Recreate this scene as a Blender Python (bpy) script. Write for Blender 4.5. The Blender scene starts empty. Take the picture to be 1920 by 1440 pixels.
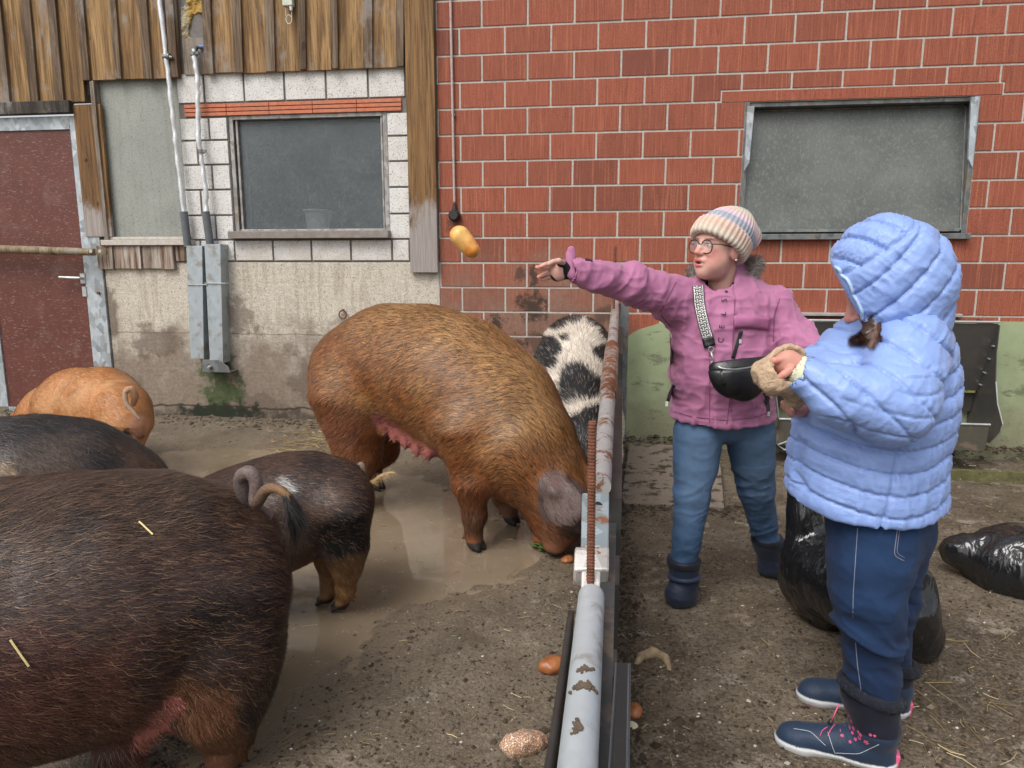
import bpy, math
import numpy as np
from mathutils import Vector, Matrix
from mathutils.bvhtree import BVHTree
R = math.radians
# ---------------------------------------------------------------- camera, sky, sun, exposure
FPX = 1332.0; PITCH = R(9.7); CAMH = 1.3
sc = bpy.context.scene
cam = bpy.data.cameras.new('camera'); camo = bpy.data.objects.new('camera', cam)
sc.collection.objects.link(camo); sc.camera = camo
camo.location = (0, 0, CAMH); camo.rotation_euler = (R(90) - PITCH, 0, 0)
cam.sensor_width = 36; cam.lens = 36 * FPX / 1920; cam.clip_end = 400; cam.clip_start = 0.05
w = bpy.data.worlds.new('World'); sc.world = w; w.use_nodes = True
nt = w.node_tree; bg = nt.nodes['Background']
sky = nt.nodes.new('ShaderNodeTexSky'); sky.sky_type = 'NISHITA'; sky.sun_disc = False
sky.sun_elevation = R(52); sky.sun_rotation = R(215); sky.air_density = 1.2; sky.dust_density = 4
hs = nt.nodes.new('ShaderNodeHueSaturation'); hs.inputs['Saturation'].default_value = 0.28
nt.links.new(sky.outputs[0], hs.inputs['Color']); nt.links.new(hs.outputs[0], bg.inputs[0])
bg.inputs[1].default_value = 0.15
sun = bpy.data.lights.new('sun', 'SUN'); sun.energy = 1.3; sun.angle = R(32); sun.color = (1, .97, .92)
suno = bpy.data.objects.new('sun', sun); sc.collection.objects.link(suno)
_az = R(215); _el = R(52)
_sd = Vector((math.sin(_az) * math.cos(_el), math.cos(_az) * math.cos(_el), math.sin(_el)))
suno.rotation_euler = _sd.to_track_quat('Z', 'Y').to_euler()
sc.view_settings.view_transform = 'Standard'; sc.view_settings.look = 'None'
sc.view_settings.exposure = 0.36; sc.view_settings.gamma = 1
# ---------------------------------------------------------------- geometry of the place
CP, SP = math.cos(PITCH), math.sin(PITCH)
def ray(px, py):
    v = (720 - py) / FPX
    return np.array([(px - 960) / FPX, CP + v * SP, -SP + v * CP])
def P(px, py, Z):                       # point at forward distance Z
    r = ray(px, py); return r * (Z / r[1]) + np.array([0, 0, CAMH])
def PS(px, py, Z): return Z / ray(px, py)[1] / FPX      # metres per photo pixel there
def G(px, py, z=0):
    r = ray(px, py); return r * ((z - CAMH) / r[2]) + np.array([0, 0, CAMH])
WTH = R(7.6); WD = 5.3757
def wp(px, py, d=0):
    r = ray(px, py); t = (WD - d) / (r[0] * math.sin(WTH) + r[1] * math.cos(WTH))
    q = r * t
    return q[0] * math.cos(WTH) - q[1] * math.sin(WTH), q[2] + CAMH
def wr(x0, y0, x1, y1, d=0):            # u0,u1,v0,v1 of a rectangle on the wall
    a = wp(x0, y0, d); b = wp(x1, y1, d); c = wp(x1, y0, d); e = wp(x0, y1, d)
    return (a[0] + e[0]) / 2, (b[0] + c[0]) / 2, (b[1] + e[1]) / 2, (a[1] + c[1]) / 2
WLOC = Vector((WD * math.sin(WTH), WD * math.cos(WTH), 0))
def w2w(u, y, v):                       # wall frame -> world
    return Vector((WLOC.x + u * math.cos(WTH) + y * math.sin(WTH), WLOC.y - u * math.sin(WTH) + y * math.cos(WTH), v))
def proj(V):
    V = np.asarray(V); z = V[:, 2] - CAMH; t = V[:, 1] * CP - z * SP; return 960 + FPX * V[:, 0] / t, 720 - FPX * (V[:, 1] * SP + z * CP) / t
rng = np.random.default_rng(7)
# ---------------------------------------------------------------- object helpers
C = sc.collection
def tag(o, label=None, cat=None, group=None, kind=None):
    if label: o['label'] = label
    if cat: o['category'] = cat
    if group: o['group'] = group
    if kind: o['kind'] = kind
    return o
def empty(name, loc, label, cat, rz=0, group=None):
    o = bpy.data.objects.new(name, None); C.objects.link(o); o.location = loc; o.rotation_euler = (0, 0, rz)
    o.empty_display_size = .1
    return tag(o, label, cat, group)
def mesh_obj(name, V, F, mat, parent=None, col=None, smooth=False, loc=None, rz=0, mi=None, attrs=None):
    """V in the frame of the parent; a top-level mesh gets its origin at its base"""
    V = np.asarray(V, float)
    if parent is None and loc is None:
        loc = np.array([(V[:, 0].min() + V[:, 0].max()) / 2, (V[:, 1].min() + V[:, 1].max()) / 2, V[:, 2].min()]); V = V - loc
    me = bpy.data.meshes.new(name)
    me.vertices.add(len(V)); me.vertices.foreach_set('co', V.astype(np.float32).ravel())
    if isinstance(F, np.ndarray):
        n, k = F.shape; lt = np.full(n, k); li = F.ravel()
    else:
        lt = np.array([len(f) for f in F]); li = np.array([i for f in F for i in f]); n = len(F)
    ls = np.concatenate([[0], np.cumsum(lt)[:-1]])
    me.loops.add(len(li)); me.loops.foreach_set('vertex_index', li.astype(np.int32))
    me.polygons.add(n); me.polygons.foreach_set('loop_start', ls.astype(np.int32)); me.polygons.foreach_set('loop_total', lt.astype(np.int32))
    for m in (mat if isinstance(mat, (list, tuple)) else [mat]): me.materials.append(m)
    if mi is not None: me.polygons.foreach_set('material_index', np.asarray(mi, np.int32))
    me.update(calc_edges=True)
    me.polygons.foreach_set('use_smooth', np.full(n, bool(smooth)))
    if col is not None:
        a = me.color_attributes.new('Col', 'FLOAT_COLOR', 'POINT')
        c4 = np.ones((len(V), 4), np.float32); c4[:, :3] = col; a.data.foreach_set('color', c4.ravel())
    for k_, v_ in (attrs or {}).items():
        a = me.attributes.new(k_, 'FLOAT', 'POINT'); a.data.foreach_set('value', np.asarray(v_, np.float32))
    me.validate()
    o = bpy.data.objects.new(name, me); C.objects.link(o)
    if parent is not None: o.parent = parent
    if loc is not None: o.location = loc
    o.rotation_euler = (0, 0, rz)
    return o
class MB:
    """collects shapes; v carries a random value per piece"""
    def __init__(s): s.V = []; s.F = []; s.r = []; s.m = []
    def add(s, V, F, r=None, m=0):
        b = len(s.V); r = rng.random() if r is None else r
        s.V += [tuple(map(float, v)) for v in V]; s.F += [tuple(i + b for i in f) for f in F]; s.r += [r] * len(V); s.m += [m] * len(F)
    def box(s, x0, x1, y0, y1, z0, z1, r=None, sk=0, m=0):
        # sk: x shear of the lower end
        V = [(x0 + sk, y0, z0), (x1 + sk, y0, z0), (x1 + sk, y1, z0), (x0 + sk, y1, z0), (x0, y0, z1), (x1, y0, z1), (x1, y1, z1), (x0, y1, z1)]
        s.add(V, [(0, 3, 2, 1), (4, 5, 6, 7), (0, 1, 5, 4), (1, 2, 6, 5), (2, 3, 7, 6), (3, 0, 4, 7)], r, m)
    def prism(s, pts, y0, y1, r=None, m=0):        # polygon (x,z) extruded along y
        n = len(pts)
        V = [(a, y0, b) for a, b in pts] + [(a, y1, b) for a, b in pts]
        s.add(V, [tuple(range(n)), tuple(range(2 * n - 1, n - 1, -1))] + [(i, i + n, (i + 1) % n + n, (i + 1) % n) for i in range(n)], r, m)
    def obox(s, c, X, Y, Z, r=None, m=0):          # oriented box, half vectors
        c, X, Y, Z = map(np.array, (c, X, Y, Z))
        V = [c + a * X + b * Y + d * Z for d in (-1, 1) for a, b in ((-1, -1), (1, -1), (1, 1), (-1, 1))]
        s.add(V, [(0, 3, 2, 1), (4, 5, 6, 7), (0, 1, 5, 4), (1, 2, 6, 5), (2, 3, 7, 6), (3, 0, 4, 7)], r, m)
    def tube(s, pts, rad, n=12, r=None, caps=True, m=0, closed=False):
        pts = [np.array(p, float) for p in pts]; k = len(pts)
        rad = [rad] * k if not hasattr(rad, '__len__') else rad
        V = []; up = None
        for i, p in enumerate(pts):
            if closed: t = pts[(i + 1) % k] - pts[i - 1]
            else: t = pts[min(i + 1, k - 1)] - pts[max(i - 1, 0)]
            t = t / (np.linalg.norm(t) + 1e-12)
            if up is None:
                up = np.array([0, 0, 1.]) if abs(t[2]) < .9 else np.array([1., 0, 0])
            a = up - t * (up @ t); a /= np.linalg.norm(a) + 1e-12; up = a; b = np.cross(t, a)
            for j in range(n):
                w_ = 2 * math.pi * j / n; V.append(p + rad[i] * (a * math.cos(w_) + b * math.sin(w_)))
        F = [(i * n + j, i * n + (j + 1) % n, (i + 1) * n + (j + 1) % n, (i + 1) * n + j) for i in range(k - 1) for j in range(n)]
        if closed: F += [((k - 1) * n + j, (k - 1) * n + (j + 1) % n, (j + 1) % n, j) for j in range(n)]
        elif caps: F += [tuple(range(n - 1, -1, -1)), tuple(range((k - 1) * n, k * n))]
        s.add(V, F, r, m)
    def disc(s, c, nrm, rad, th, n=16, r=None, m=0):
        c = np.array(c, float); nrm = np.array(nrm, float); nrm /= np.linalg.norm(nrm)
        s.tube([c, c + nrm * th], rad, n, r, m=m)
    def build(s, name, mat, parent=None, base=None, bevel=0, smooth=False, wall=False, sub=0):
        V = np.array(s.V)
        if base is not None: V = V - np.array(base)
        loc = None; rz = 0
        if parent is None and wall:
            b = np.array([(V[:, 0].min() + V[:, 0].max()) / 2, (V[:, 1].min() + V[:, 1].max()) / 2, V[:, 2].min()])
            V = V - b; loc = w2w(*b); rz = -WTH
        o = mesh_obj(name, V, s.F, mat, parent, smooth=smooth, loc=loc, rz=rz, mi=s.m, attrs={'bv': s.r})
        if bevel:
            b = o.modifiers.new('bevel', 'BEVEL'); b.width = bevel; b.segments = 2; b.limit_method = 'ANGLE'; b.angle_limit = R(40)
        if smooth:
            try:
                o.data.set_sharp_from_angle(angle=R(42))
            except Exception: pass
        return o
def wthing(name, u, y, v, label, cat, group=None):
    e = empty(name, w2w(u, y, v), label, cat, -WTH, group); e_base = (u, y, v)
    return e, e_base
# ---------------------------------------------------------------- node helpers
class NB:
    def __init__(s, name):
        s.m = bpy.data.materials.new(name); s.m.use_nodes = True; s.t = s.m.node_tree; s.b = s.t.nodes['Principled BSDF']; s.out = s.t.nodes['Material Output']
    def n(s, ty, ins=None, **kw):
        x = s.t.nodes.new(ty)
        for k, v in kw.items(): setattr(x, k, v)
        for k, v in (ins or {}).items(): s.set(x.inputs[k], v)
        return x
    def set(s, inp, v):
        if isinstance(v, bpy.types.NodeSocket): s.t.links.new(v, inp)
        elif isinstance(v, bpy.types.Node): s.t.links.new(v.outputs[0], inp)
        else:
            if isinstance(v, (tuple, list)) and len(v) == 3 and inp.type == 'RGBA': v = (*v, 1)
            inp.default_value = v
    def co(s, kind='Object'): return s.n('ShaderNodeTexCoord').outputs[kind]
    def pos(s): return s.n('ShaderNodeNewGeometry').outputs['Position']
    def map(s, v, sc_=(1, 1, 1), loc=(0, 0, 0), rot=(0, 0, 0)): return s.n('ShaderNodeMapping', {'Vector': v, 'Scale': sc_, 'Location': loc, 'Rotation': rot}).outputs[0]
    def noise(s, v, scale=5, det=4, rough=.55, dist=0):
        x = s.n('ShaderNodeTexNoise', {'Vector': v, 'Scale': scale, 'Detail': det, 'Roughness': rough, 'Distortion': dist}).outputs[0]
        return s.n('ShaderNodeMapRange', {'Value': x, 'From Min': .2, 'From Max': .8}).outputs[0]
    def vor(s, v, scale=5, feature='F1', out='Distance'): return s.n('ShaderNodeTexVoronoi', {'Vector': v, 'Scale': scale}, feature=feature).outputs[out]
    def attr(s, name, out='Color'): return s.n('ShaderNodeAttribute', attribute_name=name).outputs[out]
    def math(s, op, a, b=0.0, c=0.0, clamp=False):
        x = s.n('ShaderNodeMath', operation=op); x.use_clamp = clamp
        s.set(x.inputs[0], a); s.set(x.inputs[1], b)
        if len(x.inputs) > 2: s.set(x.inputs[2], c)
        return x.outputs[0]
    def ss(s, v, lo, hi):       # smoothstep
        x = s.n('ShaderNodeMapRange', {'Value': v, 'From Min': lo, 'From Max': hi}); x.interpolation_type = 'SMOOTHSTEP'; return x.outputs[0]
    def mix(s, f, a, b, mode='MIX'):
        x = s.n('ShaderNodeMix', data_type='RGBA', blend_type=mode); s.set(x.inputs[0], f); s.set(x.inputs[6], a); s.set(x.inputs[7], b); return x.outputs[2]
    def ramp(s, f, stops):
        x = s.n('ShaderNodeValToRGB'); s.set(x.inputs[0], f); e = x.color_ramp.elements
        while len(e) < len(stops): e.new(.5)
        for el, (p, c) in zip(e, stops): el.position = p; el.color = (*c, 1)
        return x.outputs[0]
    def sep(s, v): return s.n('ShaderNodeSeparateXYZ', {0: v}).outputs
    def bump(s, h, st=.4, d=.005, nrm=None):
        x = s.n('ShaderNodeBump', {'Height': h, 'Strength': st, 'Distance': d})
        if nrm is not None: s.set(x.inputs['Normal'], nrm)
        return x.outputs[0]
    def spot(s, X, Z, cx, cz, rx, rz, nz, amt=.8):   # soft irregular blob on a wall
        dx = s.math('DIVIDE', s.math('SUBTRACT', X, cx), rx); dz = s.math('DIVIDE', s.math('SUBTRACT', Z, cz), rz)
        d = s.math('SQRT', s.math('ADD', s.math('MULTIPLY', dx, dx), s.math('MULTIPLY', dz, dz)))
        d = s.math('ADD', d, s.math('MULTIPLY', s.math('SUBTRACT', nz, .5), 2.2))
        return s.math('MULTIPLY', s.ss(d, 1.15, .55), amt)
    def fin(s, col=None, rough=None, nrm=None, metal=None, spec=None, **kw):
        b = s.b.inputs
        if col is not None: s.set(b['Base Color'], col)
        if rough is not None: s.set(b['Roughness'], rough)
        if nrm is not None: s.set(b['Normal'], nrm)
        if metal is not None: s.set(b['Metallic'], metal)
        if spec is not None: s.set(b['Specular IOR Level'], spec)
        for k, v in kw.items(): s.set(b[k], v)
        return s.m
def plain(name, col, rough=.6, metal=0, var=.25, sc_=20, bump=.15, spec=.5):
    m = NB(name); c = m.co(); n_ = m.noise(c, sc_, 5)
    cc = m.mix(n_, tuple(x * (1 - var) for x in col), tuple(min(1, x * (1 + var)) for x in col))
    return m.fin(cc, rough, m.bump(m.noise(c, sc_ * 4, 4), bump, .002), metal, spec)
# ---------------------------------------------------------------- numpy noise and signed-distance shapes
def _h(i, j, k, s):
    x = np.sin(i * 127.1 + j * 311.7 + k * 74.7 + s * 53.3) * 43758.5453; return x - np.floor(x)
def vn(p, sc_=1.0, seed=0):
    q = np.asarray(p) * sc_; f0 = np.floor(q); f = q - f0; f = f * f * (3 - 2 * f); i, j, k = f0.T; a, b, c = f.T
    def L(x, y, t): return x + (y - x) * t
    r = [[[_h(i + x, j + y, k + z, seed) for z in (0, 1)] for y in (0, 1)] for x in (0, 1)]
    return L(L(L(r[0][0][0], r[0][0][1], c), L(r[0][1][0], r[0][1][1], c), b), L(L(r[1][0][0], r[1][0][1], c), L(r[1][1][0], r[1][1][1], c), b), a)
def fbm(p, sc_=1.0, o=4, seed=0):
    t = 0; A = .5; s_ = 0
    for q in range(o): t = t + A * vn(p, sc_ * 2 ** q, seed + q * 7); s_ += A; A *= .5
    return t / s_
def ridge(p, sc_, seed=0, o=2):
    t = 0; A = 1; s_ = 0
    for q in range(o): t = t + A * (1 - np.abs(2 * vn(p, sc_ * 2 ** q, seed + q * 5) - 1)) ** 3; s_ += A; A *= .5
    return t / s_
def sm(x, a, b):
    t = np.clip((x - a) / (b - a), 0, 1); return t * t * (3 - 2 * t)
class SDF:
    def __init__(s, xs, ys, zs):
        s.x, s.y, s.z = [np.asarray(a, np.float32) for a in (xs, ys, zs)]
        s.F = np.full((len(s.x), len(s.y), len(s.z)), 1.0, np.float32)
    @classmethod
    def box(cls, lo, hi, h): return cls(*[np.arange(a, b + h, h) for a, b in zip(lo, hi)])
    def sub(s, lo, hi):
        sl = tuple(slice(max(0, np.searchsorted(a, l) - 1), np.searchsorted(a, h) + 1) for a, l, h in zip((s.x, s.y, s.z), lo, hi))
        return sl, s.x[sl[0]][:, None, None], s.y[sl[1]][None, :, None], s.z[sl[2]][None, None, :]
    def comb(s, sl, d, k, cut=False):
        A = s.F[sl]
        if cut:
            d = -d
            if k > 0:
                h = np.maximum(k - np.abs(A - d), 0) / k; s.F[sl] = np.maximum(A, d) + h * h * k / 4
            else: s.F[sl] = np.maximum(A, d)
        elif k > 0:
            h = np.maximum(k - np.abs(A - d), 0) / k; s.F[sl] = np.minimum(A, d) - h * h * k / 4
        else: s.F[sl] = np.minimum(A, d)
    def rc(s, a, b, r1, r2, k=.02, sq=None, cut=False):
        a = np.array(a, float); b = np.array(b, float); m = max(r1, r2) * max(1, sq[1] if sq else 1) + k + .03
        lo = np.minimum(a, b) - m; hi = np.maximum(a, b) + m
        sl, X, Y, Z = s.sub(lo, hi)
        if min(len(X), Y.shape[1], Z.shape[2]) < 2: return
        X = X - a[0]; Y = Y - a[1]; Z = Z - a[2]; ab = b - a
        if sq:
            d = np.array(sq[0], float); d /= np.linalg.norm(d); f = 1 / sq[1] - 1
            t = (X * d[0] + Y * d[1] + Z * d[2]) * f; X = X + t * d[0]; Y = Y + t * d[1]; Z = Z + t * d[2]; ab = ab + d * (ab @ d) * f
        L = ab @ ab + 1e-12; t = np.clip((X * ab[0] + Y * ab[1] + Z * ab[2]) / L, 0, 1)
        q = np.sqrt((X - t * ab[0]) ** 2 + (Y - t * ab[1]) ** 2 + (Z - t * ab[2]) ** 2) - (r1 + (r2 - r1) * t)
        if sq and sq[1] < 1: q = q * (.5 + .5 * sq[1])
        s.comb(sl, q.astype(np.float32), k, cut)
    def ell(s, c, r, k=.02, rot=None, cut=False):
        c = np.array(c, float); r = np.array(r, float); m = r.max() + k + .03
        sl, X, Y, Z = s.sub(c - m, c + m)
        if min(len(X), Y.shape[1], Z.shape[2]) < 2: return
        X = X - c[0]; Y = Y - c[1]; Z = Z - c[2]
        if rot is not None:
            X, Y, Z = [rot[i][0] * X + rot[i][1] * Y + rot[i][2] * Z for i in range(3)]   # rows: local axes
        k0 = np.sqrt((X / r[0]) ** 2 + (Y / r[1]) ** 2 + (Z / r[2]) ** 2); k1 = np.sqrt((X / r[0] ** 2) ** 2 + (Y / r[1] ** 2) ** 2 + (Z / r[2] ** 2) ** 2) + 1e-9
        s.comb(sl, (k0 * (k0 - 1) / k1).astype(np.float32), k, cut)
    def plane(s, p, n, k=0.0):          # remove the side n points to
        n = np.array(n, float); n /= np.linalg.norm(n)
        d = -((s.x[:, None, None] - p[0]) * n[0] + (s.y[None, :, None] - p[1]) * n[1] + (s.z[None, None, :] - p[2]) * n[2])
        s.comb((slice(None),) * 3, d.astype(np.float32), k, True)
    def shell_cut(s, other, k=0.0): s.comb((slice(None),) * 3, other, k, True)
    def mesh(s):
        F = s.F; I = F < 0; c = np.zeros(tuple(n - 1 for n in F.shape), np.int8)
        for a in (0, 1):
            for b in (0, 1):
                for d in (0, 1): c += I[a:a + c.shape[0], b:b + c.shape[1], d:d + c.shape[2]]
        act = (c > 0) & (c < 8); ids = np.argwhere(act); idx = np.full(act.shape, -1, np.int32); idx[act] = np.arange(len(ids))
        i, j, k = ids.T; pos = np.zeros((len(ids), 3)); cnt = np.zeros(len(ids)); cs = (s.x, s.y, s.z)
        for ax in range(3):
            o1, o2 = [q for q in range(3) if q != ax]
            for a in (0, 1):
                for b in (0, 1):
                    A = [i, j, k]; A[o1] = A[o1] + a; A[o2] = A[o2] + b; B = list(A); B[ax] = B[ax] + 1
                    f0 = F[A[0], A[1], A[2]]; f1 = F[B[0], B[1], B[2]]; m = (f0 < 0) != (f1 < 0)
                    t = np.where(m, f0 / np.where(m, f0 - f1, 1), 0)
                    for q in range(3):
                        v = cs[q][A[q]].astype(float)
                        if q == ax: v = v + t * (cs[q][B[q]] - v)
                        pos[:, q] += np.where(m, v, 0)
                    cnt += m
        V = pos / np.maximum(cnt, 1)[:, None]; Fs = []
        for ax in range(3):
            o1, o2 = (ax + 1) % 3, (ax + 2) % 3
            A = np.moveaxis(I, ax, 0); m = A[:-1] != A[1:]; m = np.moveaxis(m, 0, ax)
            e = np.argwhere(m); e = e[(e[:, o1] > 0) & (e[:, o2] > 0) & (e[:, o1] < F.shape[o1] - 1) & (e[:, o2] < F.shape[o2] - 1)]
            def cell(d1, d2):
                q = e.copy(); q[:, o1] -= d1; q[:, o2] -= d2; return idx[q[:, 0], q[:, 1], q[:, 2]]
            Q = np.stack([cell(1, 1), cell(0, 1), cell(0, 0), cell(1, 0)], 1)
            ins = I[e[:, 0], e[:, 1], e[:, 2]]; Q = np.where(ins[:, None], Q, Q[:, ::-1]); Fs.append(Q)
        return V, np.concatenate(Fs)
def vnormals(V, Fq):
    n = np.cross(V[Fq[:, 2]] - V[Fq[:, 0]], V[Fq[:, 3]] - V[Fq[:, 1]]); N = np.zeros_like(V)
    for q in range(4):
        for a in range(3): N[:, a] += np.bincount(Fq[:, q], n[:, a], len(V))
    return N / (np.linalg.norm(N, axis=1)[:, None] + 1e-12)
def smooth_mesh(V, Fq, it=1, w_=.5):
    for _ in range(it):
        A = np.zeros_like(V); c = np.zeros(len(V))
        for q in range(4):
            a, b = Fq[:, q], Fq[:, (q + 1) % 4]
            for u, v in ((a, b), (b, a)):
                c += np.bincount(u, minlength=len(V))
                for d in range(3): A[:, d] += np.bincount(u, V[v, d], len(V))
        V = V + w_ * (A / np.maximum(c, 1)[:, None] - V)
    return V
def pxchain(S, pts, k=.03, sq=None):
    """pts: (px, py, Z, r_px)"""
    for a, b in zip(pts[:-1], pts[1:]):
        S.rc(P(*a[:3]), P(*b[:3]), a[3] * PS(*a[:3]), b[3] * PS(*b[:3]), k, sq)
def strands(V, Fq, N, flow, n, ln, wd, lift=.25, mask=None, curl=.3, seed=1, segs=2, droop=0):
    """flat tapering hairs rooted on a mesh; returns verts, faces(list arrays), root index, t"""
    g = np.random.default_rng(seed)
    ar = np.linalg.norm(np.cross(V[Fq[:, 2]] - V[Fq[:, 0]], V[Fq[:, 3]] - V[Fq[:, 1]]), axis=1)
    if mask is not None: ar = ar * mask[Fq[:, 0]]
    fi = g.choice(len(Fq), n, p=ar / ar.sum()); w4 = g.dirichlet((1, 1, 1, 1), n)
    q = Fq[fi]; root = (V[q] * w4[..., None]).sum(1); nn = N[q].mean(1); nn /= np.linalg.norm(nn, axis=1)[:, None] + 1e-9
    fl = flow(root) + g.normal(0, curl, (n, 3)); fl -= nn * (fl * nn).sum(1)[:, None]; fl /= np.linalg.norm(fl, axis=1)[:, None] + 1e-9
    L = (ln(root) if callable(ln) else np.full(n, ln)) * g.uniform(.6, 1.25, n)
    side = np.cross(fl, nn); W = wd * g.uniform(.6, 1.3, n)
    lf = lift * g.uniform(.4, 1.5, n); pts = []
    for t in np.linspace(0, 1, segs + 1):
        c = root + fl * (L * t)[:, None] + nn * (L * lf * t * (1 - .55 * t))[:, None] - nn * .0004 + side * (L * .12 * t * t * np.sign(g.random(1) - .5))[:, None]
        c[:, 2] -= droop * L * t * t
        if t < 1: pts += [c - side * (W * (1 - t * .7))[:, None] / 2, c + side * (W * (1 - t * .7))[:, None] / 2]
        else: pts += [c]
    k = 2 * segs + 1; VV = np.stack(pts, 1).reshape(-1, 3); b = (np.arange(n) * k)[:, None]
    Fs = []
    for s_ in range(segs - 1): Fs.append(b + np.array([[2 * s_, 2 * s_ + 1, 2 * s_ + 3, 2 * s_ + 2]]))
    tri = b + np.array([[2 * segs - 2, 2 * segs - 1, 2 * segs]])
    return VV, Fs, tri, q[:, 0], k
def strand_obj(name, mat, parent, base, V, Fq, N, col, flow, n, ln, wd, bright=(.6, 1.7), seed=1, tipcol=None, tipp=0, **kw):
    VV, Fs, tri, ri, k = strands(V, Fq, N, flow, n, ln, wd, seed=seed, **kw)
    g = np.random.default_rng(seed + 9); cl_ = vn(V[ri], 38, 5); c = col[ri] * (g.uniform(bright[0], bright[1], (n, 1)) * (.75 + .5 * cl_)[:, None])
    if tipcol is not None: c = np.where(g.random((n, 1)) < tipp, np.array(tipcol) * g.uniform(.7, 1.2, (n, 1)), c)
    quads = np.concatenate(Fs) if Fs else np.zeros((0, 4), int)
    F = np.concatenate([quads[:, [0, 1, 2]], quads[:, [0, 2, 3]], tri])
    return mesh_obj(name, VV - np.array(base), F, mat, parent, col=np.repeat(c, k, 0))
def m_hair(name, rough=.42, spec=.4):
    m = NB(name); return m.fin(m.attr('Col'), rough, spec=spec)
# ================================================================ materials of the place
def m_brick():
    m = NB('red_brick'); c = m.co(); p = m.pos(); X, Y, Z = m.sep(c)[:3]; bv = m.attr('bv', 'Fac')
    WX = m.sep(p)[0]; WZ = m.sep(p)[2]
    base = m.ramp(bv, [(0, (.25, .076, .046)), (.35, (.315, .090, .052)), (.85, (.28, .082, .048)), (.96, (.215, .066, .042)), (1, (.18, .060, .042))])
    st = m.noise(m.map(c, (150, 150, 5)), 1, 3, .6)
    base = m.mix(m.math('MULTIPLY', m.ss(st, .45, .8), .6), base, (.15, .042, .025)); st2 = m.noise(m.map(c, (70, 70, 2), (3, 1, 2)), 1, 3, .6)
    base = m.mix(m.math('MULTIPLY', m.ss(st2, .52, .78), .45), base, (.46, .17, .09))
    pk = m.noise(c, 160, 2, .5); base = m.mix(m.math('MULTIPLY', m.ss(pk, .80, .90), .5), base, (.50, .38, .31))
    base = m.mix(m.math('MULTIPLY', m.ss(m.noise(m.map(c, (1, 1, 1), (5, 2, 3)), 190, 2, .5), .68, .74), .75), base, (.035, .018, .012))
    # dust of the pigs' side, rising to shoulder height left of the fence
    nz = m.noise(p, 4, 5, .6)
    lo = m.ss(m.math('ADD', WZ, m.math('MULTIPLY', m.math('SUBTRACT', nz, .5), .9)), 1.55, .75)
    lf = m.ss(m.math('ADD', WX, m.math('MULTIPLY', m.math('SUBTRACT', nz, .5), .5)), 1.05, .75)
    dust = m.mix(m.noise(p, 30, 5, .65), (.13, .085, .062), (.27, .19, .145))
    dirt = m.math('MULTIPLY', m.math('MULTIPLY', lo, lf), .68)
    base = m.mix(dirt, base, dust)
    n2 = m.noise(p, 14, 6, .75)
    for (px, py, rx, ry, a) in ((1000, 575, .12, .12, .95), (925, 615, .09, .11, .95), (1005, 640, .07, .1, .6), (1000, 520, .035, .08, .9), (978, 515, .04, .06, .7), (940, 660, .2, .14, .8), (852, 425, .06, .06, .5), (1130, 590, .10, .08, .6), (880, 640, .2, .1, .5)):
        q = w2w(*wp(px, py)[:1], 0, wp(px, py)[1]); base = m.mix(m.spot(WX, WZ, q.x, q.z, rx, ry, n2, a), base, (.045, .03, .022))
    h = m.math('ADD', m.math('MULTIPLY', st, .6), m.noise(c, 90, 4, .6))
    return m.fin(base, .75, m.bump(h, .35, .003), spec=.3)
def m_mortar(col=(.47, .435, .39)):
    m = NB('mortar'); p = m.pos(); n_ = m.noise(p, 60, 5, .65); Z = m.sep(p)[2]
    cc = m.mix(n_, tuple(x * .7 for x in col), tuple(x * 1.25 for x in col)); cc = m.mix(m.math('MULTIPLY', m.ss(Z, .95, .4), .6), cc, (.14, .105, .08))
    return m.fin(cc, .9, m.bump(n_, .5, .004), spec=.2)
def m_block():
    m = NB('white_block'); p = m.pos(); bv = m.attr('bv', 'Fac'); Z = m.sep(p)[2]
    cc = m.mix(m.noise(p, 9, 4), (.56, .545, .52), (.74, .73, .71)); cc = m.mix(m.math('MULTIPLY', m.math('SUBTRACT', 1, bv), .18), cc, (.5, .46, .42))
    n3 = m.noise(p, 120, 3, .6); cc = m.mix(m.math('MULTIPLY', m.ss(n3, .64, .7), .8), cc, (.16, .13, .10))
    lo = m.ss(m.math('ADD', Z, m.math('MULTIPLY', m.noise(p, 5, 4), .5)), 1.75, 1.45); cc = m.mix(m.math('MULTIPLY', lo, .6), cc, (.50, .42, .34))
    ck = m.vor(m.map(p, (2.2, 2.2, 2.2)), 1, 'DISTANCE_TO_EDGE'); ck = m.math('ADD', ck, m.math('MULTIPLY', m.noise(p, 12, 4), .05)); cc = m.mix(m.math('MULTIPLY', m.ss(ck, .012, .008), .8), cc, (.25, .22, .2))
    return m.fin(cc, .8, m.bump(m.noise(p, 70, 5, .7), .5, .004), spec=.25)
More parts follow.
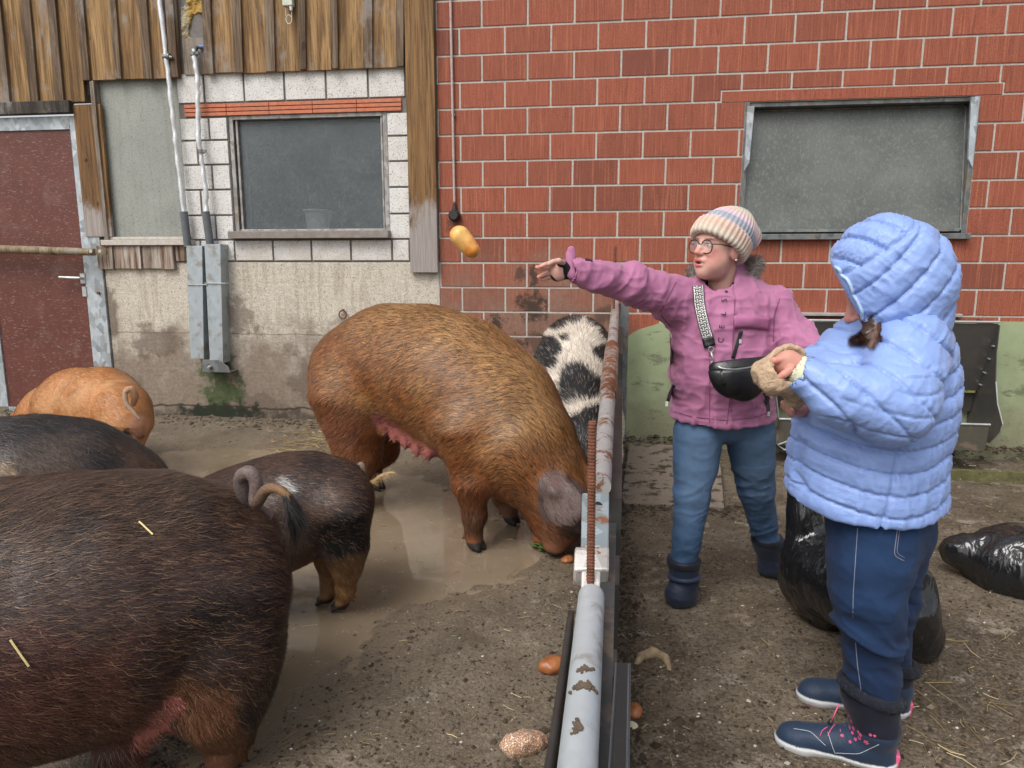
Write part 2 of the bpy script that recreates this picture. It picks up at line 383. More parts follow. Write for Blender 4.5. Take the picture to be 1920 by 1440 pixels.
def m_concrete():
    m = NB('stained_concrete'); p = m.pos(); X, Y, Z = m.sep(p)[:3]
    n1 = m.noise(p, 3.2, 6, .65); n2 = m.noise(p, 40, 5, .7); cc = m.mix(n2, (.40, .355, .29), (.66, .61, .52))
    st = m.noise(m.map(p, (18, 18, 2)), 1, 4, .6); cc = m.mix(m.math('MULTIPLY', m.ss(st, .5, .75), .4), cc, (.30, .24, .18))
    pk = m.noise(p, 130, 3, .6); cc = m.mix(m.math('MULTIPLY', m.ss(pk, .62, .68), .7), cc, (.11, .085, .06))
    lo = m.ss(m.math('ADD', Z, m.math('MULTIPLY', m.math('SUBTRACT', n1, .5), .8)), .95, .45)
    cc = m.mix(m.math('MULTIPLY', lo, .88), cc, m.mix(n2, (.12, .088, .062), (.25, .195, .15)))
    ns = m.noise(p, 8, 6, .7)
    for (px, py, rx, ry, a) in ((440, 600, .2, .16, .6), (205, 590, .07, .3, .7), (600, 720, .28, .22, .5), (700, 600, .4, .08, .35), (290, 640, .2, .12, .6), (560, 640, .25, .1, .35), (470, 760, .35, .12, .5), (230, 740, .25, .15, .45)):
        q = w2w(*wp(px, py)[:1], 0, wp(px, py)[1]); cc = m.mix(m.spot(X, Z, q.x, q.z, rx, ry, ns, a), cc, (.10, .07, .05))
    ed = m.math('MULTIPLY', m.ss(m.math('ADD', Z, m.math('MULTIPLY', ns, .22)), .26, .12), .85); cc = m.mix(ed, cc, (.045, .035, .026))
    q = w2w(*wp(412, 740)[:1], 0, wp(412, 740)[1])
    cc = m.mix(m.spot(X, Z, q.x, .18, .20, .36, ns, .9), cc, m.mix(m.noise(p, 25, 5, .7), (.028, .045, .016), (.085, .12, .045)))
    cc = m.mix(m.spot(X, Z, q.x, .04, .34, .14, ns, .9), cc, (.016, .02, .013))
    jl = m.math('ABSOLUTE', m.math('SUBTRACT', Z, m.math('ADD', wp(500, 629)[1], m.math('MULTIPLY', m.noise(p, 6, 4), .02))))
    cc = m.mix(m.math('MULTIPLY', m.ss(jl, .006, .002), .6), cc, (.11, .085, .06))
    jl = m.math('ABSOLUTE', m.math('SUBTRACT', Z, m.math('ADD', .105, m.math('MULTIPLY', m.noise(p, 5, 4), .05))))
    cc = m.mix(m.math('MULTIPLY', m.ss(jl, .012, .003), .8), cc, (.03, .022, .016))
    return m.fin(cc, .85, m.bump(m.math('ADD', n2, m.math('MULTIPLY', m.noise(m.map(p, (3, 3, 60)), 1, 3), .5)), .5, .005), spec=.3)
def m_wood(name, a, b, c_, weather=0.0, grey=(.30, .27, .25)):
    m = NB(name); p = m.co(); bv = m.attr('bv', 'Fac'); off = m.n('ShaderNodeCombineXYZ', {0: m.math('MULTIPLY', bv, 7), 1: 0, 2: m.math('MULTIPLY', bv, 31)}).outputs[0]
    q = m.n('ShaderNodeVectorMath', {0: p, 1: off}, operation='ADD').outputs[0]
    g1 = m.noise(m.map(q, (11, 11, .9)), 1, 6, .62, 1.3); g2 = m.noise(m.map(q, (95, 95, 3)), 1, 4, .6, .4)
    cc = m.ramp(g1, [(.25, a), (.5, b), (.72, c_)]); cc = m.mix(m.math('MULTIPLY', m.ss(g2, .45, .75), .6), cc, tuple(x * .35 for x in a))
    kn = m.vor(m.map(q, (4.5, 4.5, 2.6)), 1); kn = m.math('ADD', kn, m.math('MULTIPLY', m.noise(q, 14, 3), .08)); cc = m.mix(m.ss(kn, .135, .085), cc, (.045, .02, .01))
    cc = m.mix(m.math('MULTIPLY', m.math('SUBTRACT', bv, .5), .45, clamp=True), cc, tuple(x * .4 for x in a))
    gn = m.noise(m.map(m.pos(), (5, 5, 2.2)), 1, 6, .7)
    wz = m.sep(m.pos())[2]; wt = m.ss(m.math('ADD', wz, m.math('MULTIPLY', m.math('SUBTRACT', gn, .5), .5)), weather + .12, weather - .06) if weather else m.math('MULTIPLY', m.ss(gn, .53, .78), .6)
    gc = m.mix(g2, tuple(x * .6 for x in grey), tuple(x * 1.35 for x in grey)); cc = m.mix(wt, cc, gc)
    sp = m.noise(p, 120, 3, .6); cc = m.mix(m.math('MULTIPLY', m.ss(sp, .76, .84), .4), cc, (.42, .34, .25))
    return m.fin(cc, .72, m.bump(m.math('ADD', g1, g2), .45, .004), spec=.3)
def m_galv(name='galvanised_steel', base=(.42, .46, .49), rust=0.0, dirt=.3, rough=.42, sp=.62):
    m = NB(name); p = m.co(); v = m.n('ShaderNodeTexVoronoi', {'Vector': m.map(p, (26, 26, 18)), 'Scale': 1}).outputs['Color']
    v = m.sep(v)[0]; cc = m.mix(v, tuple(x * sp for x in base), tuple(min(1, x * (1.84 - sp)) for x in base)); n1 = m.noise(p, 9, 5, .65); n2 = m.noise(p, 60, 4, .6)
    cc = m.mix(m.math('MULTIPLY', m.ss(n1, .5, .72), dirt), cc, (.22, .17, .12))
    if rust: cc = m.mix(m.ss(m.math('ADD', m.math('MULTIPLY', n1, .6), m.math('MULTIPLY', n2, .4)), .62 - rust * .2, .70 - rust * .2), cc, m.mix(n2, (.10, .035, .018), (.30, .13, .07)))
    return m.fin(cc, m.mix(n2, (rough - .1,) * 3, (rough + .2,) * 3), m.bump(n2, .15, .002), metal=.45)
def m_glassy(name, a, b, rough=.28, speck=(.35, .36, .33), trans=0, vert=False):
    m = NB(name); p = m.pos(); n1 = m.noise(p, 3, 5, .6); n2 = m.noise(m.map(p, (60, 60, 38)), 1, 4, .7)
    cc = m.mix(n1, a, b); cc = m.mix(m.math('MULTIPLY', m.ss(n2, .5, .72), .45), cc, speck)
    if vert: cc = m.mix(m.math('MULTIPLY', m.ss(m.noise(m.map(p, (22, 22, 1.2)), 1, 4, .6), .45, .8), .5), cc, (.22, .21, .17))
    sp = m.noise(p, 150, 2, .5); cc = m.mix(m.math('MULTIPLY', m.ss(sp, .69, .74), .8), cc, (.06, .055, .045))
    m.fin(cc, m.mix(n2, (rough,) * 3, (rough + .3,) * 3), m.bump(n2, .06, .001), spec=.6)
    if trans: m.b.inputs['Alpha'].default_value = 1 - trans
    return m.m
MB_BRICK = m_brick(); M_MORT = m_mortar(); M_BLOCK = m_block(); M_CONC = m_concrete()
M_SIDE = m_wood('stained_siding', (.12, .062, .024), (.26, .150, .060), (.40, .245, .105))
M_BATT = m_wood('worn_batten', (.075, .045, .025), (.15, .10, .062), (.22, .165, .115))
M_POST = m_wood('weathered_board', (.11, .055, .02), (.19, .10, .04), (.26, .15, .06), weather=1.62, grey=(.30, .265, .245))
M_OLD = m_wood('grey_old_wood', (.10, .07, .05), (.20, .16, .12), (.33, .28, .23)); M_DARKW = m_wood('dark_wet_wood', (.025, .02, .016), (.05, .04, .032), (.09, .075, .06))
M_POLE = m_wood('peeled_pole', (.13, .09, .05), (.22, .165, .10), (.30, .24, .16))
M_GALV = m_galv(); M_RAIL = m_galv('worn_rail', (.46, .46, .45), rust=.42, dirt=.5, sp=.85); M_RAILN = m_galv('pale_rail', (.56, .60, .62), rust=0, dirt=.6, rough=.45, sp=.9)
M_FRAME = m_galv('window_frame_metal', (.17, .18, .18), dirt=.7); M_BRKT = m_galv('bracket_metal', (.62, .58, .54), rust=.12, dirt=.5)
M_DARK = plain('shade_black', (.012, .011, .010), .9); M_RUST = plain('rusted_steel', (.17, .065, .038), .85, .2, .5, 60, .6)  # the first is near-black paint standing in for unlit depth
M_BLACKP = plain('black_plastic', (.02, .02, .02), .5); M_WHITE = plain('white_foil', (.66, .67, .68), .32, .35, .2, 40, .7)
M_FOAM = plain('grey_foam', (.11, .12, .13), .85); M_RUBBER = plain('rubber_mat', (.035, .03, .027), .4, 0, .4, 12, .4)
M_STEEL = m_galv('feeder_steel', (.115, .11, .105), dirt=.25, rough=.36, sp=.9); M_EDGE = plain('bare_steel_edge', (.50, .51, .50), .35, .6)
def m_door():
    m = NB('maroon_door'); p = m.pos(); n1 = m.noise(p, 5, 6, .7); cc = m.mix(n1, (.085, .026, .019), (.14, .045, .033)); Z = m.sep(p)[2]
    sc1 = m.noise(m.map(p, (30, 30, 90), rot=(0, .6, 0)), 1, 3, .6, .8); cc = m.mix(m.math('MULTIPLY', m.ss(sc1, .64, .74), .5), cc, (.30, .21, .18))
    cl = m.noise(m.map(p, (1, 1, 1), (4, 0, 8)), 3.2, 5, .6); cc = m.mix(m.math('MULTIPLY', m.ss(cl, .58, .98), .5), cc, (.22, .15, .125))
    sp = m.noise(p, 90, 3); cc = m.mix(m.math('MULTIPLY', m.ss(sp, .80, .9), .5), cc, (.4, .33, .28)); return m.fin(cc, .45, m.bump(n1, .1, .002), spec=.4)
M_DOOR = m_door()
M_PANEL = m_glassy('fibre_cement_panel', (.20, .215, .20), (.31, .325, .29), .55, (.33, .33, .29), vert=True)
M_GLASS = m_glassy('dusty_glass', (.080, .097, .103), (.165, .190, .205), .22, (.26, .29, .30), trans=.5); M_GLASS2 = m_glassy('grimy_acrylic', (.055, .062, .057), (.145, .155, .142), .24, (.20, .21, .185))
M_GREEN = None
def m_green():
    m = NB('green_plinth_paint'); p = m.pos(); Z = m.sep(p)[2]; n1 = m.noise(p, 4, 6, .65); cc = m.mix(n1, (.235, .285, .155), (.325, .375, .225))
    n2 = m.noise(p, 60, 4, .7); lo = m.math('MULTIPLY', m.ss(m.math('ADD', Z, m.math('MULTIPLY', n1, .7)), .95, .35), .8); cc = m.mix(lo, cc, m.mix(n2, (.14, .125, .08), (.25, .24, .15)))
    cc = m.mix(m.math('MULTIPLY', m.ss(n2, .78, .84), .7), cc, (.05, .05, .035)); sm_ = m.noise(m.map(p, (4, 4, 9)), 1, 6, .75); cc = m.mix(m.math('MULTIPLY', m.ss(sm_, .6, .72), .6), cc, (.09, .09, .06))
    return m.fin(cc, .55, m.bump(n2, .2, .002), spec=.4)
M_GREEN = m_green()
def m_ground():
    m = NB('muddy_yard'); p = m.pos(); X, Y, Z = m.sep(p)[:3]; n1 = m.noise(p, 1.7, 6, .65); n2 = m.noise(p, 14, 6, .7); n3 = m.noise(p, 85, 4, .7)
    A = m.mix(n2, (.055, .040, .025), (.150, .113, .075)); B = m.mix(n2, (.095, .072, .047), (.235, .185, .130)); cc = m.mix(m.ss(n1, .38, .66), A, B)
    cc = m.mix(m.math('MULTIPLY', m.ss(n3, .52, .72), .55), cc, (.25, .21, .165)); cc = m.mix(m.math('MULTIPLY', m.ss(n3, .45, .3), .6), cc, (.025, .018, .012))
    pt = m.noise(m.map(p, (1, 1, 1), (3, 7, 1)), 5.5, 8, .78); cc = m.mix(m.math('MULTIPLY', m.ss(pt, .61, .70), .65), cc, (.34, .29, .235))
    dk = m.noise(m.map(p, (1, 1, 1), (9, 4, 2)), 3.6, 8, .72); cc = m.mix(m.math('MULTIPLY', m.ss(dk, .62, .76), .62), cc, (.036, .025, .016))
    wl = m.math('MULTIPLY', m.ss(m.math('ADD', X, m.math('MULTIPLY', n1, .5)), .75, .1), .40); cc = m.mix(wl, cc, m.mix(n3, (.12, .095, .065), (.27, .225, .165)))
    cc = m.mix(m.math('MULTIPLY', m.math('MULTIPLY', m.ss(m.math('ADD', Z, m.math('MULTIPLY', m.math('SUBTRACT', n2, .5), .02)), .012, .0), m.ss(X, .5, .0)), .8), cc, (.155, .118, .080)); wv = m.attr('wet', 'Fac'); wv = m.ss(m.math('ADD', wv, m.math('MULTIPLY', m.math('SUBTRACT', n2, .5), .7)), .25, .80); cc = m.mix(m.math('MULTIPLY', wv, .85), cc, m.mix(n3, (.12, .088, .058), (.25, .195, .138)))
    ro = m.mix(m.math('MAXIMUM', m.ss(m.noise(p, 3.4, 5, .6), .55, .3), wv), (.85, .85, .85), (.30, .30, .30))
    return m.fin(cc, ro, m.bump(m.math('ADD', n2, m.math('MULTIPLY', n3, .6)), .75, .012), spec=.4)
M_GROUND = m_ground()
def m_puddle():
    m = NB('muddy_water'); p = m.pos(); n1 = m.noise(p, 2.5, 6, .65); cc = m.mix(n1, (.175, .130, .084), (.275, .215, .150)); n3 = m.noise(p, 90, 4, .7)
    f = m.math('MULTIPLY', m.ss(m.noise(p, 9, 8, .8), .58, .68), m.ss(n3, .5, .62)); cc = m.mix(m.math('MULTIPLY', f, .6), cc, (.35, .3, .24))
    return m.fin(cc, m.mix(f, (.045,) * 3, (.6,) * 3), m.bump(m.noise(p, 7, 2), .05, .01), spec=.5)
M_PUD = m_puddle()
# ================================================================ ground
def poly_sd(x, y, poly):
    poly = np.array(poly); d = np.full(x.shape, 1e9); ins = np.zeros(x.shape, bool)
    for i in range(len(poly)):
        a = poly[i]; b = poly[(i + 1) % len(poly)]; e = b - a; wx = x - a[0]; wy = y - a[1]; t = np.clip((wx * e[0] + wy * e[1]) / (e @ e), 0, 1)
        d = np.minimum(d, (wx - t * e[0]) ** 2 + (wy - t * e[1]) ** 2)
        c = ((a[1] > y) != (b[1] > y)) & (x < (b[0] - a[0]) * (y - a[1]) / (b[1] - a[1] + 1e-12) + a[0]); ins ^= c
    return np.where(ins, -1, 1) * np.sqrt(d)
POOL = [G(*q)[:2] for q in ((330, 850), (470, 850), (600, 850), (700, 880), (790, 895), (850, 935), (920, 975), (985, 1010), (960, 1050), (880, 1090), (800, 1110), (740, 1140), (690, 1180), (650, 1225), (590, 1270), (540, 1330), (500, 1375), (440, 1400), (380, 1330), (300, 1150), (150, 1000), (150, 930))]
def gheight(x, y):
    p = np.stack([x, y, 0 * x], 1); n1 = fbm(p, 2.2, 3, 3) - .5; n2 = fbm(p, 14, 3, 5) - .5
    z = .010 + n1 * .02 + n2 * .012 + (fbm(p, 38, 2, 15) - .5) * .010
    sd = poly_sd(x, y, POOL) + (fbm(p, 3, 4, 9) - .5) * .30
    z = z + (fbm(p, 6, 3, 31) - .5) * .014; z = np.where(sd < .28, z - .030 * sm(.28 - sd, 0, .5), z)
    # bank of mud against the wall, drop towards the right rear
    u = (x - WLOC.x) * math.cos(WTH) - (y - WLOC.y) * math.sin(WTH); dw = WD - (x * math.sin(WTH) + y * math.cos(WTH))
    z = z + np.where(x < 0.2, .035, .0) * sm(dw, .35, .0) - .10 * sm(x, .3, 1.6) * sm(dw, 2.4, .2)
    far = np.maximum(np.abs(x), np.abs(y)); return z * sm(far, 14, 8)
def build_ground():
    xs = np.concatenate([-np.geomspace(80, 4.7, 22), np.arange(-4.6, 4.6, .025), np.geomspace(4.7, 80, 22)])
    ys = np.concatenate([-np.geomspace(80, .35, 22), np.arange(-.3, 6.4, .025), np.geomspace(6.5, 80, 20)])
    X, Y = np.meshgrid(xs, ys, indexing='ij'); Z = gheight(X.ravel(), Y.ravel())
    V = np.stack([X.ravel(), Y.ravel(), Z], 1); nx, ny = X.shape; i, j = np.meshgrid(np.arange(nx - 1), np.arange(ny - 1), indexing='ij'); i = i.ravel(); j = j.ravel()
    F = np.stack([i * ny + j, (i + 1) * ny + j, (i + 1) * ny + j + 1, i * ny + j + 1], 1)
    o = mesh_obj('ground', V, F, M_GROUND, smooth=True, loc=(0, 0, 0), attrs={'wet': sm(.5 - poly_sd(X.ravel(), Y.ravel(), POOL), 0, .5)}); tag(o, kind='structure')
build_ground()
pv = [G(*q)[:2] for q in ((330, 835), (470, 838), (600, 836), (720, 862), (820, 880), (880, 920), (940, 960), (1010, 1010), (980, 1065), (900, 1110), (810, 1135), (760, 1165), (710, 1205), (660, 1260), (600, 1310), (560, 1360), (520, 1400), (440, 1425), (360, 1350), (270, 1160), (120, 1010), (120, 920))]
pc_ = np.mean(pv, 0); pv = [pc_ + (np.array(q) - pc_) * 1.16 for q in pv]
tag(mesh_obj('puddle', [(a, b, 0.0) for a, b in pv], [tuple(range(len(pv)))][:], M_PUD, loc=(0, 0, 0)), kind='structure')
# ================================================================ walls
def slab(mb, u0, u1, v0, v1, holes, y0, y1, r=.5, m=0):
    us = sorted({u0, u1, *[x for h in holes for x in h[:2] if u0 < x < u1]}); vs = sorted({v0, v1, *[x for h in holes for x in h[2:] if v0 < x < v1]})
    for a, b in zip(us[:-1], us[1:]):
        for c, d in zip(vs[:-1], vs[1:]):
            if any(h[0] - 1e-6 <= a and b <= h[1] + 1e-6 and h[2] - 1e-6 <= c and d <= h[3] + 1e-6 for h in holes): continue
            mb.box(a, b, y0, y1, c, d, r, m=m)
def clipbox(mb, a, b, c, d, holes, y0, y1, **k):
    # brick clipped by rectangular openings
    R_ = [(a, b, c, d)]
    for h in holes:
        N_ = []
        for q in R_:
            if q[1] <= h[0] or q[0] >= h[1] or q[3] <= h[2] or q[2] >= h[3]: N_.append(q); continue
            if q[0] < h[0]: N_.append((q[0], h[0], q[2], q[3]))
            if q[1] > h[1]: N_.append((h[1], q[1], q[2], q[3]))
            x0, x1 = max(q[0], h[0]), min(q[1], h[1])
            if q[2] < h[2]: N_.append((x0, x1, q[2], h[2]))
            if q[3] > h[3]: N_.append((x0, x1, h[3], q[3]))
        R_ = N_
    for q in R_:
        if q[1] - q[0] > .012 and q[3] - q[2] > .012: mb.box(q[0], q[1], y0, y1, q[2], q[3], **k)
UL = wp(821, 300)[0]                     # left edge of the brick wall
TOPV = 3.6; UR = 6.5
ro = wr(1391, 186, 1824, 446)            # right window opening
HR = (ro[0], ro[1], ro[2], ro[3])
lint = wr(1354, 166, 1879, 188); L0, L1 = lint[0], lint[1]; LV0 = HR[3]; LV1 = LV0 + .075
GT = wp(1900, 603)[1]                    # top of green plinth
XF = wp(1158, 620)[0]                    # fence line at the wall
wb, bb = wthing('brick_wall', UL + 2, 0, 0, 'long wall of red brick blocks with pale mortar and a green painted plinth', 'wall')
mb = MB(); slab(mb, UL + .001, UR, -.3, TOPV, [HR], .006, .30); mb.build('mortar', M_MORT, wb, bb)
mb = MB(); J = .0145; g_ = np.random.default_rng(3)
for k in range(-6, 15):
    v0 = .929 + .185 * k; c0 = -.438 if k % 2 == 0 else -.273
    u = c0 - math.ceil((c0 - UL) / .3325) * .3325
    while u < UR:
        a, b, c, d = max(u + J / 2, UL + .002), min(u + .3325 - J / 2, UR - .01), v0 + J / 2, v0 + .185 - J / 2
        u += .3325
        if b - a < .02: continue
        if d < GT and a > XF + .5: continue
        hl = [(HR[0] - .004, HR[1] + .004, HR[2] - .01, HR[3])]
        if c < LV1 and d > LV0 - .02: hl.append((L0 - .01, L1 + .012, LV0, LV1 + .012))
        clipbox(mb, a, b, c, d, hl, g_.uniform(-.0015, .0015), .007, r=g_.random())
o = mb.build('brick_courses', MB_BRICK, wb, bb, bevel=.003)
mb = MB()
for a, b in ((L0, L0 + .62), (L0 + .622, L0 + 1.24), (L0 + 1.242, L1)): mb.box(a, b, -.001, .007, LV0 + .004, LV1, .35)
mb.build('window_lintel', MB_BRICK, wb, bb, bevel=.002)
# plinth with the rounded bare corner next to the fence
pts = [(XF - .02, -.3), (UR, -.3), (UR, GT), (XF + .52, GT)]; q0 = wp(1175, 612)[1]
for t in np.linspace(0, 1, 10)[1:]: pts.append((XF + .52 - .46 * t, GT - .16 * t ** 2.2 + .01 * math.sin(9 * t)))
pts.append((XF - .02, GT - .2)); mb = MB(); mb.prism(pts, -.012, .006); mb.build('plinth', M_GREEN, wb, bb)
# left wing, everything left of the brick
CT = wp(600, 491)[1]; LL = -6.0
WL = wr(432, 212, 727, 436); HL = WL
BL = wp(341, 300)[0]
wc, cb = wthing('barn_wall', UL - 1.6, 0, 0, 'left part of the barn wall with white blocks over a stained concrete base', 'wall')
DR = wp(204, 600)[0]
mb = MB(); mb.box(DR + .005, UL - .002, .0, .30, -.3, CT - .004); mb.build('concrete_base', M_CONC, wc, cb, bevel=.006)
mb = MB(); slab(mb, BL, UL - .002, CT, TOPV, [HL], .012, .30); slab(mb, LL, DR + .004, -.3, TOPV, [(DR - 1.35, DR + .004, 0, 2.6)], .02, .3); slab(mb, DR + .006, BL - .001, CT, TOPV, [], .06, .3); mb.build('wall_core', m_mortar((.19, .175, .16)), wc, cb)
mb = MB(); rows = [wp(600, y)[1] for y in (490, 449, 402, 353, 305, 258, 214)]
BR = wp(768, 300)[0]; top0 = wp(600, 187)[1]
LT = (wp(345, 200)[0], wp(753, 195)[0])
def blk(a, b, c, d, m=0): clipbox(mb, a + .0075, b - .0075, c + .007, d - .007, [(HL[0] - .002, HL[1] + .002, HL[2], HL[3] + .02)], g_.uniform(-.001, .002), .013, r=g_.random(), m=m)
xs = [wp(x, 470)[0] for x in (345, 376, 440, 512, 584, 658, 735, 768)]; xs[0] = BL
for a, b in zip(xs[:-1], xs[1:]): blk(a, b, rows[0], rows[1])
for i in range(1, 6):
    x0 = [BL, wp(398, 330)[0] if i % 2 else wp(372, 330)[0], HL[0]]
    if i % 2 == 0: x0 = [BL, HL[0] - .28 + .02, HL[0]]
    for a, b in zip(x0[:-1], x0[1:]): blk(a, b, rows[i], rows[i + 1])
    blk(HL[1], BR, rows[i], rows[i + 1])
xs = [BL] + [wp(x, 165)[0] for x in (382, 457, 533, 611, 690, 760)]
for a, b in zip(xs[:-1], xs[1:]): blk(a, b, top0, wp(600, 128)[1])
mb.build('white_blocks', M_BLOCK, wc, cb, bevel=.004)
M_TERRA = plain('terracotta_lintel', (.48, .16, .085), .8, 0, .25, 30, .4)
mb = MB(); lz0, lz1 = rows[6] + .006, top0 - .004; hh = (lz1 - lz0) / 3; seg = np.linspace(LT[0], LT[1], 6)
for a, b in zip(seg[:-1], seg[1:]):
    for q in range(3): mb.box(a + .002, b - .002, -.004, .013, lz0 + q * hh + .003, lz0 + (q + 1) * hh - .003)
mb.build('clay_lintel', M_TERRA, wc, cb, bevel=.002)
# near-black boxes added behind both windows to keep light out and look unlit
mb = MB()
for h in (HR, HL):
    mb.box(h[0] - .1, h[1] + .1, .9, .92, h[2] - .1, h[3] + .1); mb.box(h[0] - .12, h[0] - .1, .302, .92, h[2] - .1, h[3] + .1); mb.box(h[1] + .1, h[1] + .12, .302, .92, h[2] - .1, h[3] + .1); mb.box(h[0] - .1, h[1] + .1, .302, .9, h[3] + .08, h[3] + .1); mb.box(h[0] - .1, h[1] + .1, .302, .9, h[2] - .1, h[2] - .08)
mb.build('interior_shade_boxes', M_DARK, wc, cb)
# ---- right window
e, bs = wthing('stable_window', (HR[0] + HR[1]) / 2, 0, HR[2], 'wide grimy tilting window in the red brick wall behind the two people', 'window')
mb = MB(); t = .032; a0, a1, b0, b1 = HR
mb.box(a0, a0 + t, .0, .16, b0 + .03, b1); mb.box(a1 - t, a1, .0, .16, b0 + .03, b1); mb.box(a0 + t, a1 - t, .02, .16, b1 - .03, b1 - .002); mb.build('frame', M_FRAME, e, bs, bevel=.003)
mb = MB(); mb.box(a0 - .01, a1 + .012, -.05, .12, b0 - .012, b0 + .028); mb.build('sill', M_FRAME, e, bs, bevel=.003)
mb = MB(); mb.prism([(a0 + .012, b1 - .03), (a0 + .06, b1 - .03), (a0 + .045, b0 + .52), (a0 + .012, b0 + .46)], -.022, 0); mb.prism([(a1 - .012, b1 - .01), (a1 - .012, b0 + .46), (a1 - .045, b0 + .52), (a1 - .065, b1 - .01)], -.022, 0)
mb.build('slide_guide', M_GALV, e, bs, bevel=.002)
fr = empty('sash', (0, .10, .075), None, None); fr.parent = e; fr.rotation_euler = (R(9), 0, 0)
for k_ in ('label', 'category'):
    if k_ in fr: del fr[k_]
sw = (a1 - a0) / 2 - t - .012; sh = (b1 - b0) - .10
fr.location = (0, .012, .06); fr.rotation_euler = (R(-7), 0, 0)
mb = MB(); mb.box(-sw, sw, 0, .012, 0, sh); gl = mb.build('pane', M_GLASS2, fr)
mb = MB(); mb.box(-sw - .012, -sw, -.012, .022, -.012, sh); mb.box(sw, sw + .012, -.012, .022, -.012, sh); mb.box(-sw, sw, -.012, .022, -.02, 0); mb.box(-sw, sw, -.012, .022, sh, sh + .014); mb.build('sash_frame', M_FRAME, fr, bevel=.002)
# ---- left window
e, bs = wthing('stable_window', (HL[0] + HL[1]) / 2, 0, HL[2], 'dusty square window framed by white blocks with a white bucket behind the glass', 'window')
a0, a1, b0, b1 = HL; mb = MB(); t = .035
mb.box(a0, a0 + t, .02, .1, b0, b1); mb.box(a1 - t, a1, .02, .1, b0, b1); mb.box(a0 + t, a1 - t, .02, .1, b1 - .03, b1); mb.box(a0 + t + .012, a0 + t + .03, .035, .1, b0, b1 - .03); mb.box(a1 - t - .022, a1 - t - .008, .035, .1, b0, b1 - .03); mb.box(a0 + t, a1 - t, .03, .1, b0 + .012, b0 + .028)
mb.build('frame', m_galv('light_frame', (.33, .32, .31), dirt=.6), e, bs, bevel=.002)
mb = MB(); mb.box(a0 + t, a1 - t, .06, .066, b0, b1 - .02); mb.build('pane', M_GLASS, e, bs)
mb = MB(); mb.box(a0 - .015, a1 + .012, -.075, .06, b0 - .045, b0 + .01); mb.build('sill', plain('dusty_sill', (.22, .19, .165), .6, 0, .3, 20, .4), e, bs, bevel=.003)
u_, v_ = wp(578, 408); mb = MB(); bz = [b0 + .015, b0 + .16, b0 + .17, b0 + .185]; mb.tube([(u_, .185, z) for z in bz], [.085, .10, .115, .115], 24)
tag(mb.build('bucket', plain('white_plastic', (.86, .87, .85), .5), wall=True, smooth=True), 'white plastic bucket standing behind the dusty left window', 'bucket')
# ---- siding
def siding(name, xs, yb_px, label, slant=.0, batt=None, ybd=-.03):
    """xs: pixel x of batten centres at the lower end"""
    us = xs; vb = yb_px
    e, bs = wthing(name, (us[0] + us[-1]) / 2, 0, vb, label, 'wall cladding')
    mb = MB()
    for a, b in zip(us[:-1], us[1:]): mb.box(a + .003 + slant, b - .003 + slant, ybd, ybd + .02, vb + g_.uniform(-.006, .006), 3.62, sk=-slant)
    mb.build('boards', M_SIDE, e, bs, bevel=.002)
    mb = MB()
    for u in (batt or us[1:-1]):
        w_ = .03 + g_.uniform(-.004, .006); mb.box(u - w_ + slant, u + w_ + slant, ybd - .024, ybd, vb + g_.uniform(-.008, .004), 3.62, sk=-slant)
    mb.build('battens', M_BATT, e, bs, bevel=.002)
v1 = wp(600, 133)[1]
siding('wood_siding', [wp(x, 133)[0] for x in (392, 457, 515, 576, 635, 696, 759)], v1, 'brown board and batten siding above the white blocks and left window', batt=[wp(x, 133)[0] for x in (398, 453, 513, 573, 632, 694, 753)], slant=.028)
v2 = wp(250, 151)[1]
siding('wood_siding', [wp(x, 151)[0] for x in (165, 228, 285, 343)], v2, 'brown board and batten siding above the grey panel and twin pipes', batt=[wp(x, 151)[0] for x in (170, 230, 285, 334)], slant=.01)
v3 = wp(70, 195)[1]
siding('wood_siding', [wp(x, 195)[0] for x in (-170, -110, -50, 20, 75, 120, 165)], v3, 'brown board and batten siding over the maroon door, leftmost in view', batt=[wp(x, 195)[0] for x in (-110, -50, 22, 74, 121)], slant=.02)
# post boards
mb = MB(); a = wp(762, 60)[0]; b = UL - .004; mb.box(a, b, -.05, -.012, wp(800, 511)[1], 3.62, .3); tag(mb.build('vertical_board', M_POST, wall=True, bevel=.004), 'broad vertical board with a bleached grey lower end beside the red brick', 'board')
mb = MB(); a = wp(146, 250)[0]; b = wp(182, 160)[0]; vb = wp(200, 444)[1]; mb.box(a, b + .03, -.028, 0, vb, wp(160, 196)[1] - .004, .2); tag(mb.build('vertical_board', M_POST, wall=True, bevel=.003), 'narrow vertical board between the maroon door and grey panel', 'board')
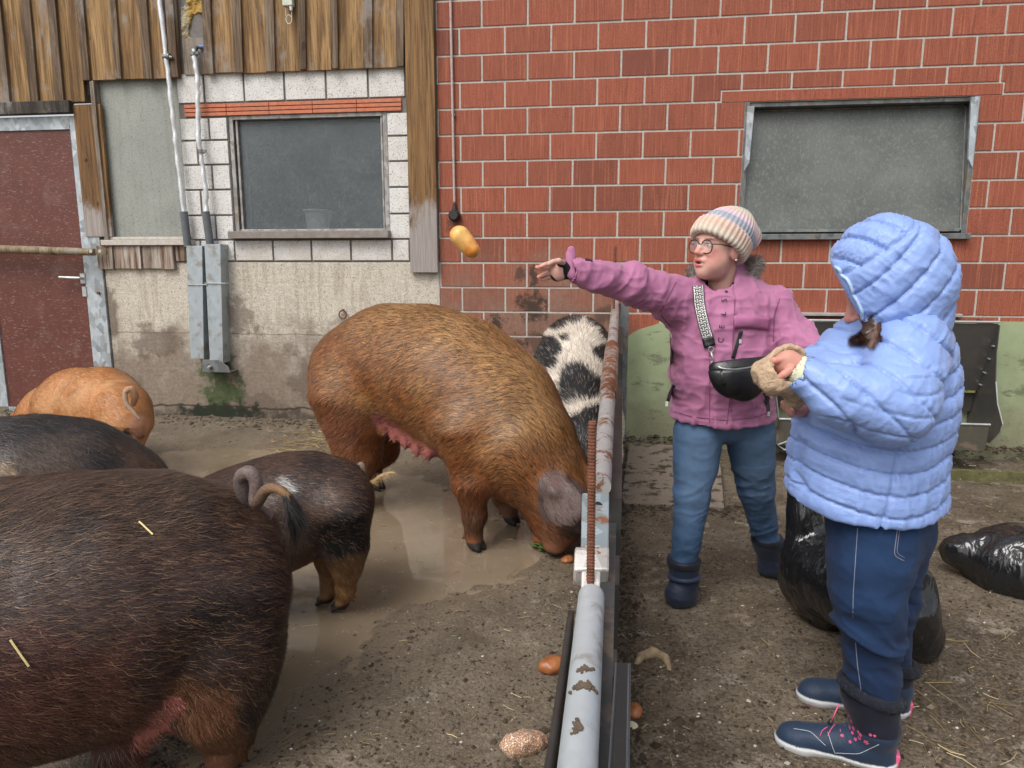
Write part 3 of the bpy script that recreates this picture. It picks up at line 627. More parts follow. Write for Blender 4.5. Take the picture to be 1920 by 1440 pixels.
# insulation hole
e, bs = wthing('wall_opening', wp(362, 60)[0], 0, wp(362, 140)[1], 'broken gap in the siding showing yellow insulation above a grey board', 'opening')
i0, i1 = wp(345, 133)[0] + .01, wp(391, 133)[0] - .004; iv = wp(362, 72)[1]
def foam():
    n = 46; X, Y = np.meshgrid(np.linspace(i0, i1 + .02, n), np.linspace(iv, 3.6, int(n * 3)), indexing='ij'); p = np.stack([X.ravel(), Y.ravel(), 0 * X.ravel()], 1)
    hx, hz = wp(374, 50); d = np.sqrt(((p[:, 0] - hx) / .085) ** 2 + ((p[:, 1] - hz) / .085) ** 2) + (fbm(p, 12, 3, 4) - .5) * .9
    d2 = np.sqrt(((p[:, 0] - wp(338, 0)[0]) / .05) ** 2 + ((p[:, 1] - wp(338, 0)[1]) / .05) ** 2) + (fbm(p, 12, 3, 4) - .5) * .9
    d = np.minimum(d, d2)
    yy = .0 + (fbm(p, 22, 4, 2) - .5) * .05 + .20 * sm(1.15 - d, 0, .2); V = np.stack([p[:, 0], yy, p[:, 1]], 1) - np.array(bs); ny = X.shape[1]; i, j = np.meshgrid(np.arange(n - 1), np.arange(ny - 1), indexing='ij'); i = i.ravel(); j = j.ravel()
    F = np.stack([i * ny + j, (i + 1) * ny + j, (i + 1) * ny + j + 1, i * ny + j + 1], 1)
    nn = fbm(p, 30, 3, 8)[:, None]; col = np.array([.32, .27, .17]) * (.5 + nn) ; col = np.where((fbm(p, 9, 3, 11) > .56)[:, None], np.array([.40, .25, .06]), col); col = np.where((d < 1.1)[:, None], np.array([.014, .012, .010]), col)  # hole coloured near black to stand for the shade inside it
    m = NB('torn_insulation'); m.fin(m.attr('Col'), .95, m.bump(m.noise(m.pos(), 80, 4), .6, .01)); mesh_obj('insulation', V, F, m.m, e, col=col, smooth=True)
foam()
mb = MB(); mb.box(i0, i1 + .01, -.012, .01, wp(362, 141)[1], iv, .6); mb.build('grey_board', M_OLD, e, bs, bevel=.003)
# grey panel
pl = wr(180, 151, 352, 446); pl = (wp(196, 300)[0], wp(349, 300)[0] - .004, wp(280, 447)[1], v2)
e, bs = wthing('boarded_window', (pl[0] + pl[1]) / 2, 0, pl[2], 'tall grey weathered panel closing an opening behind the twin pipes', 'window panel')
mb = MB(); mb.box(pl[0], pl[1], .02, .04, pl[2], pl[3] + .1); mb.build('panel', M_PANEL, e, bs)
mb = MB(); mb.box(pl[0] - .035, pl[0] - .001, -.045, .03, pl[2] - .01, pl[3] - .002, .3); mb.build('side_trim', M_OLD, e, bs, bevel=.002)
mb = MB(); mb.box(wp(198, 455)[0], wp(366, 455)[0], -.06, .02, wp(280, 460)[1], pl[2] - .012); mb.box(pl[0], pl[1], -.02, .0, pl[2] - .01, pl[2] + .012); mb.build('sill', plain('chalky_sill', (.46, .42, .37), .7, 0, .25, 30, .4), e, bs, bevel=.003)
mb = MB(); yb = wp(260, 505)[1]; yt = wp(280, 461)[1]; px_ = [188, 218, 250, 270, 305, 331]
for a, b in zip(px_[:-1], px_[1:]): mb.box(wp(a, 480)[0] + .003, wp(b, 480)[0] - .003, -.03 - (.012 if b - a < 31 else 0), -.004, yb + g_.uniform(0, .008), yt)
mb.box(wp(331, 480)[0] + .004, BL + .0, -.02, .0, wp(335, 490)[1], yt, .9)
tag(mb.build('plank_apron', m_wood('peeling_planks', (.09, .045, .022), (.30, .22, .17), (.50, .44, .38)), wall=True, bevel=.003), 'short peeling planks below the sill of the grey panel', 'planks')
# ---- door
db = wp(60, 770)[1]; dt = wp(60, 245)[1]
e, bs = wthing('stable_door', DR - .5, 0, db, 'scratched maroon door in a galvanised frame at the left', 'door')
u1 = wp(143, 400)[0] + .0; fo = DR
mb = MB(); fi = fo - .17; f2 = fo - .088; top = wp(70, 217)[1]
mb.box(fo - .085, fo, -.02, .05, -.05, top); mb.build('frame', M_GALV, e, bs, bevel=.003)
mb = MB(); mb.box(fi, f2, -.012, .03, db + .03, top - .01); mb.box(fi - 1.1, fi - .001, -.012, .03, dt, top - .01); lf0 = wp(10, 700)[0]
mb.box(lf0 - .09, lf0, -.012, .03, db + .03, dt - .002); mb.box(lf0 + .001, fi - .001, -.010, .03, db - .06, db + .03); mb.build('leaf_frame', M_GALV, e, bs, bevel=.003)
mb = MB(); mb.box(lf0 + .001, fi - .001, .002, .02, db + .031, dt - .001); mb.build('leaf_panel', M_DOOR, e, bs)
hx, hz = wp(158, 521); mb = MB(); mb.tube([(hx, -.012, hz), (hx, -.06, hz), (hx - .02, -.066, hz), (hx - .17, -.066, hz + .006)], [.012, .012, .012, .011], 10); mb.box(hx - .02, hx + .02, -.022, -.012, hz - .045, hz + .035); mb.box(hx - .015, hx + .02, -.020, -.012, hz - .15, hz - .07)
mb.build('handle', M_EDGE, e, bs, smooth=True)
for y in (300, 549): hu, hv = fo - .05, wp(150, y)[1]; mb = MB(); mb.tube([(hu, -.02, hv), (hu, -.035, hv)], .012, 10); mb.build('bolt', M_RUST, e, bs, smooth=True)
mb = MB(); mb.box(wp(-200, 205)[0], wp(142, 205)[0], -.07, -.01, wp(70, 217)[1] + .001, wp(70, 193)[1], .4); tag(mb.build('lintel_board', M_DARKW, wall=True, bevel=.006), 'dark wet timber over the maroon door', 'beam')
mb = MB(); pz = [wp(x, y) for x, y in ((-120, 466), (0, 467), (100, 470), (195, 473))]; mb.tube([(u, -.11, v) for u, v in pz], [.034, .034, .032, .028], 14); mb.box(pz[3][0], pz[3][0] + .10, -.11, -.095, pz[3][1] - .02, pz[3][1] + .018)
po = mb.build('barrier_pole', M_POLE, wall=True, smooth=True); tag(po, 'round wooden pole laid across the maroon door', 'pole')
for x in (171, 188):
    u, v = wp(x, 471, .14); mb = MB(); mb.tube([(0, 0, 0), (0, -.009, 0)], .014, 10); bo = mb.build('screw_head', M_EDGE, po, smooth=True)
    bo.location = po.matrix_basis.inverted() @ w2w(u, -.138, v)
# ---- twin insulated pipes with sheet covers
def pipe(label, top, mid, foam_b, px_c, jog, group='pipes in front of the left barn wall'):
    e, bs = wthing('heating_pipe', wp(*foam_b, .1)[0], 0, 0, label, 'pipe', group)
    a = np.array([*wp(*top, .06)]); b = np.array([*wp(*mid, .06)]); mb = MB(); K = 40; pts = []; rr = []
    for t in np.linspace(0, 1, K):
        q = a + (b - a) * t; j = g_.normal(0, .0022, 2); pts.append((q[0] + j[0] + (.012 * math.sin(t * 9) if jog else 0), -.06 + j[1], q[1])); rr.append(.017 + g_.uniform(-.003, .004))
    mb.tube(pts, rr, 10); mb.build('foil_wrap', M_WHITE, e, bs, smooth=True)
    f = np.array([*wp(*foam_b, .06)]); mb = MB(); mb.tube([(b[0], -.06, b[1] + .02), (f[0], -.06, f[1] - .02)], .030, 16); mb.build('foam_sleeve', M_FOAM, e, bs, smooth=True)
    (x0, y0), (x1, y1) = px_c; c0 = wp(x0, y0, .1); c1 = wp(x1, y1, .1); wt = .066; mb = MB(); sk = c1[0] - c0[0]; zz = (c0[1], c1[1])
    mb.prism([(c0[0] - wt, zz[0]), (c1[0] - wt, zz[1]), (c1[0] + wt * .7, zz[1]), (c0[0] + wt, zz[0])], -.115, -.109)
    mb.prism([(c0[0] + wt - .004, zz[0]), (c1[0] + wt * .7 - .004, zz[1]), (c1[0] + wt * .7, zz[1]), (c0[0] + wt, zz[0])], -.109, -.0)
    mb.prism([(c0[0] - wt, zz[0]), (c1[0] - wt, zz[1]), (c1[0] - wt + .004, zz[1]), (c0[0] - wt + .004, zz[0])], -.109, -.0)
    mb.build('sheet_cover', m_galv('channel_galv', (.42, .47, .50), rust=0, dirt=.6, sp=.85), e, bs, bevel=.001)
    mb = MB(); zc = c0[1] - .3; xc = c0[0] + sk * .25; mb.tube([(xc - wt - .01, -.122, zc), (xc + wt + .03, -.122, zc), (xc + wt + .03, -.0, zc)], .004, 6); mb.build('tie_wire', M_EDGE, e, bs)
    return e, bs, a, b
e1, b1_, a, b = pipe('white foil wrapped pipe with grey sheet cover, left and longer of the twin pipes', (296, -30), (345, 402), (352, 458), ((366, 461), (374, 672)), False)
u, v = wp(313, 107, .06); mb = MB(); mb.tube([(u - .024, -.06, v), (u + .026, -.06, v)], .026, 12); mb.tube([(u + .02, -.07, v), (u + .05, -.07, v - .01)], .012, 8); mb.build('clamp', M_FRAME, e1, b1_, smooth=True)
e2, b2_, a, b = pipe('white foil wrapped pipe bent at the elbow, right and shorter of the twin pipes', (363, 92), (386, 402), (394, 458), ((400, 458), (410, 680)), True)
for y in (101, 284): u, v = wp(363 + (y - 92) * .075, y, .06); mb = MB(); mb.tube([(u, -.06, v - .012), (u, -.06, v + .012)], .027, 12); mb.obox((u + .034, -.07, v), (.012, 0, 0), (0, .008, 0), (0, 0, .01)); mb.build('clamp', M_FRAME, e2, b2_, smooth=True)
u, v = wp(374, 92, .03); mb = MB(); mb.tube([(u - .03, -.04, v - .25), (u - .03, -.045, v - .03), (u - .01, -.04, v + .01), (u + .02, -.02, v + .015), (u + .04, 0, v + .02)], .011, 8); mb.build('black_hose', M_BLACKP, e2, b2_, smooth=True)
mb = MB(); mb.tube([(u + .005, -.035, v + .012), (u + .05, -.03, v + .014)], .017, 10); mb.build('blue_fitting', plain('blue_plastic', (.05, .12, .28), .4), e2, b2_, smooth=True)
u0, v0 = wp(381, 697, .11); u1, v1_ = wp(434, 697, .11); mb = MB(); w_ = u1 - u0; mb.prism([(u0, v0), (u1, v0), (u1 - .02, v0 + .05), (u0 + w_ * .62, v0 + .1), (u0 + .01, v0 + .1)], -.125, -.117); mb.box(u0, u1, -.117, 0, v0, v0 + .006)
br = mb.build('base_bracket', M_FRAME, e2, b2_, bevel=.002); mb = MB(); mb.tube([(u0 + .075, -.125, v0 + .045), (u0 + .075, -.15, v0 + .045)], .014, 6); mb.tube([(u0 + .075, -.15, v0 + .045), (u0 + .075, -.165, v0 + .045)], .007, 8)
mb.build('bolt', M_EDGE, e2, b2_)
# ---- cable conduit on the brick wall
e, bs = wthing('cable_conduit', wp(852, 400)[0], 0, wp(852, 403)[1], 'thin white conduit running down the red brick to a black round cap', 'conduit')
mb = MB(); a = wp(844, -30, .02); b = wp(852, 378, .02); mb.tube([(a[0], -.02, a[1]), ((a[0] * .4 + b[0] * .6), -.02, a[1] * .4 + b[1] * .6), (b[0], -.02, b[1])], .0095, 10); mb.build('tube', plain('dirty_white_conduit', (.42, .33, .30), .5, 0, .3, 40), e, bs, smooth=True)
mb = MB(); u, v = wp(852, 404, .03); mb.tube([(u, -.0, v), (u, -.045, v), (u, -.062, v)], [.043, .043, .03], 20); mb.tube([(u, -.02, v + .09), (u, -.02, v + .03)], [.012, .02], 10); mb.build('cap', M_BLACKP, e, bs, smooth=True)
for y in (216, 300): u, v = wp(849, y, .02); mb = MB(); mb.box(u - .008, u + .018, -.028, 0, v - .008, v + .008); mb.build('clip', M_FOAM, e, bs)
# ---- small box with hook under the siding
e, bs = wthing('hook_box', wp(543, 20, .05)[0], 0, wp(543, 22, .05)[1], 'small pale box with a wire ring hanging on the brown siding', 'hook')
u, v = wp(543, 14, .06); v = wp(543, 14, .06)[1]; mb = MB(); mb.box(u - .038, u + .038, -.10, -.054, v, v + .16); mb.build('housing', plain('pale_housing', (.52, .54, .45), .5), e, bs, bevel=.006)
mb = MB(); mb.tube([(u + .02, -.08, v), (u + .02, -.08, v - .03)], [.014, .011], 10); mb.build('plug', M_WHITE, e, bs, smooth=True)
mb = MB(); mb.tube([(u + .022 * math.sin(t) - .003, -.075, v - .085 + .03 * math.cos(t)) for t in np.linspace(0, 2 * math.pi, 22)[:-1]], .0035, 6, closed=True); mb.tube([(u - .025, -.075, v), (u - .026, -.075, v - .06)], .003, 6); mb.tube([(u + .02, -.075, v - .03), (u + .02, -.075, v - .07)], .003, 6); mb.build('ring', M_EDGE, e, bs, smooth=True)
# ---- iron ring on the concrete
u, v = wp(643, 590, .02); mb = MB(); mb.tube([(u + .03 * math.sin(t), -.025, v + .032 * math.cos(t)) for t in np.linspace(0, 2 * math.pi, 24)[:-1]], .0055, 8, closed=True); mb.tube([(u, 0, v + .035), (u, -.03, v + .035)], .008, 8)
tag(mb.build('iron_ring', M_RUST, wall=True, smooth=True), 'small rusty tethering ring on the concrete above the big sow', 'ring')
# ================================================================ fence between yard and path
def fpt(px, py, Z): return P(px, py, Z)
e = empty('steel_fence', (P(1158, 810, 5.2)[0], 3.0, 0), 'worn galvanised rail fence between the pigs and the two people', 'fence')
fb = np.array(e.location)
r0 = fpt(1155, 562, 5.28); r1 = fpt(1126, 912, 1.66)
def rl(Z):
    t = (Z - r0[1]) / (r1[1] - r0[1]); return r0 + (r1 - r0) * t
mb = MB(); mb.tube([r0, rl(3.6), rl(2.6), r1], .026, 18); mb.build('far_rail', M_RAIL, e, fb, smooth=True)
mb = MB(); mb.tube([rl(3.45), rl(3.1), rl(2.55)], .033, 18); mb.build('rail_sleeve', m_galv('rusty_sleeve', (.40, .33, .29), rust=.9, dirt=.5), e, fb, smooth=True)
# near rail
n0 = fpt(1109, 1118, 1.24); n1 = fpt(1083, 1440, .76); nd = (n1 - n0) / (n0[1] - n1[1])
mb = MB(); mb.tube([n0, n0 + nd * .24, n0 + nd * .48, n0 + nd * .9], .0245, 20); mb.build('near_rail', M_RAILN, e, fb, smooth=True)
M_MUD = plain('caked_mud', (.11, .08, .055), .9, 0, .4, 60, .8)
def mudblob(cx, cy, Z, sx, sy, seed):
    g = np.random.default_rng(seed); mb = MB(); tt = np.linspace(0, .6, 600); yy = proj(n0 + nd * tt[:, None])[1]; t0 = tt[np.argmin(np.abs(yy - cy))]; xc = (cx - proj((n0 + nd * t0)[None])[0][0]) * PS(cx, cy, (n0 + nd * t0)[1])
    for i in range(42):
        c = n0 + nd * (t0 + g.normal(0, sy * .0009)); x = np.clip(xc + g.normal(0, sx * .00045), -.019, .019); z = math.sqrt(.0245 ** 2 - x * x)
        mb.obox(c + np.array([x, 0, z]), (g.uniform(.0006, .0026), .0006, 0), (-.0008, g.uniform(.001, .0032), 0), (0, 0, g.uniform(.0006, .0022)))
    return mb
# edge-on board below the rails, seen as a dark strip on the path side
def plate(mb, Za, Zb, off, th, top, ya=None, bot=0.0):
    a = rl(Za) if Za > 1.5 else n0 + nd * (n0[1] - Za); b = rl(Zb) if Zb > 1.5 else n0 + nd * (n0[1] - Zb)
    V = []
    for q, Z in ((a, Za), (b, Zb)):
        for s_ in (-1, 1):
            V += [(q[0] + off + s_ * th, Z, bot), (q[0] + off + s_ * th, Z, q[2] + top)]
    mb.add(V, [(0, 1, 3, 2), (4, 6, 7, 5), (0, 4, 5, 1), (2, 3, 7, 6), (1, 5, 7, 3), (0, 2, 6, 4)])
mb = MB(); gx0 = G(1160, 830)[0]; gx1 = G(1146, 1440)[0]
def fx(Z): return gx1 + (gx0 - gx1) * (Z - 1.6) / (5.0 - 1.6)
def board(mb, Za, Zb, z0, z1, th=.015, off=0):
    V = [(fx(Z) - (0 if s_ else th * 2) + off, Z, z) for Z in (Za, Zb) for s_ in (0, 1) for z in (z0, z1)]
    mb.add(V, [(0, 1, 3, 2), (4, 6, 7, 5), (0, 4, 5, 1), (2, 3, 7, 6), (1, 5, 7, 3), (0, 2, 6, 4)])
def btop(Z): return (rl(Z)[2] if Z > 1.5 else n0[2]) - .035
M_BOARD = plain('dark_wet_steel', (.04, .039, .037), .55, 0, .5, 8, .3)
for Za, Zb in ((5.2, 3.55), (3.54, 1.72)): board(mb, Za, Zb, .01, .22); board(mb, Za, Zb, .30, .48); board(mb, Za, Zb, .56, btop(Zb) - .02)
mb.build('barrier_boards', M_BOARD, e, fb)
mb = MB(); board(mb, 1.70, .35, .01, n0[2] - .03, .014, -.012); mb.build('barrier_panel', m_galv('wet_panel', (.085, .09, .09), dirt=.7, sp=.85), e, fb)
# posts
mb = MB(); x = fx(5.15); mb.box(x - .03, x + .03, 5.08, 5.16, 0, r0[2] - .02); mb.build('post', M_FRAME, e, fb)
mb = MB(); q = fpt(1152, 520, 4.6); mb.tube([(q[0], 4.6, rl(4.6)[2]), (q[0], 4.6, P(1152, 462, 4.6)[2])], .009, 8); mb.build('rod', M_RUST, e, fb, smooth=True)
# grey flat end with a hole, clamp and latch
def quadplate(mb, pts, th=.012):
    pts = [np.array(p) for p in pts]; n = np.cross(pts[1] - pts[0], pts[3] - pts[0]); n /= np.linalg.norm(n)
    V = [p + n * s_ * th / 2 for s_ in (-1, 1) for p in pts]; k = len(pts)
    mb.add(V, [tuple(range(k - 1, -1, -1)), tuple(range(k, 2 * k))] + [(i, (i + 1) % k, (i + 1) % k + k, i + k) for i in range(k)])
mb = MB(); quadplate(mb, [fpt(1091, 930, 1.60), fpt(1142, 930, 1.60), fpt(1141, 1042, 1.42), fpt(1089, 1042, 1.42)], .02)
mb.build('end_plate', m_galv('blue_grey_plate', (.33, .38, .40), rust=.12, dirt=.4), e, fb, bevel=.003)
mb = MB(); c = fpt(1121, 949, 1.567); d = fpt(1121, 949, 1.0) - c; d /= np.linalg.norm(d); mb.tube([c - d * .005, c + d * .0125], .0105, 16); mb.build('bolt_hole_shade', M_DARK, e, fb)  # solid black plug painted as the shade in the hole
mb = MB(); a, b_, c, d = fpt(1077, 1040, 1.42), fpt(1141, 1040, 1.42), fpt(1141, 1084, 1.36), fpt(1075, 1084, 1.36); quadplate(mb, [a, b_, c, d], .05); quadplate(mb, [fpt(1096, 1026, 1.44), fpt(1127, 1026, 1.44), fpt(1127, 1041, 1.42), fpt(1096, 1041, 1.42)], .02)
mb.build('clamp_block', M_BRKT, e, fb, bevel=.005)
mb = MB(); quadplate(mb, [fpt(1090, 1074, 1.30), fpt(1126, 1074, 1.30), fpt(1124, 1110, 1.265), fpt(1089, 1110, 1.265)], .018); quadplate(mb, [fpt(1094, 1110, 1.28), fpt(1119, 1110, 1.28), fpt(1120, 1126, 1.25), fpt(1093, 1126, 1.25)], .012)
mb.build('latch_plate', M_BRKT, e, fb, bevel=.004)
mb = MB(); a = fpt(1107, 1093, 1.275); b_ = fpt(1111, 790, 1.275); K = 300; pts = [a + (b_ - a) * t for t in np.linspace(0, 1, K)]; mb.tube(pts, [.0072 + (.0010 if i % 6 < 3 else 0) for i in range(K)], 10)
mb.build('latch_pin', M_RUST, e, fb)
mud = MB()
for q in ((1096, 1283, .97, 9, 5, 1), (1094, 1314, .93, 16, 5, 2), (1097, 1318, .93, 16, 4, 3), (1082, 1396, .83, 6, 6, 4)):
    m_ = mudblob(*q); mud.add(m_.V, m_.F)
o = mud.build('mud_cake', M_MUD, e, fb, smooth=False); o['kind'] = 'stuff'
# rubber apron hanging on the pigs' side of the near rail
V = []; F = []; nI, nJ = 22, 14
for i in range(nI):
    t = i / (nI - 1); Z = 1.22 - t * .62
    top = n0 + nd * (n0[1] - Z); yb = None
    for j in range(nJ):
        s_ = j / (nJ - 1); x = top[0] - .03 - (.015 + .055 * t) * math.sin(s_ * 1.6) * (1 + .15 * math.sin(t * 9)); V.append((x, Z, top[2] - .02 - .52 * s_))
F = [(i * nJ + j, (i + 1) * nJ + j, (i + 1) * nJ + j + 1, i * nJ + j + 1) for i in range(nI - 1) for j in range(nJ - 1)]
o = mesh_obj('rubber_apron', np.array(V) - fb, F, M_RUBBER, e, smooth=True); s_ = o.modifiers.new('thick', 'SOLIDIFY'); s_.thickness = .012
# dark slotted upright on the path side
a = fpt(1168, 1254, 1.02); b_ = fpt(1160, 1460, .74)
e2 = empty('slotted_upright', (a[0], a[1], 0), 'dark grey slotted steel rail end beside the near fence rail', 'rail'); bs = np.array(e2.location)
dv = (b_ - a); L = np.linalg.norm(dv); dv /= L; sx = np.array([1., 0, 0]) - dv * dv[0]; sx /= np.linalg.norm(sx); nn = np.cross(sx, dv); L = .62
mb = MB(); hw = .0115; mb.obox(a + dv * L / 2 - nn * .006, sx * hw, dv * L / 2, nn * .004); mb.build('channel_web', M_DARK, e2, bs); mb = MB(); mb.obox(a + dv * L / 2 + sx * (hw - .002), sx * .0028, dv * L / 2, nn * .010); mb.obox(a + dv * L / 2 - sx * (hw - .002), sx * .0028, dv * L / 2, nn * .010)  # web painted black for the shade behind the slots
for k in range(11): mb.obox(a + dv * (.004 + k * .058), sx * hw, dv * .004, nn * .009)
mb.build('slotted_channel', m_galv('dark_channel', (.13, .15, .17), dirt=.3, rough=.4, sp=.9), e2, bs, bevel=.001)
# ================================================================ feeder against the green plinth
fu0 = wp(1440, 620, .0)[0]; fu1 = wp(1868, 604, .25)[0]; ft = wp(1860, 604, .30)[1]
e, bs = wthing('feeder', (fu0 + fu1) / 2, -.2, 0, 'big grey steel hopper feeder standing against the green plinth behind the girl', 'feeder')
bz = .02; mb = MB()
side = [(0, ft), (-.30, ft - .02), (-.30, ft - .20), (-.33, .52), (-.38, .38), (-.47, .26), (-.45, .20), (-.34, .10), (0, .08)]
def side_mesh(u, th):
    V = [(u + s_ * th, y, z) for s_ in (0, 1) for y, z in side]; k = len(side); mb.add(V, [tuple(range(k)), tuple(range(2 * k - 1, k - 1, -1))] + [(i, i + k, (i + 1) % k + k, (i + 1) % k) for i in range(k)])
side_mesh(fu1 - .004, .006); mb.build('end_plate', M_STEEL, e, bs); mb = MB(); side_mesh(fu0, .006); mb.build('end_plate', M_STEEL, e, bs)
mb = MB(); 
def sheet(y0, z0, y1, z1, ua, ub, th=.004): mb.add([(ua, y0, z0), (ub, y0, z0), (ub, y1, z1), (ua, y1, z1), (ua, y0 + th, z0), (ub, y0 + th, z0), (ub, y1 + th, z1), (ua, y1 + th, z1)], [(0, 1, 2, 3), (7, 6, 5, 4), (0, 4, 5, 1), (1, 5, 6, 2), (2, 6, 7, 3), (3, 7, 4, 0)])
sheet(-.12, .42, -.285, ft - .012, fu0 + .01, fu1 - .006); mb.build('hopper_front', M_STEEL, e, bs)
mb = MB(); sheet(-.06, .26, -.10, .42, fu0 + .01, fu1 - .01); mb.build('throat', M_STEEL, e, bs)
mb = MB(); sheet(-.40, .06, -.42, .24, fu0 + .01, fu1 - .055); sheet(-.38, .06, -.05, .055, fu0 + .01, fu1 - .055); mb.build('trough', m_galv('crusted_trough', (.12, .11, .085), dirt=.95, rough=.7, sp=.9), e, bs)
mb = MB(); mb.tube([(fu0 + .01, -.42, .245), (fu1 - .05, -.42, .245)], .008, 8); mb.tube([(fu0 + .01, -.29, ft), (fu1, -.29, ft)], .008, 8); mb.build('rim', M_EDGE, e, bs, smooth=True)
mb = MB(); mb.tube([(fu1, y, z) for y, z in side[3:8]], .004, 6); mb.build('edge_bead', M_EDGE, e, bs, smooth=True)
mb = MB(); mb.box(fu0 + .02, fu1 - .02, -.125, -.108, .405, .42); mb.build('mossy_ledge', plain('moss_ledge', (.16, .17, .05), .9, 0, .5, 60, .6), e, bs)
mb = MB(); mb.box(fu0, fu1 - .12, -.05, .0, ft + .012, ft + .035); mb.build('lid_hinge', M_EDGE, e, bs, bevel=.003)
mb = MB()
for z in (.47, .56, .66, .75): mb.tube([(fu1 - .012, -.13 - (z - .42) * .38, z), (fu1 - .012, -.155 - (z - .42) * .38, z)], .006, 8)
mb.build('bolts', M_EDGE, e, bs)['kind'] = 'stuff'
# mossy board along the wall, right
q0 = wp(1700, 898, .25); mb = MB(); mb.box(wp(1700, 890, .5)[0], 4.2, -.62, -.58, -.12, .0 - .02); tag(mb.build('mossy_board', plain('mossy_wood', (.10, .095, .035), .9, 0, .5, 25, .6), wall=True), 'long low mossy board on the ground in front of the feeder', 'board')
# paving slabs by the fence
def pslab(label, pts, z, seed):
    q = np.array([G(*p, z=z)[:2] for p in pts]); c = q.mean(0); mb = MB(); k = len(q)
    V = [(a, b_, zz) for zz in (-.02, z) for a, b_ in q]; mb.add(V, [tuple(range(k)), tuple(range(2 * k - 1, k - 1, -1))] + [(i, i + k, (i + 1) % k + k, (i + 1) % k) for i in range(k)]); 
    return tag(mb.build('paving_slab', M_SLAB, bevel=.006), label, 'slab', 'worn slabs beside the fence')
sl = NB('worn_slab'); p_ = sl.pos(); a_ = sl.noise(p_, 9, 6, .7); b2 = sl.noise(p_, 70, 5, .75); c_ = sl.mix(b2, (.15, .115, .085), (.30, .25, .20)); c_ = sl.mix(sl.ss(a_, .52, .66), c_, (.05, .036, .025)); sl.fin(c_, .85, sl.bump(sl.math('ADD', b2, a_), .8, .008)); M_SLAB = sl.m
pslab('worn concrete slab beside the fence just in front of the green plinth', [(1180, 830), (1345, 838), (1352, 880), (1358, 950), (1163, 942)], .012, 1)
# ================================================================ bread and scraps
M_CRUST = NB('bread_crust'); p_ = M_CRUST.pos(); a_ = M_CRUST.noise(p_, 25, 4, .6); M_CRUST.fin(M_CRUST.mix(a_, (.20, .055, .018), (.42, .17, .06)), .35, M_CRUST.bump(M_CRUST.noise(p_, 90, 4), .4, .002), spec=.5); M_CRUST = M_CRUST.m
sb = NB('salted_crust'); p_ = sb.pos(); a_ = sb.noise(p_, 30, 4, .6); s_ = sb.noise(p_, 260, 3, .6); sb.fin(sb.mix(sb.ss(s_, .54, .6), sb.mix(a_, (.25, .09, .035), (.48, .24, .12)), (.72, .66, .56)), .6, sb.bump(s_, .6, .003)); M_SALT = sb.m
M_GOLD = NB('golden_crust'); p_ = M_GOLD.co(); a_ = M_GOLD.noise(p_, 9, 3, .5); M_GOLD.fin(M_GOLD.mix(M_GOLD.ss(a_, .35, .65), (.82, .47, .15), (.66, .24, .045)), .38, spec=.4); M_GOLD = M_GOLD.m
M_CRUMB = plain('bread_crumb', (.72, .62, .44), .85, 0, .25, 60, .6); M_MOULD = plain('mouldy_bread', (.30, .22, .13), .85, 0, .5, 40, .8)
def lump(name, label, cat, build, lo, hi, h, mat, seed=1, amp=.003, sc_=40, group=None, smoothit=1):
    S = SDF.box(lo, hi, h); build(S); V, Fq = S.mesh(); V = smooth_mesh(V, Fq, smoothit); N = vnormals(V, Fq); V = V + N * ((fbm(V, sc_, 3, seed) - .5) * 2 * amp)[:, None]
    return tag(mesh_obj(name, V, Fq, mat, smooth=True), label, cat, group)
def bun(px, py, r, label, mat, seed, el=(1, 1, .7), rot=0, name='bread_roll', cat='bread'):
    g = G(px, py); c = np.array([g[0], g[1], r * el[2] * .9]); ca, sa = math.cos(rot), math.sin(rot); m = r * 1.5
    return lump(name, label, cat, lambda S: S.ell(c, np.array(el) * r, .01, rot=[(ca, sa, 0), (-sa, ca, 0), (0, 0, 1)]), c - m, c + m, .004, mat, seed, r * .38, 16, 'scraps of bread on the ground')
bun(1014, 1020, .042, 'round brown bun at the mouth of the big sow', M_CRUST, 3)
bun(1034, 1260, .042, 'glazed brown bun on the ground beside the near rail', M_CRUST, 4, (1.1, .85, .7), .4)
bun(982, 1408, .052, 'salted oblong roll at the lower edge beside the rubber apron', M_SALT, 5, (1.25, .72, .6), .25)
bun(1066, 1055, .036, 'torn brown crust between the sow and the rail', M_CRUST, 6, (1.1, .8, .5), 1)
bun(1186, 1343, .028, 'small torn crust on the ground behind the slotted upright', M_CRUST, 7, (.9, 1.1, .7), .3)
bun(1188, 1368, .016, 'white crumb piece below the small torn crust', M_CRUMB, 8, (.8, 1.4, .5), .2)
bun(1153, 846, .020, 'yellow crust piece by the far end of the fence', M_GOLD, 9, (1, 1, .8))
bun(1157, 996, .018, 'small flat golden crust beside the rail behind the woman', M_GOLD, 10, (1.5, .8, .6), .2)
def cresc(S):
    P_ = [G(1191, 1252), G(1203, 1238), G(1224, 1232), G(1246, 1240), G(1256, 1262)]; r = [.008, .014, .017, .014, .007]
    for a, b_, x, y in zip(P_[:-1], P_[1:], r[:-1], r[1:]): S.rc(a + [0, 0, x], b_ + [0, 0, y], x, y, .006)
q = G(1222, 1245); lump('bread_roll', 'dirty crescent shaped piece of bread on the path', 'bread', cresc, q - .09, q + [.09, .09, .06], .003, M_MOULD, 11, .003, 60, 'scraps of bread on the ground')
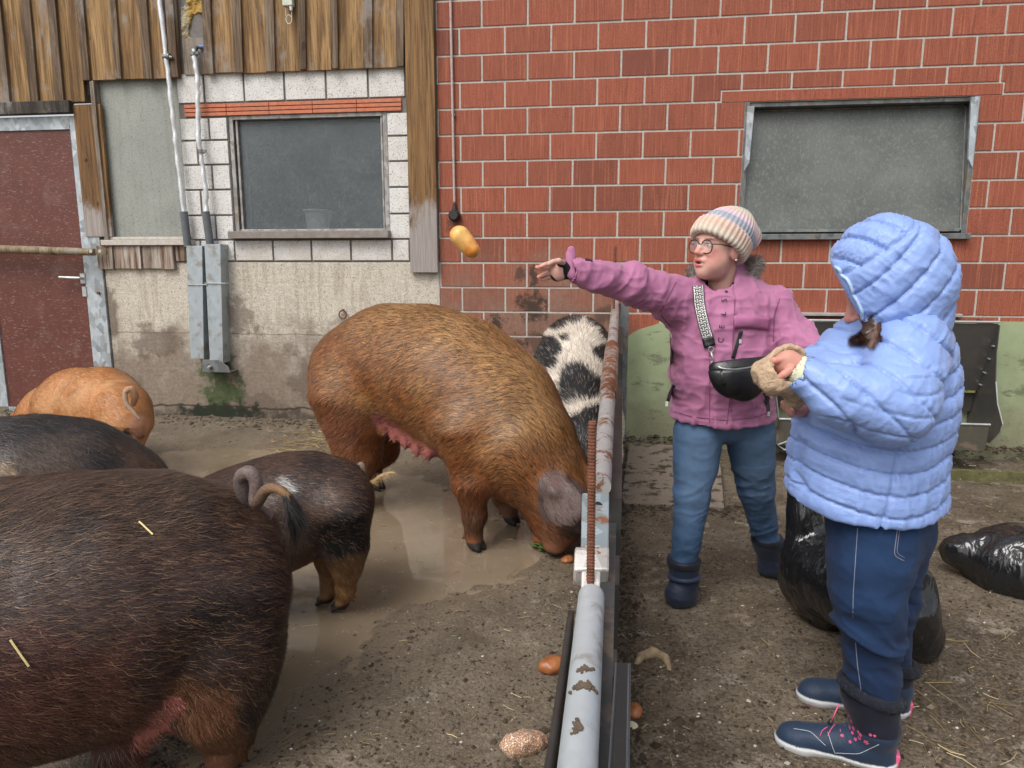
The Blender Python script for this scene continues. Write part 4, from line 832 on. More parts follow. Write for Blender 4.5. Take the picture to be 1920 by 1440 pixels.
# the roll in flight
def fly(S):
    a, b_ = P(862, 442, 2.6), P(884, 468, 2.6); S.rc(a, b_, .037, .030, .01, sq=((0, 1, 0), 1.1)); S.rc(P(868, 436, 2.560), P(893, 472, 2.560), .004, .004, .012, cut=True)
q = P(873, 455, 2.6); lump('bread_roll', 'golden bread roll flying through the air towards the pigs', 'bread', fly, q - .09, q + .09, .003, M_GOLD, 12, .003, 22)
for lab, px, py, dx, dy in (('yellow straw lying on the back of the large dark pig', 272, 994, 13, 12), ('longer pale straw on the flank of the large dark pig at left', 38, 1222, 17, 24)):
    STR = globals().setdefault('STRAWS', []); STR.append((lab, px, py, dx, dy))
# lettuce
gq = G(1030, 1030); mb = MB(); g_ = np.random.default_rng(5)
for i in range(60):
    a = g_.uniform(0, 6.28); L = g_.uniform(.02, .055); c = gq + [g_.normal(0, .025), g_.normal(0, .02), .01]; d = np.array([math.cos(a), math.sin(a), g_.uniform(0, .4)]) * L; s_ = np.array([-math.sin(a), math.cos(a), .2]) * L * .35
    mb.add([c, c + d * .5 + s_, c + d, c + d * .5 - s_, c + d * .5 + [0, 0, .006]], [(0, 3, 4), (3, 2, 4), (2, 1, 4), (1, 0, 4)])
tag(mb.build('lettuce', plain('wilted_leaf', (.12, .19, .05), .6, 0, .4, 60)), 'torn green lettuce leaves on the ground below the sow’s snout'.replace('’', "'"), 'leaf')
# straw and grit
def scatter(name, n, region, L, W, colr, z=.004, seed=1, dens=None, label=None, stack=.004):
    g = np.random.default_rng(seed); V = []; col = []
    px = g.uniform(region[0], region[1], n * 4); py = g.uniform(region[2], region[3], n * 4)
    pts = np.array([G(a, b_)[:2] for a, b_ in zip(px, py)])
    if dens is not None: pts = pts[g.random(len(pts)) < dens(pts)]
    pts = pts[:n]; n = len(pts); a = g.uniform(0, 6.28, n); l = L * g.uniform(.4, 1.3, n); w_ = W * g.uniform(.6, 1.3, n); zz = np.maximum(gheight(pts[:, 0], pts[:, 1]), 0) + z + g.uniform(0, stack, n)
    d = np.stack([np.cos(a), np.sin(a), g.uniform(-.05, .12, n)], 1) * l[:, None] / 2; s_ = np.stack([-np.sin(a), np.cos(a), 0 * a], 1) * w_[:, None] / 2; c = np.stack([pts[:, 0], pts[:, 1], zz], 1); up = np.array([0, 0, 1.]) * w_[:, None] * .8; bend = s_ * 0 + np.stack([-np.sin(a), np.cos(a), 0 * a], 1) * (l * g.normal(0, .08, n))[:, None]
    VV = np.stack([c - d - s_, c - d + s_, c + bend - s_, c + bend + s_, c + d - s_, c + d + s_, c - d + up, c + bend + up, c + d + up], 1).reshape(-1, 3)
    b_ = (np.arange(n) * 9)[:, None]; F = np.concatenate([b_ + q for q in ([[0, 2, 7, 6]], [[6, 7, 3, 1]], [[2, 4, 8, 7]], [[7, 8, 5, 3]])])
    cc = np.array(colr)[g.integers(0, len(colr), n)] * g.uniform(.7, 1.25, (n, 1))
    o = mesh_obj(name, VV, F, M_STRAW, col=np.repeat(cc, 9, 0), loc=(0, 0, 0)); tag(o, label, name.replace('_', ' '), kind='stuff'); return o
M_STRAW = m_hair('straw', .6, .3)
YEL = [(.36, .26, .11), (.27, .19, .08), (.18, .12, .055), (.45, .36, .19), (.10, .07, .04), (.14, .09, .045)]
nearp = lambda c, r: (lambda p: np.exp(-((p[:, 0] - G(*c)[0]) ** 2 + (p[:, 1] - G(*c)[1]) ** 2) / r ** 2) + .03)
scatter('straw', 520, (250, 1915, 830, 1440), .036, .0016, YEL, seed=1, label='loose straw bits strewn over the whole yard')
scatter('straw', 90, (1700, 2000, 1150, 1440), .075, .0022, YEL, seed=2, label='straw wisps on the path at the lower right')
scatter('straw', 420, (500, 760, 790, 880), .09, .003, YEL[:3], seed=3, dens=nearp((610, 832), .32), label='small heap of straw at the foot of the concrete base', stack=.04)
def grit(name, n, region, r, cols, seed, label, dens=None, flat=.5):
    g = np.random.default_rng(seed); px = g.uniform(region[0], region[1], n * 3); py = g.uniform(region[2], region[3], n * 3); pts = np.array([G(a, b_)[:2] for a, b_ in zip(px, py)])
    if dens is not None: pts = pts[g.random(len(pts)) < dens(pts)]
    pts = pts[:n]; n = len(pts); z = np.maximum(gheight(pts[:, 0], pts[:, 1]), -.002); rr = r * g.lognormal(0, .45, n); c = np.stack([pts[:, 0], pts[:, 1], z], 1)
    O = np.array([(1, 0, 0), (0, 1, 0), (-1, 0, 0), (0, -1, 0), (.2, .1, 1), (0, 0, -.8)]); V = c[:, None] + O[None] * rr[:, None, None] * g.uniform(.6, 1.4, (n, 6, 1)) * np.array([1, 1, flat]); F = np.array([(0, 1, 4), (1, 2, 4), (2, 3, 4), (3, 0, 4), (1, 0, 5), (2, 1, 5), (3, 2, 5), (0, 3, 5)])
    F = ((np.arange(n) * 6)[:, None, None] + F[None]).reshape(-1, 3); cc = np.array(cols)[g.integers(0, len(cols), n)] * g.uniform(.7, 1.2, (n, 1))
    tag(mesh_obj(name, V.reshape(-1, 3), F, M_GRIT, col=np.repeat(cc, 6, 0), loc=(0, 0, 0)), label, name.replace('_', ' '), kind='stuff')
M_GRIT = m_hair('grit', .85, .2)
DK = [(.045, .033, .024), (.075, .056, .04), (.11, .085, .06), (.06, .045, .03)]
grit('dirt_clods', 15000, (250, 2000, 800, 1450), .0038, DK + [(.17, .14, .10)], 1, 'fine clods of dirt and manure all over the yard', dens=lambda p: sm(poly_sd(p[:, 0], p[:, 1], POOL), -.05, .15) * .9 + .05)
grit('crumbs', 1600, (380, 1950, 820, 1450), .0026, [(.5, .46, .38), (.42, .36, .28), (.60, .56, .48), (.32, .25, .16)], 2, 'pale crumbs and grit scattered over the dirt')
wallp = lambda p: np.exp(-((WD - .06 - (p[:, 0] * math.sin(WTH) + p[:, 1] * math.cos(WTH))) / .13) ** 2)
grit('dirt_clods', 3500, (0, 1120, 770, 860), .011, DK, 3, 'clods and debris piled along the foot of the wall', dens=wallp)
grit('dirt_clods', 2600, (1150, 1990, 800, 930), .012, DK, 4, 'dark debris along the foot of the green plinth', dens=wallp)
fenp = lambda p: np.exp(-((p[:, 0] - fx(p[:, 1]) - .035) / .035) ** 2)
grit('dirt_clods', 2600, (1120, 1210, 820, 1440), .006, DK, 5, 'dark clods along the path side of the fence', dens=fenp)
grit('dirt_clods', 900, (1150, 1420, 900, 1010), .008, DK[:2], 6, 'black dirt along the front edge of the worn slab', dens=lambda p: np.exp(-((p[:, 1] - G(1250, 955)[1]) / .07) ** 2))
# ================================================================ black refuse sacks
bgm = NB('black_bin_liner'); p_ = bgm.pos(); a_ = bgm.noise(bgm.map(p_, (1, 1, .35)), 9, 2, .4, 2.0); b2 = bgm.noise(bgm.map(p_, (1, 1, .4)), 24, 1, .4, 2.5); bgm.fin((.012, .0125, .014), bgm.mix(b2, (.10,) * 3, (.22,) * 3), bgm.bump(bgm.math('ADD', a_, bgm.math('MULTIPLY', b2, .3)), .45, .02), spec=.7); M_BAG = bgm.m
def sack(label, build, lo, hi, seed):
    S = SDF.box(lo, hi, .009); build(S); V, Fq = S.mesh(); V = smooth_mesh(V, Fq, 2); N = vnormals(V, Fq)
    q = V * np.array([1, 1, .5]) + (np.stack([fbm(V, 5, 2, k) for k in (1, 2, 3)], 1) - .5) * .12; tr = lambda s_, k: 1 - np.abs(2 * vn(q, s_, k) - 1); V = V + N * (tr(5.5, seed) * .042 + tr(13, seed + 3) * .013 - .030)[:, None]; V[:, 2] = np.maximum(V[:, 2], .002)
    return tag(mesh_obj('refuse_sack', V, Fq, M_BAG, smooth=True), label, 'bin bag', 'black refuse sacks')
def sk1(S):
    for a, b_, r1, r2 in (((1560, 1075, 2.36), (1620, 1095, 2.24), .13, .14), ((1620, 1095, 2.24), (1680, 1150, 2.16), .14, .10)): S.rc(P(*a), P(*b_), r1, r2, .06)
    S.rc(P(1510, 1040, 2.45), P(1540, 1090, 2.42), .06, .11, .05); S.rc(P(1505, 960, 2.46), P(1515, 1040, 2.44), .035, .07, .05); S.rc(P(1489, 865, 2.45), P(1505, 960, 2.46), .014, .035, .03)
    S.rc(P(1680, 1090, 2.2), P(1705, 1190, 2.16), .075, .085, .05); S.rc(P(1660, 1010, 2.28), P(1680, 1090, 2.2), .06, .08, .05); S.rc(P(1500, 1090, 2.44), P(1560, 1130, 2.40), .07, .09, .05)
sack('tall black bin bag standing behind the girl in the blue jacket', sk1, (.85, 1.95, -.02), (1.6, 2.75, .95), 3)
def sk2(S):
    S.rc(P(1800, 1042, 2.78), P(1900, 1060, 2.72), .06, .14, .06); S.rc(P(1900, 1060, 2.72), P(2040, 1090, 2.70), .15, .17, .08); S.rc(P(1765, 1030, 2.85), P(1800, 1042, 2.78), .015, .06, .04)
sack('black bin bag lying on its side at the right edge', sk2, (1.55, 2.4, -.02), (2.6, 3.1, .5), 8)
q = P(1466, 832, 2.5); mb = MB(); mb.tube([P(1490, 822, 2.5), P(1458, 834, 2.5), P(1470, 843, 2.5), P(1492, 844, 2.5)], .003, 6); mb.tube([P(1476, 826, 2.5), P(1478, 870, 2.5)], .0012, 4)
tag(mb.build('bag_tie', M_WHITE, smooth=True), 'thin white wire tie above the neck of the tall bin bag', 'tie')
# ================================================================ pigs
def m_hide(name, rough=.6, bscale=1.0):
    m = NB(name); p = m.pos(); c = m.attr('Col'); n1 = m.noise(p, 28, 5, .65); n2 = m.noise(p, 160, 3, .6)
    cc = m.mix(m.math('MULTIPLY', n1, .5), c, m.mix(1.0, c, (.55, .5, .45), 'MULTIPLY')); cc = m.mix(m.math('MULTIPLY', m.ss(n2, .4, .7), .35), cc, m.mix(1.0, c, (1.7, 1.6, 1.5), 'MULTIPLY'))
    return m.fin(cc, rough, m.bump(m.math('ADD', n1, m.math('MULTIPLY', n2, .7)), .35 * bscale, .006), spec=.35)
M_HIDE = m_hide('pig_hide'); M_BRIS = m_hair('pig_bristle'); M_HAIR2 = m_hair('smooth_hair', .35, .5)
def hoof_chain(S, ank, foot, rp, k=.012, z0=0.0, face=(1, 0)):
    """ank=(px,py,Z,rpx) last leg joint; foot=(px,Z): ground contact"""
    a = P(*ank[:3]); r = ank[3] * PS(*ank[:3]); g = foot; f = np.array([face[0], face[1], 0.]); f /= np.linalg.norm(f); s_ = np.array([-f[1], f[0], 0])
    b = np.array([g[0], g[1], .075]); S.rc(a, b, r, rp, .03); S.rc(b, [g[0] + f[0] * .008, g[1] + f[1] * .008, .035], rp, rp * .95, k)
    for q in (-1, 1):
        c = b + s_ * q * rp * .52; tip = c + f * .045; S.rc([c[0] + f[0] * .006, c[1] + f[1] * .006, .04], [tip[0], tip[1], .012], rp * .62, rp * .34, .004)
        d = b - f * rp * .75 + s_ * q * rp * .62; S.rc([d[0], d[1], .07], [d[0] - f[0] * .018, d[1] - f[1] * .018, .042], .011, .006, .006)
def foot_at(px, py):
    g = G(px, py); return (g[0], g[1])
def pigobj(label, lo, hi, h, build, colorf, flow, nh, hl, hw, head=None, seed=1, bright=(.55, 1.6), tip=None, tipp=0, lift=.18, extra=None, group='pigs in the muddy yard', hmask=None, curl=.28, wr=.004):
    S = SDF.box(lo, hi, h); build(S); V, Fq = S.mesh(); V = smooth_mesh(V, Fq, 2, .5); N = vnormals(V, Fq)
    V = V + N * ((fbm(V, 9, 3, seed) - .5) * wr * 2)[:, None]; V[:, 2] = np.maximum(V[:, 2], .001)
    N = vnormals(V, Fq); col = colorf(V, N); base = np.array([V[:, 0].mean(), V[:, 1].mean(), 0.0])
    o = mesh_obj('pig', V - base, Fq, M_HIDE, col=col, smooth=True, loc=base); tag(o, label, 'pig', group)
    mk = (V[:, 2] > .1).astype(float)
    if hmask is not None: mk = mk * hmask(V)
    strand_obj('bristles', M_BRIS, o, base, V, Fq, N, col, flow, nh, hl, hw, bright=bright, seed=seed, tipcol=tip, tipp=tipp, lift=lift, mask=mk, curl=curl)
    if extra: extra(o, base, V, Fq, N)
    return o
def spotf(V, spots, ns=.35, seed=3, sc_=16):
    """weights of patches (px,py,Z,rpx)"""
    nz = (fbm(V, sc_, 3, seed) - .5) * ns * 2; w_ = np.zeros(len(V))
    X, Y = proj(V)
    for (px, py, Z, r) in spots:
        d = np.hypot(X - px, Y - py) / r + nz + np.maximum(0, np.abs(V[:, 1] - Z) - .22) * 8; w_ = np.maximum(w_, sm(1.12 - d, 0, .16))
    return w_[:, None]
def lerp(a, b, t): return a * (1 - t) + np.array(b) * t
def flowf(fwd, sag=.45, cent=None):
    f = np.array(fwd, float); f /= np.linalg.norm(f)
    def fl(p):
        leg = sm(.42 - p[:, 2], 0, .2)[:, None]; n_ = (fbm(p, 3.5, 2, 21) - .5)[:, None] * 1.1
        return -f * (1 - leg * .8) + np.array([0, 0, -1.]) * (sag + leg) + np.cross(f, [0, 0, 1.]) * n_
    return fl
def tailtube(o, base, pts, rad, col, name='tail', tuft=None, seed=4, mat=None):
    """smooth tube through (px,py,Z) points; hairs along it"""
    P3 = np.array([P(*q) for q in pts]); n = len(P3); ts = np.linspace(0, n - 1, n * 8); out = []
    for t in ts:                         # Catmull-Rom
        i = min(int(t), n - 2); u = t - i; a = P3[max(i - 1, 0)]; b = P3[i]; c = P3[i + 1]; d = P3[min(i + 2, n - 1)]
        out.append(.5 * (2 * b + (c - a) * u + (2 * a - 5 * b + 4 * c - d) * u * u + (3 * b - a - 3 * c + d) * u ** 3))
    rr = np.interp(ts, np.linspace(0, n - 1, len(rad)), rad); mb = MB(); mb.tube(out, list(rr), 12)
    V = np.array(mb.V); F4 = np.array([f for f in mb.F if len(f) == 4]); cc = np.array([np.array(c_) for c_ in col]); tv = np.repeat(np.linspace(0, 1, len(out)), 12); k = np.linspace(0, 1, len(cc)); C3 = np.stack([np.interp(tv, k, cc[:, q]) for q in range(3)], 1)
    t_ = mesh_obj(name, V - base, mb.F, M_HIDE, o, col=C3, smooth=True)
    N = vnormals(V, F4); out = np.array(out)
    def fl(p):
        i = np.argmin(((p[:, None] - out[None]) ** 2).sum(2), 1); return out[np.minimum(i + 1, len(out) - 1)] - out[np.maximum(i - 1, 0)]
    def fl2(p): v = fl(p); return v / (np.linalg.norm(v, axis=1)[:, None] + 1e-9) + np.array([0, 0, -.2])
    strand_obj('tail_hair', M_BRIS, t_, base, V, F4, N, C3, fl2, 500, .022, .0011, seed=seed, lift=.25)
    if tuft:
        k = max(2, int(len(out) * (1 - tuft[0]))); Vt = V[-12 * k:]; mk = np.zeros(len(V)); mk[-12 * k:] = 1; cc = np.tile(np.array(tuft[2]), (len(V), 1))
        strand_obj('tail_tuft', M_BRIS, t_, base, V, F4, N, cc, fl2, tuft[3], tuft[1], .0014, seed=seed + 1, lift=.12, mask=mk, droop=.5)
    return t_
# ---------------------------------------------------------------- big orange sow
E_B = [(682, 702, 3.78, 100), (735, 686, 3.68, 107), (800, 696, 3.55, 115), (865, 726, 3.42, 122), (930, 776, 3.30, 115), (985, 845, 3.14, 93), (1030, 898, 3.08, 72)]
fE = P(930, 785, 3.30) - P(682, 702, 3.78); fE[2] = 0; fE /= np.linalg.norm(fE); sE = np.array([-fE[1], fE[0], 0])
def buildE(S):
    pxchain(S, E_B, .10)
    # hams and hind legs
    S.rc(P(666, 745, 3.60), P(668, 850, 3.58), .235, .115, .07); S.rc(P(672, 850, 3.58), P(668, 905, 3.66), .115, .065, .05)
    hoof_chain(S, (668, 905, 3.64, 24), foot_at(668, 950), .042, face=fE[:2])
    S.rc(P(705, 770, 3.92), P(715, 840, 3.93), .17, .105, .06); S.rc(P(715, 840, 3.93), P(692, 880, 4.0), .085, .06, .04); hoof_chain(S, (694, 880, 4.0, 19), foot_at(705, 918), .040, face=fE[:2])
    # front legs
    S.rc(P(880, 815, 3.12), P(884, 900, 3.06), .165, .078, .06); S.rc(P(884, 905, 3.06), P(890, 965, 3.08), .085, .052, .04); hoof_chain(S, (890, 965, 3.08, 22), foot_at(888, 1030), .042, face=fE[:2])
    S.rc(P(950, 850, 3.45), P(945, 910, 3.44), .13, .08, .05); S.rc(P(945, 910, 3.44), P(948, 940, 3.46), .08, .05, .04); hoof_chain(S, (948, 938, 3.46, 19), foot_at(955, 982), .040, face=fE[:2])
    # head bowed to the ground
    pxchain(S, [(1030, 898, 3.08, 72), (1052, 940, 3.03, 58), (1054, 974, 3.01, 43), (1046, 996, 3.0, 31)], .05)
    pxchain(S, [(1014, 955, 3.04, 34), (1022, 985, 3.02, 25)], .04)
    S.rc(P(1044, 1004, 3.0), P(1041, 1016, 2.99), .064, .060, .01)
    # lopped ears
    S.rc(P(1042, 905, 2.92), P(1058, 948, 2.83), .055, .092, .02, sq=((-.35, -.85, .35), .20)); S.rc(P(1058, 948, 2.83), P(1084, 994, 2.84), .090, .022, .01, sq=((-.35, -.85, .35), .20))
    S.rc(P(1020, 905, 2.95), P(1040, 925, 2.85), .06, .03, .03)
    S.rc(P(1100, 900, 3.02), P(1140, 925, 2.98), .055, .045, .03, sq=((0, 1, 0), .4)); S.rc(P(1140, 925, 2.98), P(1170, 948, 2.95), .045, .012, .02, sq=((0, 1, 0), .4))
    # udder
    for i, (x, y) in enumerate(((722, 800), (742, 812), (762, 824), (784, 836), (806, 842))):
        S.rc(P(x, y - 10, 3.47 - i * .05), P(x, y + 3, 3.45 - i * .05), .060, .036, .02); S.rc(P(x - 3, y + 4, 3.43 - i * .05), P(x - 3, y + 19, 3.42 - i * .05), .015, .009, .006)
def colE(V, N):
    n1 = fbm(V, 4, 4, 5)[:, None]; n2 = fbm(V, 22, 3, 6)[:, None]; c = lerp(np.array([.200, .072, .022])[None] * (.75 + .5 * n2), (.30, .150, .056), sm(n1, .42, .62) * .75)
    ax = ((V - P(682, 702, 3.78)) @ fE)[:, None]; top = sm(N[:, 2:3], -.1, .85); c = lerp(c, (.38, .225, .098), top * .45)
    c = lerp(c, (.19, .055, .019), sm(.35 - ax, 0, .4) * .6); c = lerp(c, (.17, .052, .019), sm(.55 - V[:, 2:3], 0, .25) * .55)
    c = lerp(c, (.045, .032, .025), spotf(V, [(985, 770, 3.1, 26), (1015, 850, 2.95, 22), (1040, 870, 2.9, 26), (905, 960, 3.02, 15), (800, 638, 3.4, 8)], .9) * .22)
    c = lerp(c, (.11, .075, .07), spotf(V, [(1040, 916, 2.85, 32), (1056, 944, 2.8, 47), (1078, 980, 2.8, 30)], .08)); c = lerp(c, (.22, .08, .06), spotf(V, [(1040, 898, 2.85, 16)], .5) * .15)
    c = lerp(c, (.055, .03, .025), spotf(V, [(1165, 945, 2.95, 26), (1135, 925, 2.97, 20)], .2))
    c = lerp(c, (.27, .085, .075), spotf(V, [(716, 792, 3.45, 13), (735, 810, 3.42, 15), (760, 826, 3.38, 14), (785, 842, 3.32, 14), (806, 850, 3.26, 13)], .4))
    c = lerp(c, (.27, .085, .075), spotf(V, [(712, 786, 3.6, 14)], .3)); c = lerp(c, (.30, .12, .09), spotf(V, [(645, 800, 3.35, 40)], .6) * .35)
    c = lerp(c, (.08, .05, .035), spotf(V, [(885, 985, 3.03, 30), (950, 965, 3.4, 26), (700, 895, 3.95, 24)], .8, sc_=30) * .6)
    c = lerp(c, (.028, .027, .026), sm(.052 - V[:, 2:3], 0, .01)); c = lerp(c, (.20, .10, .06), spotf(V, [(1042, 1010, 2.95, 26)], .4) * .6)
    return c
def flowE(p):
    f = flowf(fE)(p); h = sm(((p - P(985, 850, 3.14)) @ fE), 0, .15)[:, None]; return f * (1 - h) + h * (np.array([-.5, .1, .9]))
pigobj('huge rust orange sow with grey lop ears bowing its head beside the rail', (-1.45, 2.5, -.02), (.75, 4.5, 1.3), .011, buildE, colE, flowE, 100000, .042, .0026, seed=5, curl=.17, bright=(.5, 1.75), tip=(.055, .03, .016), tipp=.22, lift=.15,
       hmask=lambda V: (1 - spotf(V, [(760, 828, 3.38, 34), (1052, 940, 2.80, 50)], .1)[:, 0] * .85))
# ---------------------------------------------------------------- large dark pig in the foreground
fC = P(0, 1150, 1.5) - P(400, 1110, 1.78); fC[2] = 0; fC /= np.linalg.norm(fC)
def buildC(S):
    pxchain(S, [(398, 1062, 1.82, 128), (330, 1078, 1.76, 172), (230, 1120, 1.68, 220), (90, 1148, 1.60, 236), (-60, 1170, 1.54, 244), (-220, 1190, 1.50, 225), (-350, 1180, 1.48, 190)], .09)
    pxchain(S, [(-350, 1180, 1.48, 190), (-450, 1200, 1.42, 130), (-540, 1260, 1.40, 90), (-600, 1300, 1.38, 62)], .06)
    pxchain(S, [(412, 1130, 1.70, 122), (410, 1230, 1.66, 108), (412, 1310, 1.63, 72), (425, 1375, 1.64, 44)], .07); hoof_chain(S, (428, 1385, 1.64, 40), (P(425, 1385, 1.64)[0], 1.62), .043, face=fC[:2])
    pxchain(S, [(400, 1180, 1.98, 90), (400, 1290, 1.98, 50)], .06); hoof_chain(S, (400, 1300, 1.98, 36), (P(400, 1300, 1.98)[0], 1.98), .043, face=fC[:2])
    for zz, q in ((1.36, .0), (1.66, .1)): S.rc(P(-250, 1250, zz), [P(-250, 1300, zz)[0], zz, .35], .14, .08, .06); S.rc([P(-250, 1300, zz)[0], zz, .35], [P(-250, 1300, zz)[0], zz, .1], .075, .05, .04); hoof_chain(S, (-250, 1400, zz, 30), (P(-250, 1300, zz)[0], zz), .043, face=fC[:2])
    for x, y in ((290, 1352), (255, 1400), (215, 1440)): S.rc(P(x, y - 30, 1.58), P(x - 4, y, 1.57), .055, .034, .03); S.rc(P(x - 4, y, 1.56), P(x + 6, y + 26, 1.55), .013, .009, .008)
def colC(V, N):
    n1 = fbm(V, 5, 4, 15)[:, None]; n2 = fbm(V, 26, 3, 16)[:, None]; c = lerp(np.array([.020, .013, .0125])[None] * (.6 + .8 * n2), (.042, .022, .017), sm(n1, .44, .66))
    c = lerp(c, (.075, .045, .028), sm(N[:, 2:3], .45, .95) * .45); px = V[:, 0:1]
    c = lerp(c, (.09, .030, .024), spotf(V, [(150, 1370, 1.4, 180), (20, 1390, 1.3, 200)], .4) * .45)
    c = lerp(c, (.12, .048, .022), spotf(V, [(395, 1350, 1.58, 60), (420, 1410, 1.6, 60), (330, 1300, 1.62, 30)], .6) * .7)
    c = lerp(c, (.36, .13, .11), spotf(V, [(298, 1350, 1.6, 26), (275, 1390, 1.6, 26), (315, 1322, 1.6, 20)], .5) * .8)
    c = lerp(c, (.014, .012, .012), spotf(V, [(360, 1200, 1.55, 60), (120, 1010, 1.4, 50), (260, 1250, 1.4, 50)], .7) * .5)
    return lerp(c, (.026, .024, .022), sm(.055 - V[:, 2:3], 0, .01))
def exC(o, base, V, Fq, N):
    bv = BVHTree.FromPolygons([Vector(v) for v in V], Fq.tolist()); BV_C = bv
    for lab, px, py, dx, dy in STRAWS:
        pts = []
        for t in np.linspace(-1, 1, 6):
            r = ray(px + dx * t, py + dy * t); r /= np.linalg.norm(r); h, n, i, d = bv.ray_cast(Vector((0, 0, CAMH)), Vector(r)); pts.append(np.array(h) + np.array(n) * .009)
        mb = MB(); mb.tube(pts, .0022, 5); tag(mb.build('straw_piece', plain('bright_straw', (.72, .60, .26), .5)), lab, 'straw')
    tailtube(o, base, [(500, 975, 1.86), (478, 958, 1.84), (458, 925, 1.80), (452, 896, 1.78), (468, 886, 1.76), (480, 905, 1.76), (478, 940, 1.76), (484, 940, 1.73), (500, 918, 1.71), (524, 918, 1.70), (543, 938, 1.69), (549, 968, 1.69)], [.028, .024, .021, .019, .018, .017, .016, .015, .014, .012, .010, .005],
             [(.10, .07, .06), (.14, .11, .105), (.15, .115, .105), (.16, .12, .11), (.12, .08, .06), (.20, .11, .05), (.18, .10, .045)], tuft=(.84, .075, (.018, .015, .015), 700))
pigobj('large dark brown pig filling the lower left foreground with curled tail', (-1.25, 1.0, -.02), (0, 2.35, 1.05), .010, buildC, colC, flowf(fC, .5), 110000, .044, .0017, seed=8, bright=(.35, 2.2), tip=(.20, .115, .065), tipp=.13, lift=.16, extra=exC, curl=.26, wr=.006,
       hmask=lambda V: 1 - spotf(V, [(290, 1365, 1.6, 30)], .1)[:, 0] * .7)
# ---------------------------------------------------------------- dark pig behind it
def buildB(S):
    pxchain(S, [(272, 985, 2.72, 75), (215, 935, 2.68, 96), (140, 905, 2.62, 112), (50, 905, 2.55, 118), (-50, 920, 2.5, 115), (-140, 960, 2.45, 80), (-200, 1010, 2.4, 55)], .08)
    for x, z in ((250, 2.52), (270, 2.85), (-60, 2.35), (-50, 2.65)): S.rc(P(x, 960, z), [P(x, 1000, z)[0], z, .3], .12, .07, .06); hoof_chain(S, (x, 1060, z, 22), (P(x, 1000, z)[0], z), .036, face=(-1, 0))
def colB(V, N):
    n1 = fbm(V, 5, 4, 25)[:, None]; c = lerp(np.array([.022, .019, .020])[None] * np.ones((len(V), 1)), (.05, .035, .028), sm(n1, .5, .7)); lo = sm(.62 - V[:, 2:3] + (n1 - .5) * .3, 0, .25)
    c = lerp(c, (.095, .052, .036), lo * .8); c = lerp(c, (.22, .15, .085), spotf(V, [(-5, 905, 2.25, 34), (20, 915, 2.25, 22)], .5) * .8); return lerp(c, (.02, .02, .02), sm(.05 - V[:, 2:3], 0, .01))
pigobj('blackish pig with a lean sloping back at the left between two others', (-2.35, 2.0, -.02), (-1.0, 3.1, 1.0), .011, buildB, colB, flowf((-1, -.1, 0), .5), 32000, .042, .0022, seed=11, bright=(.5, 2.0), tip=(.10, .075, .06), tipp=.15, lift=.12)
# ---------------------------------------------------------------- pale orange pig by the door
def buildA(S):
    pxchain(S, [(224, 770, 4.15, 56), (190, 762, 4.28, 70), (150, 766, 4.42, 72), (108, 785, 4.56, 62), (70, 805, 4.68, 46), (30, 830, 4.75, 34), (5, 850, 4.8, 22)], .07)
    S.rc(P(240, 800, 4.08), P(242, 838, 4.06), .135, .08, .06); hoof_chain(S, (243, 842, 4.06, 20), (P(243, 842, 4.06)[0], 4.08), .036, face=(-1, .3))
    for x, z in ((215, 4.35), (100, 4.45), (115, 4.75)): S.rc(P(x, 800, z), [P(x, 800, z)[0], z, .3], .11, .06, .05); hoof_chain(S, (x, 840, z, 16), (P(x, 800, z)[0], z), .034, face=(-1, .3))
    S.rc(P(58, 790, 4.55), P(22, 783, 4.5), .045, .010, .02, sq=((0, 1, 0), .5))
def colA(V, N):
    n1 = fbm(V, 6, 4, 35)[:, None]; c = lerp(np.array([.40, .165, .055])[None] * np.ones((len(V), 1)), (.46, .23, .10), sm(n1, .45, .6)); c = lerp(c, (.42, .16, .06), sm(.45 - V[:, 2:3], 0, .2) * .5)
    c = lerp(c, (.025, .018, .016), spotf(V, [(168, 800, 4.1, 9), (152, 790, 4.2, 7), (237, 812, 3.95, 10), (262, 815, 3.95, 9), (172, 815, 4.1, 10), (160, 806, 4.1, 9)], .5, sc_=30)); c = lerp(c, (.5, .26, .18), spotf(V, [(262, 795, 3.95, 20), (250, 850, 3.98, 26)], .4) * .7)
    return lerp(c, (.05, .04, .035), sm(.05 - V[:, 2:3], 0, .01))
def exA(o, base, V, Fq, N):
    tailtube(o, base, [(248, 758, 4.0), (254, 742, 3.97), (246, 729, 3.95), (235, 736, 3.94), (237, 756, 3.93), (250, 772, 3.93), (262, 786, 3.93)], [.020, .018, .017, .015, .013, .011, .006], [(.42, .22, .12), (.40, .26, .17), (.36, .25, .18)])
pigobj('pale ginger pig with small black spots in front of the maroon door', (-3.6, 3.6, -.02), (-1.9, 5.0, .85), .010, buildA, colA, flowf((-1, .35, 0), .35), 42000, .040, .0022, seed=13, bright=(.7, 1.3), tip=(.55, .33, .17), tipp=.2, lift=.08, extra=exA)
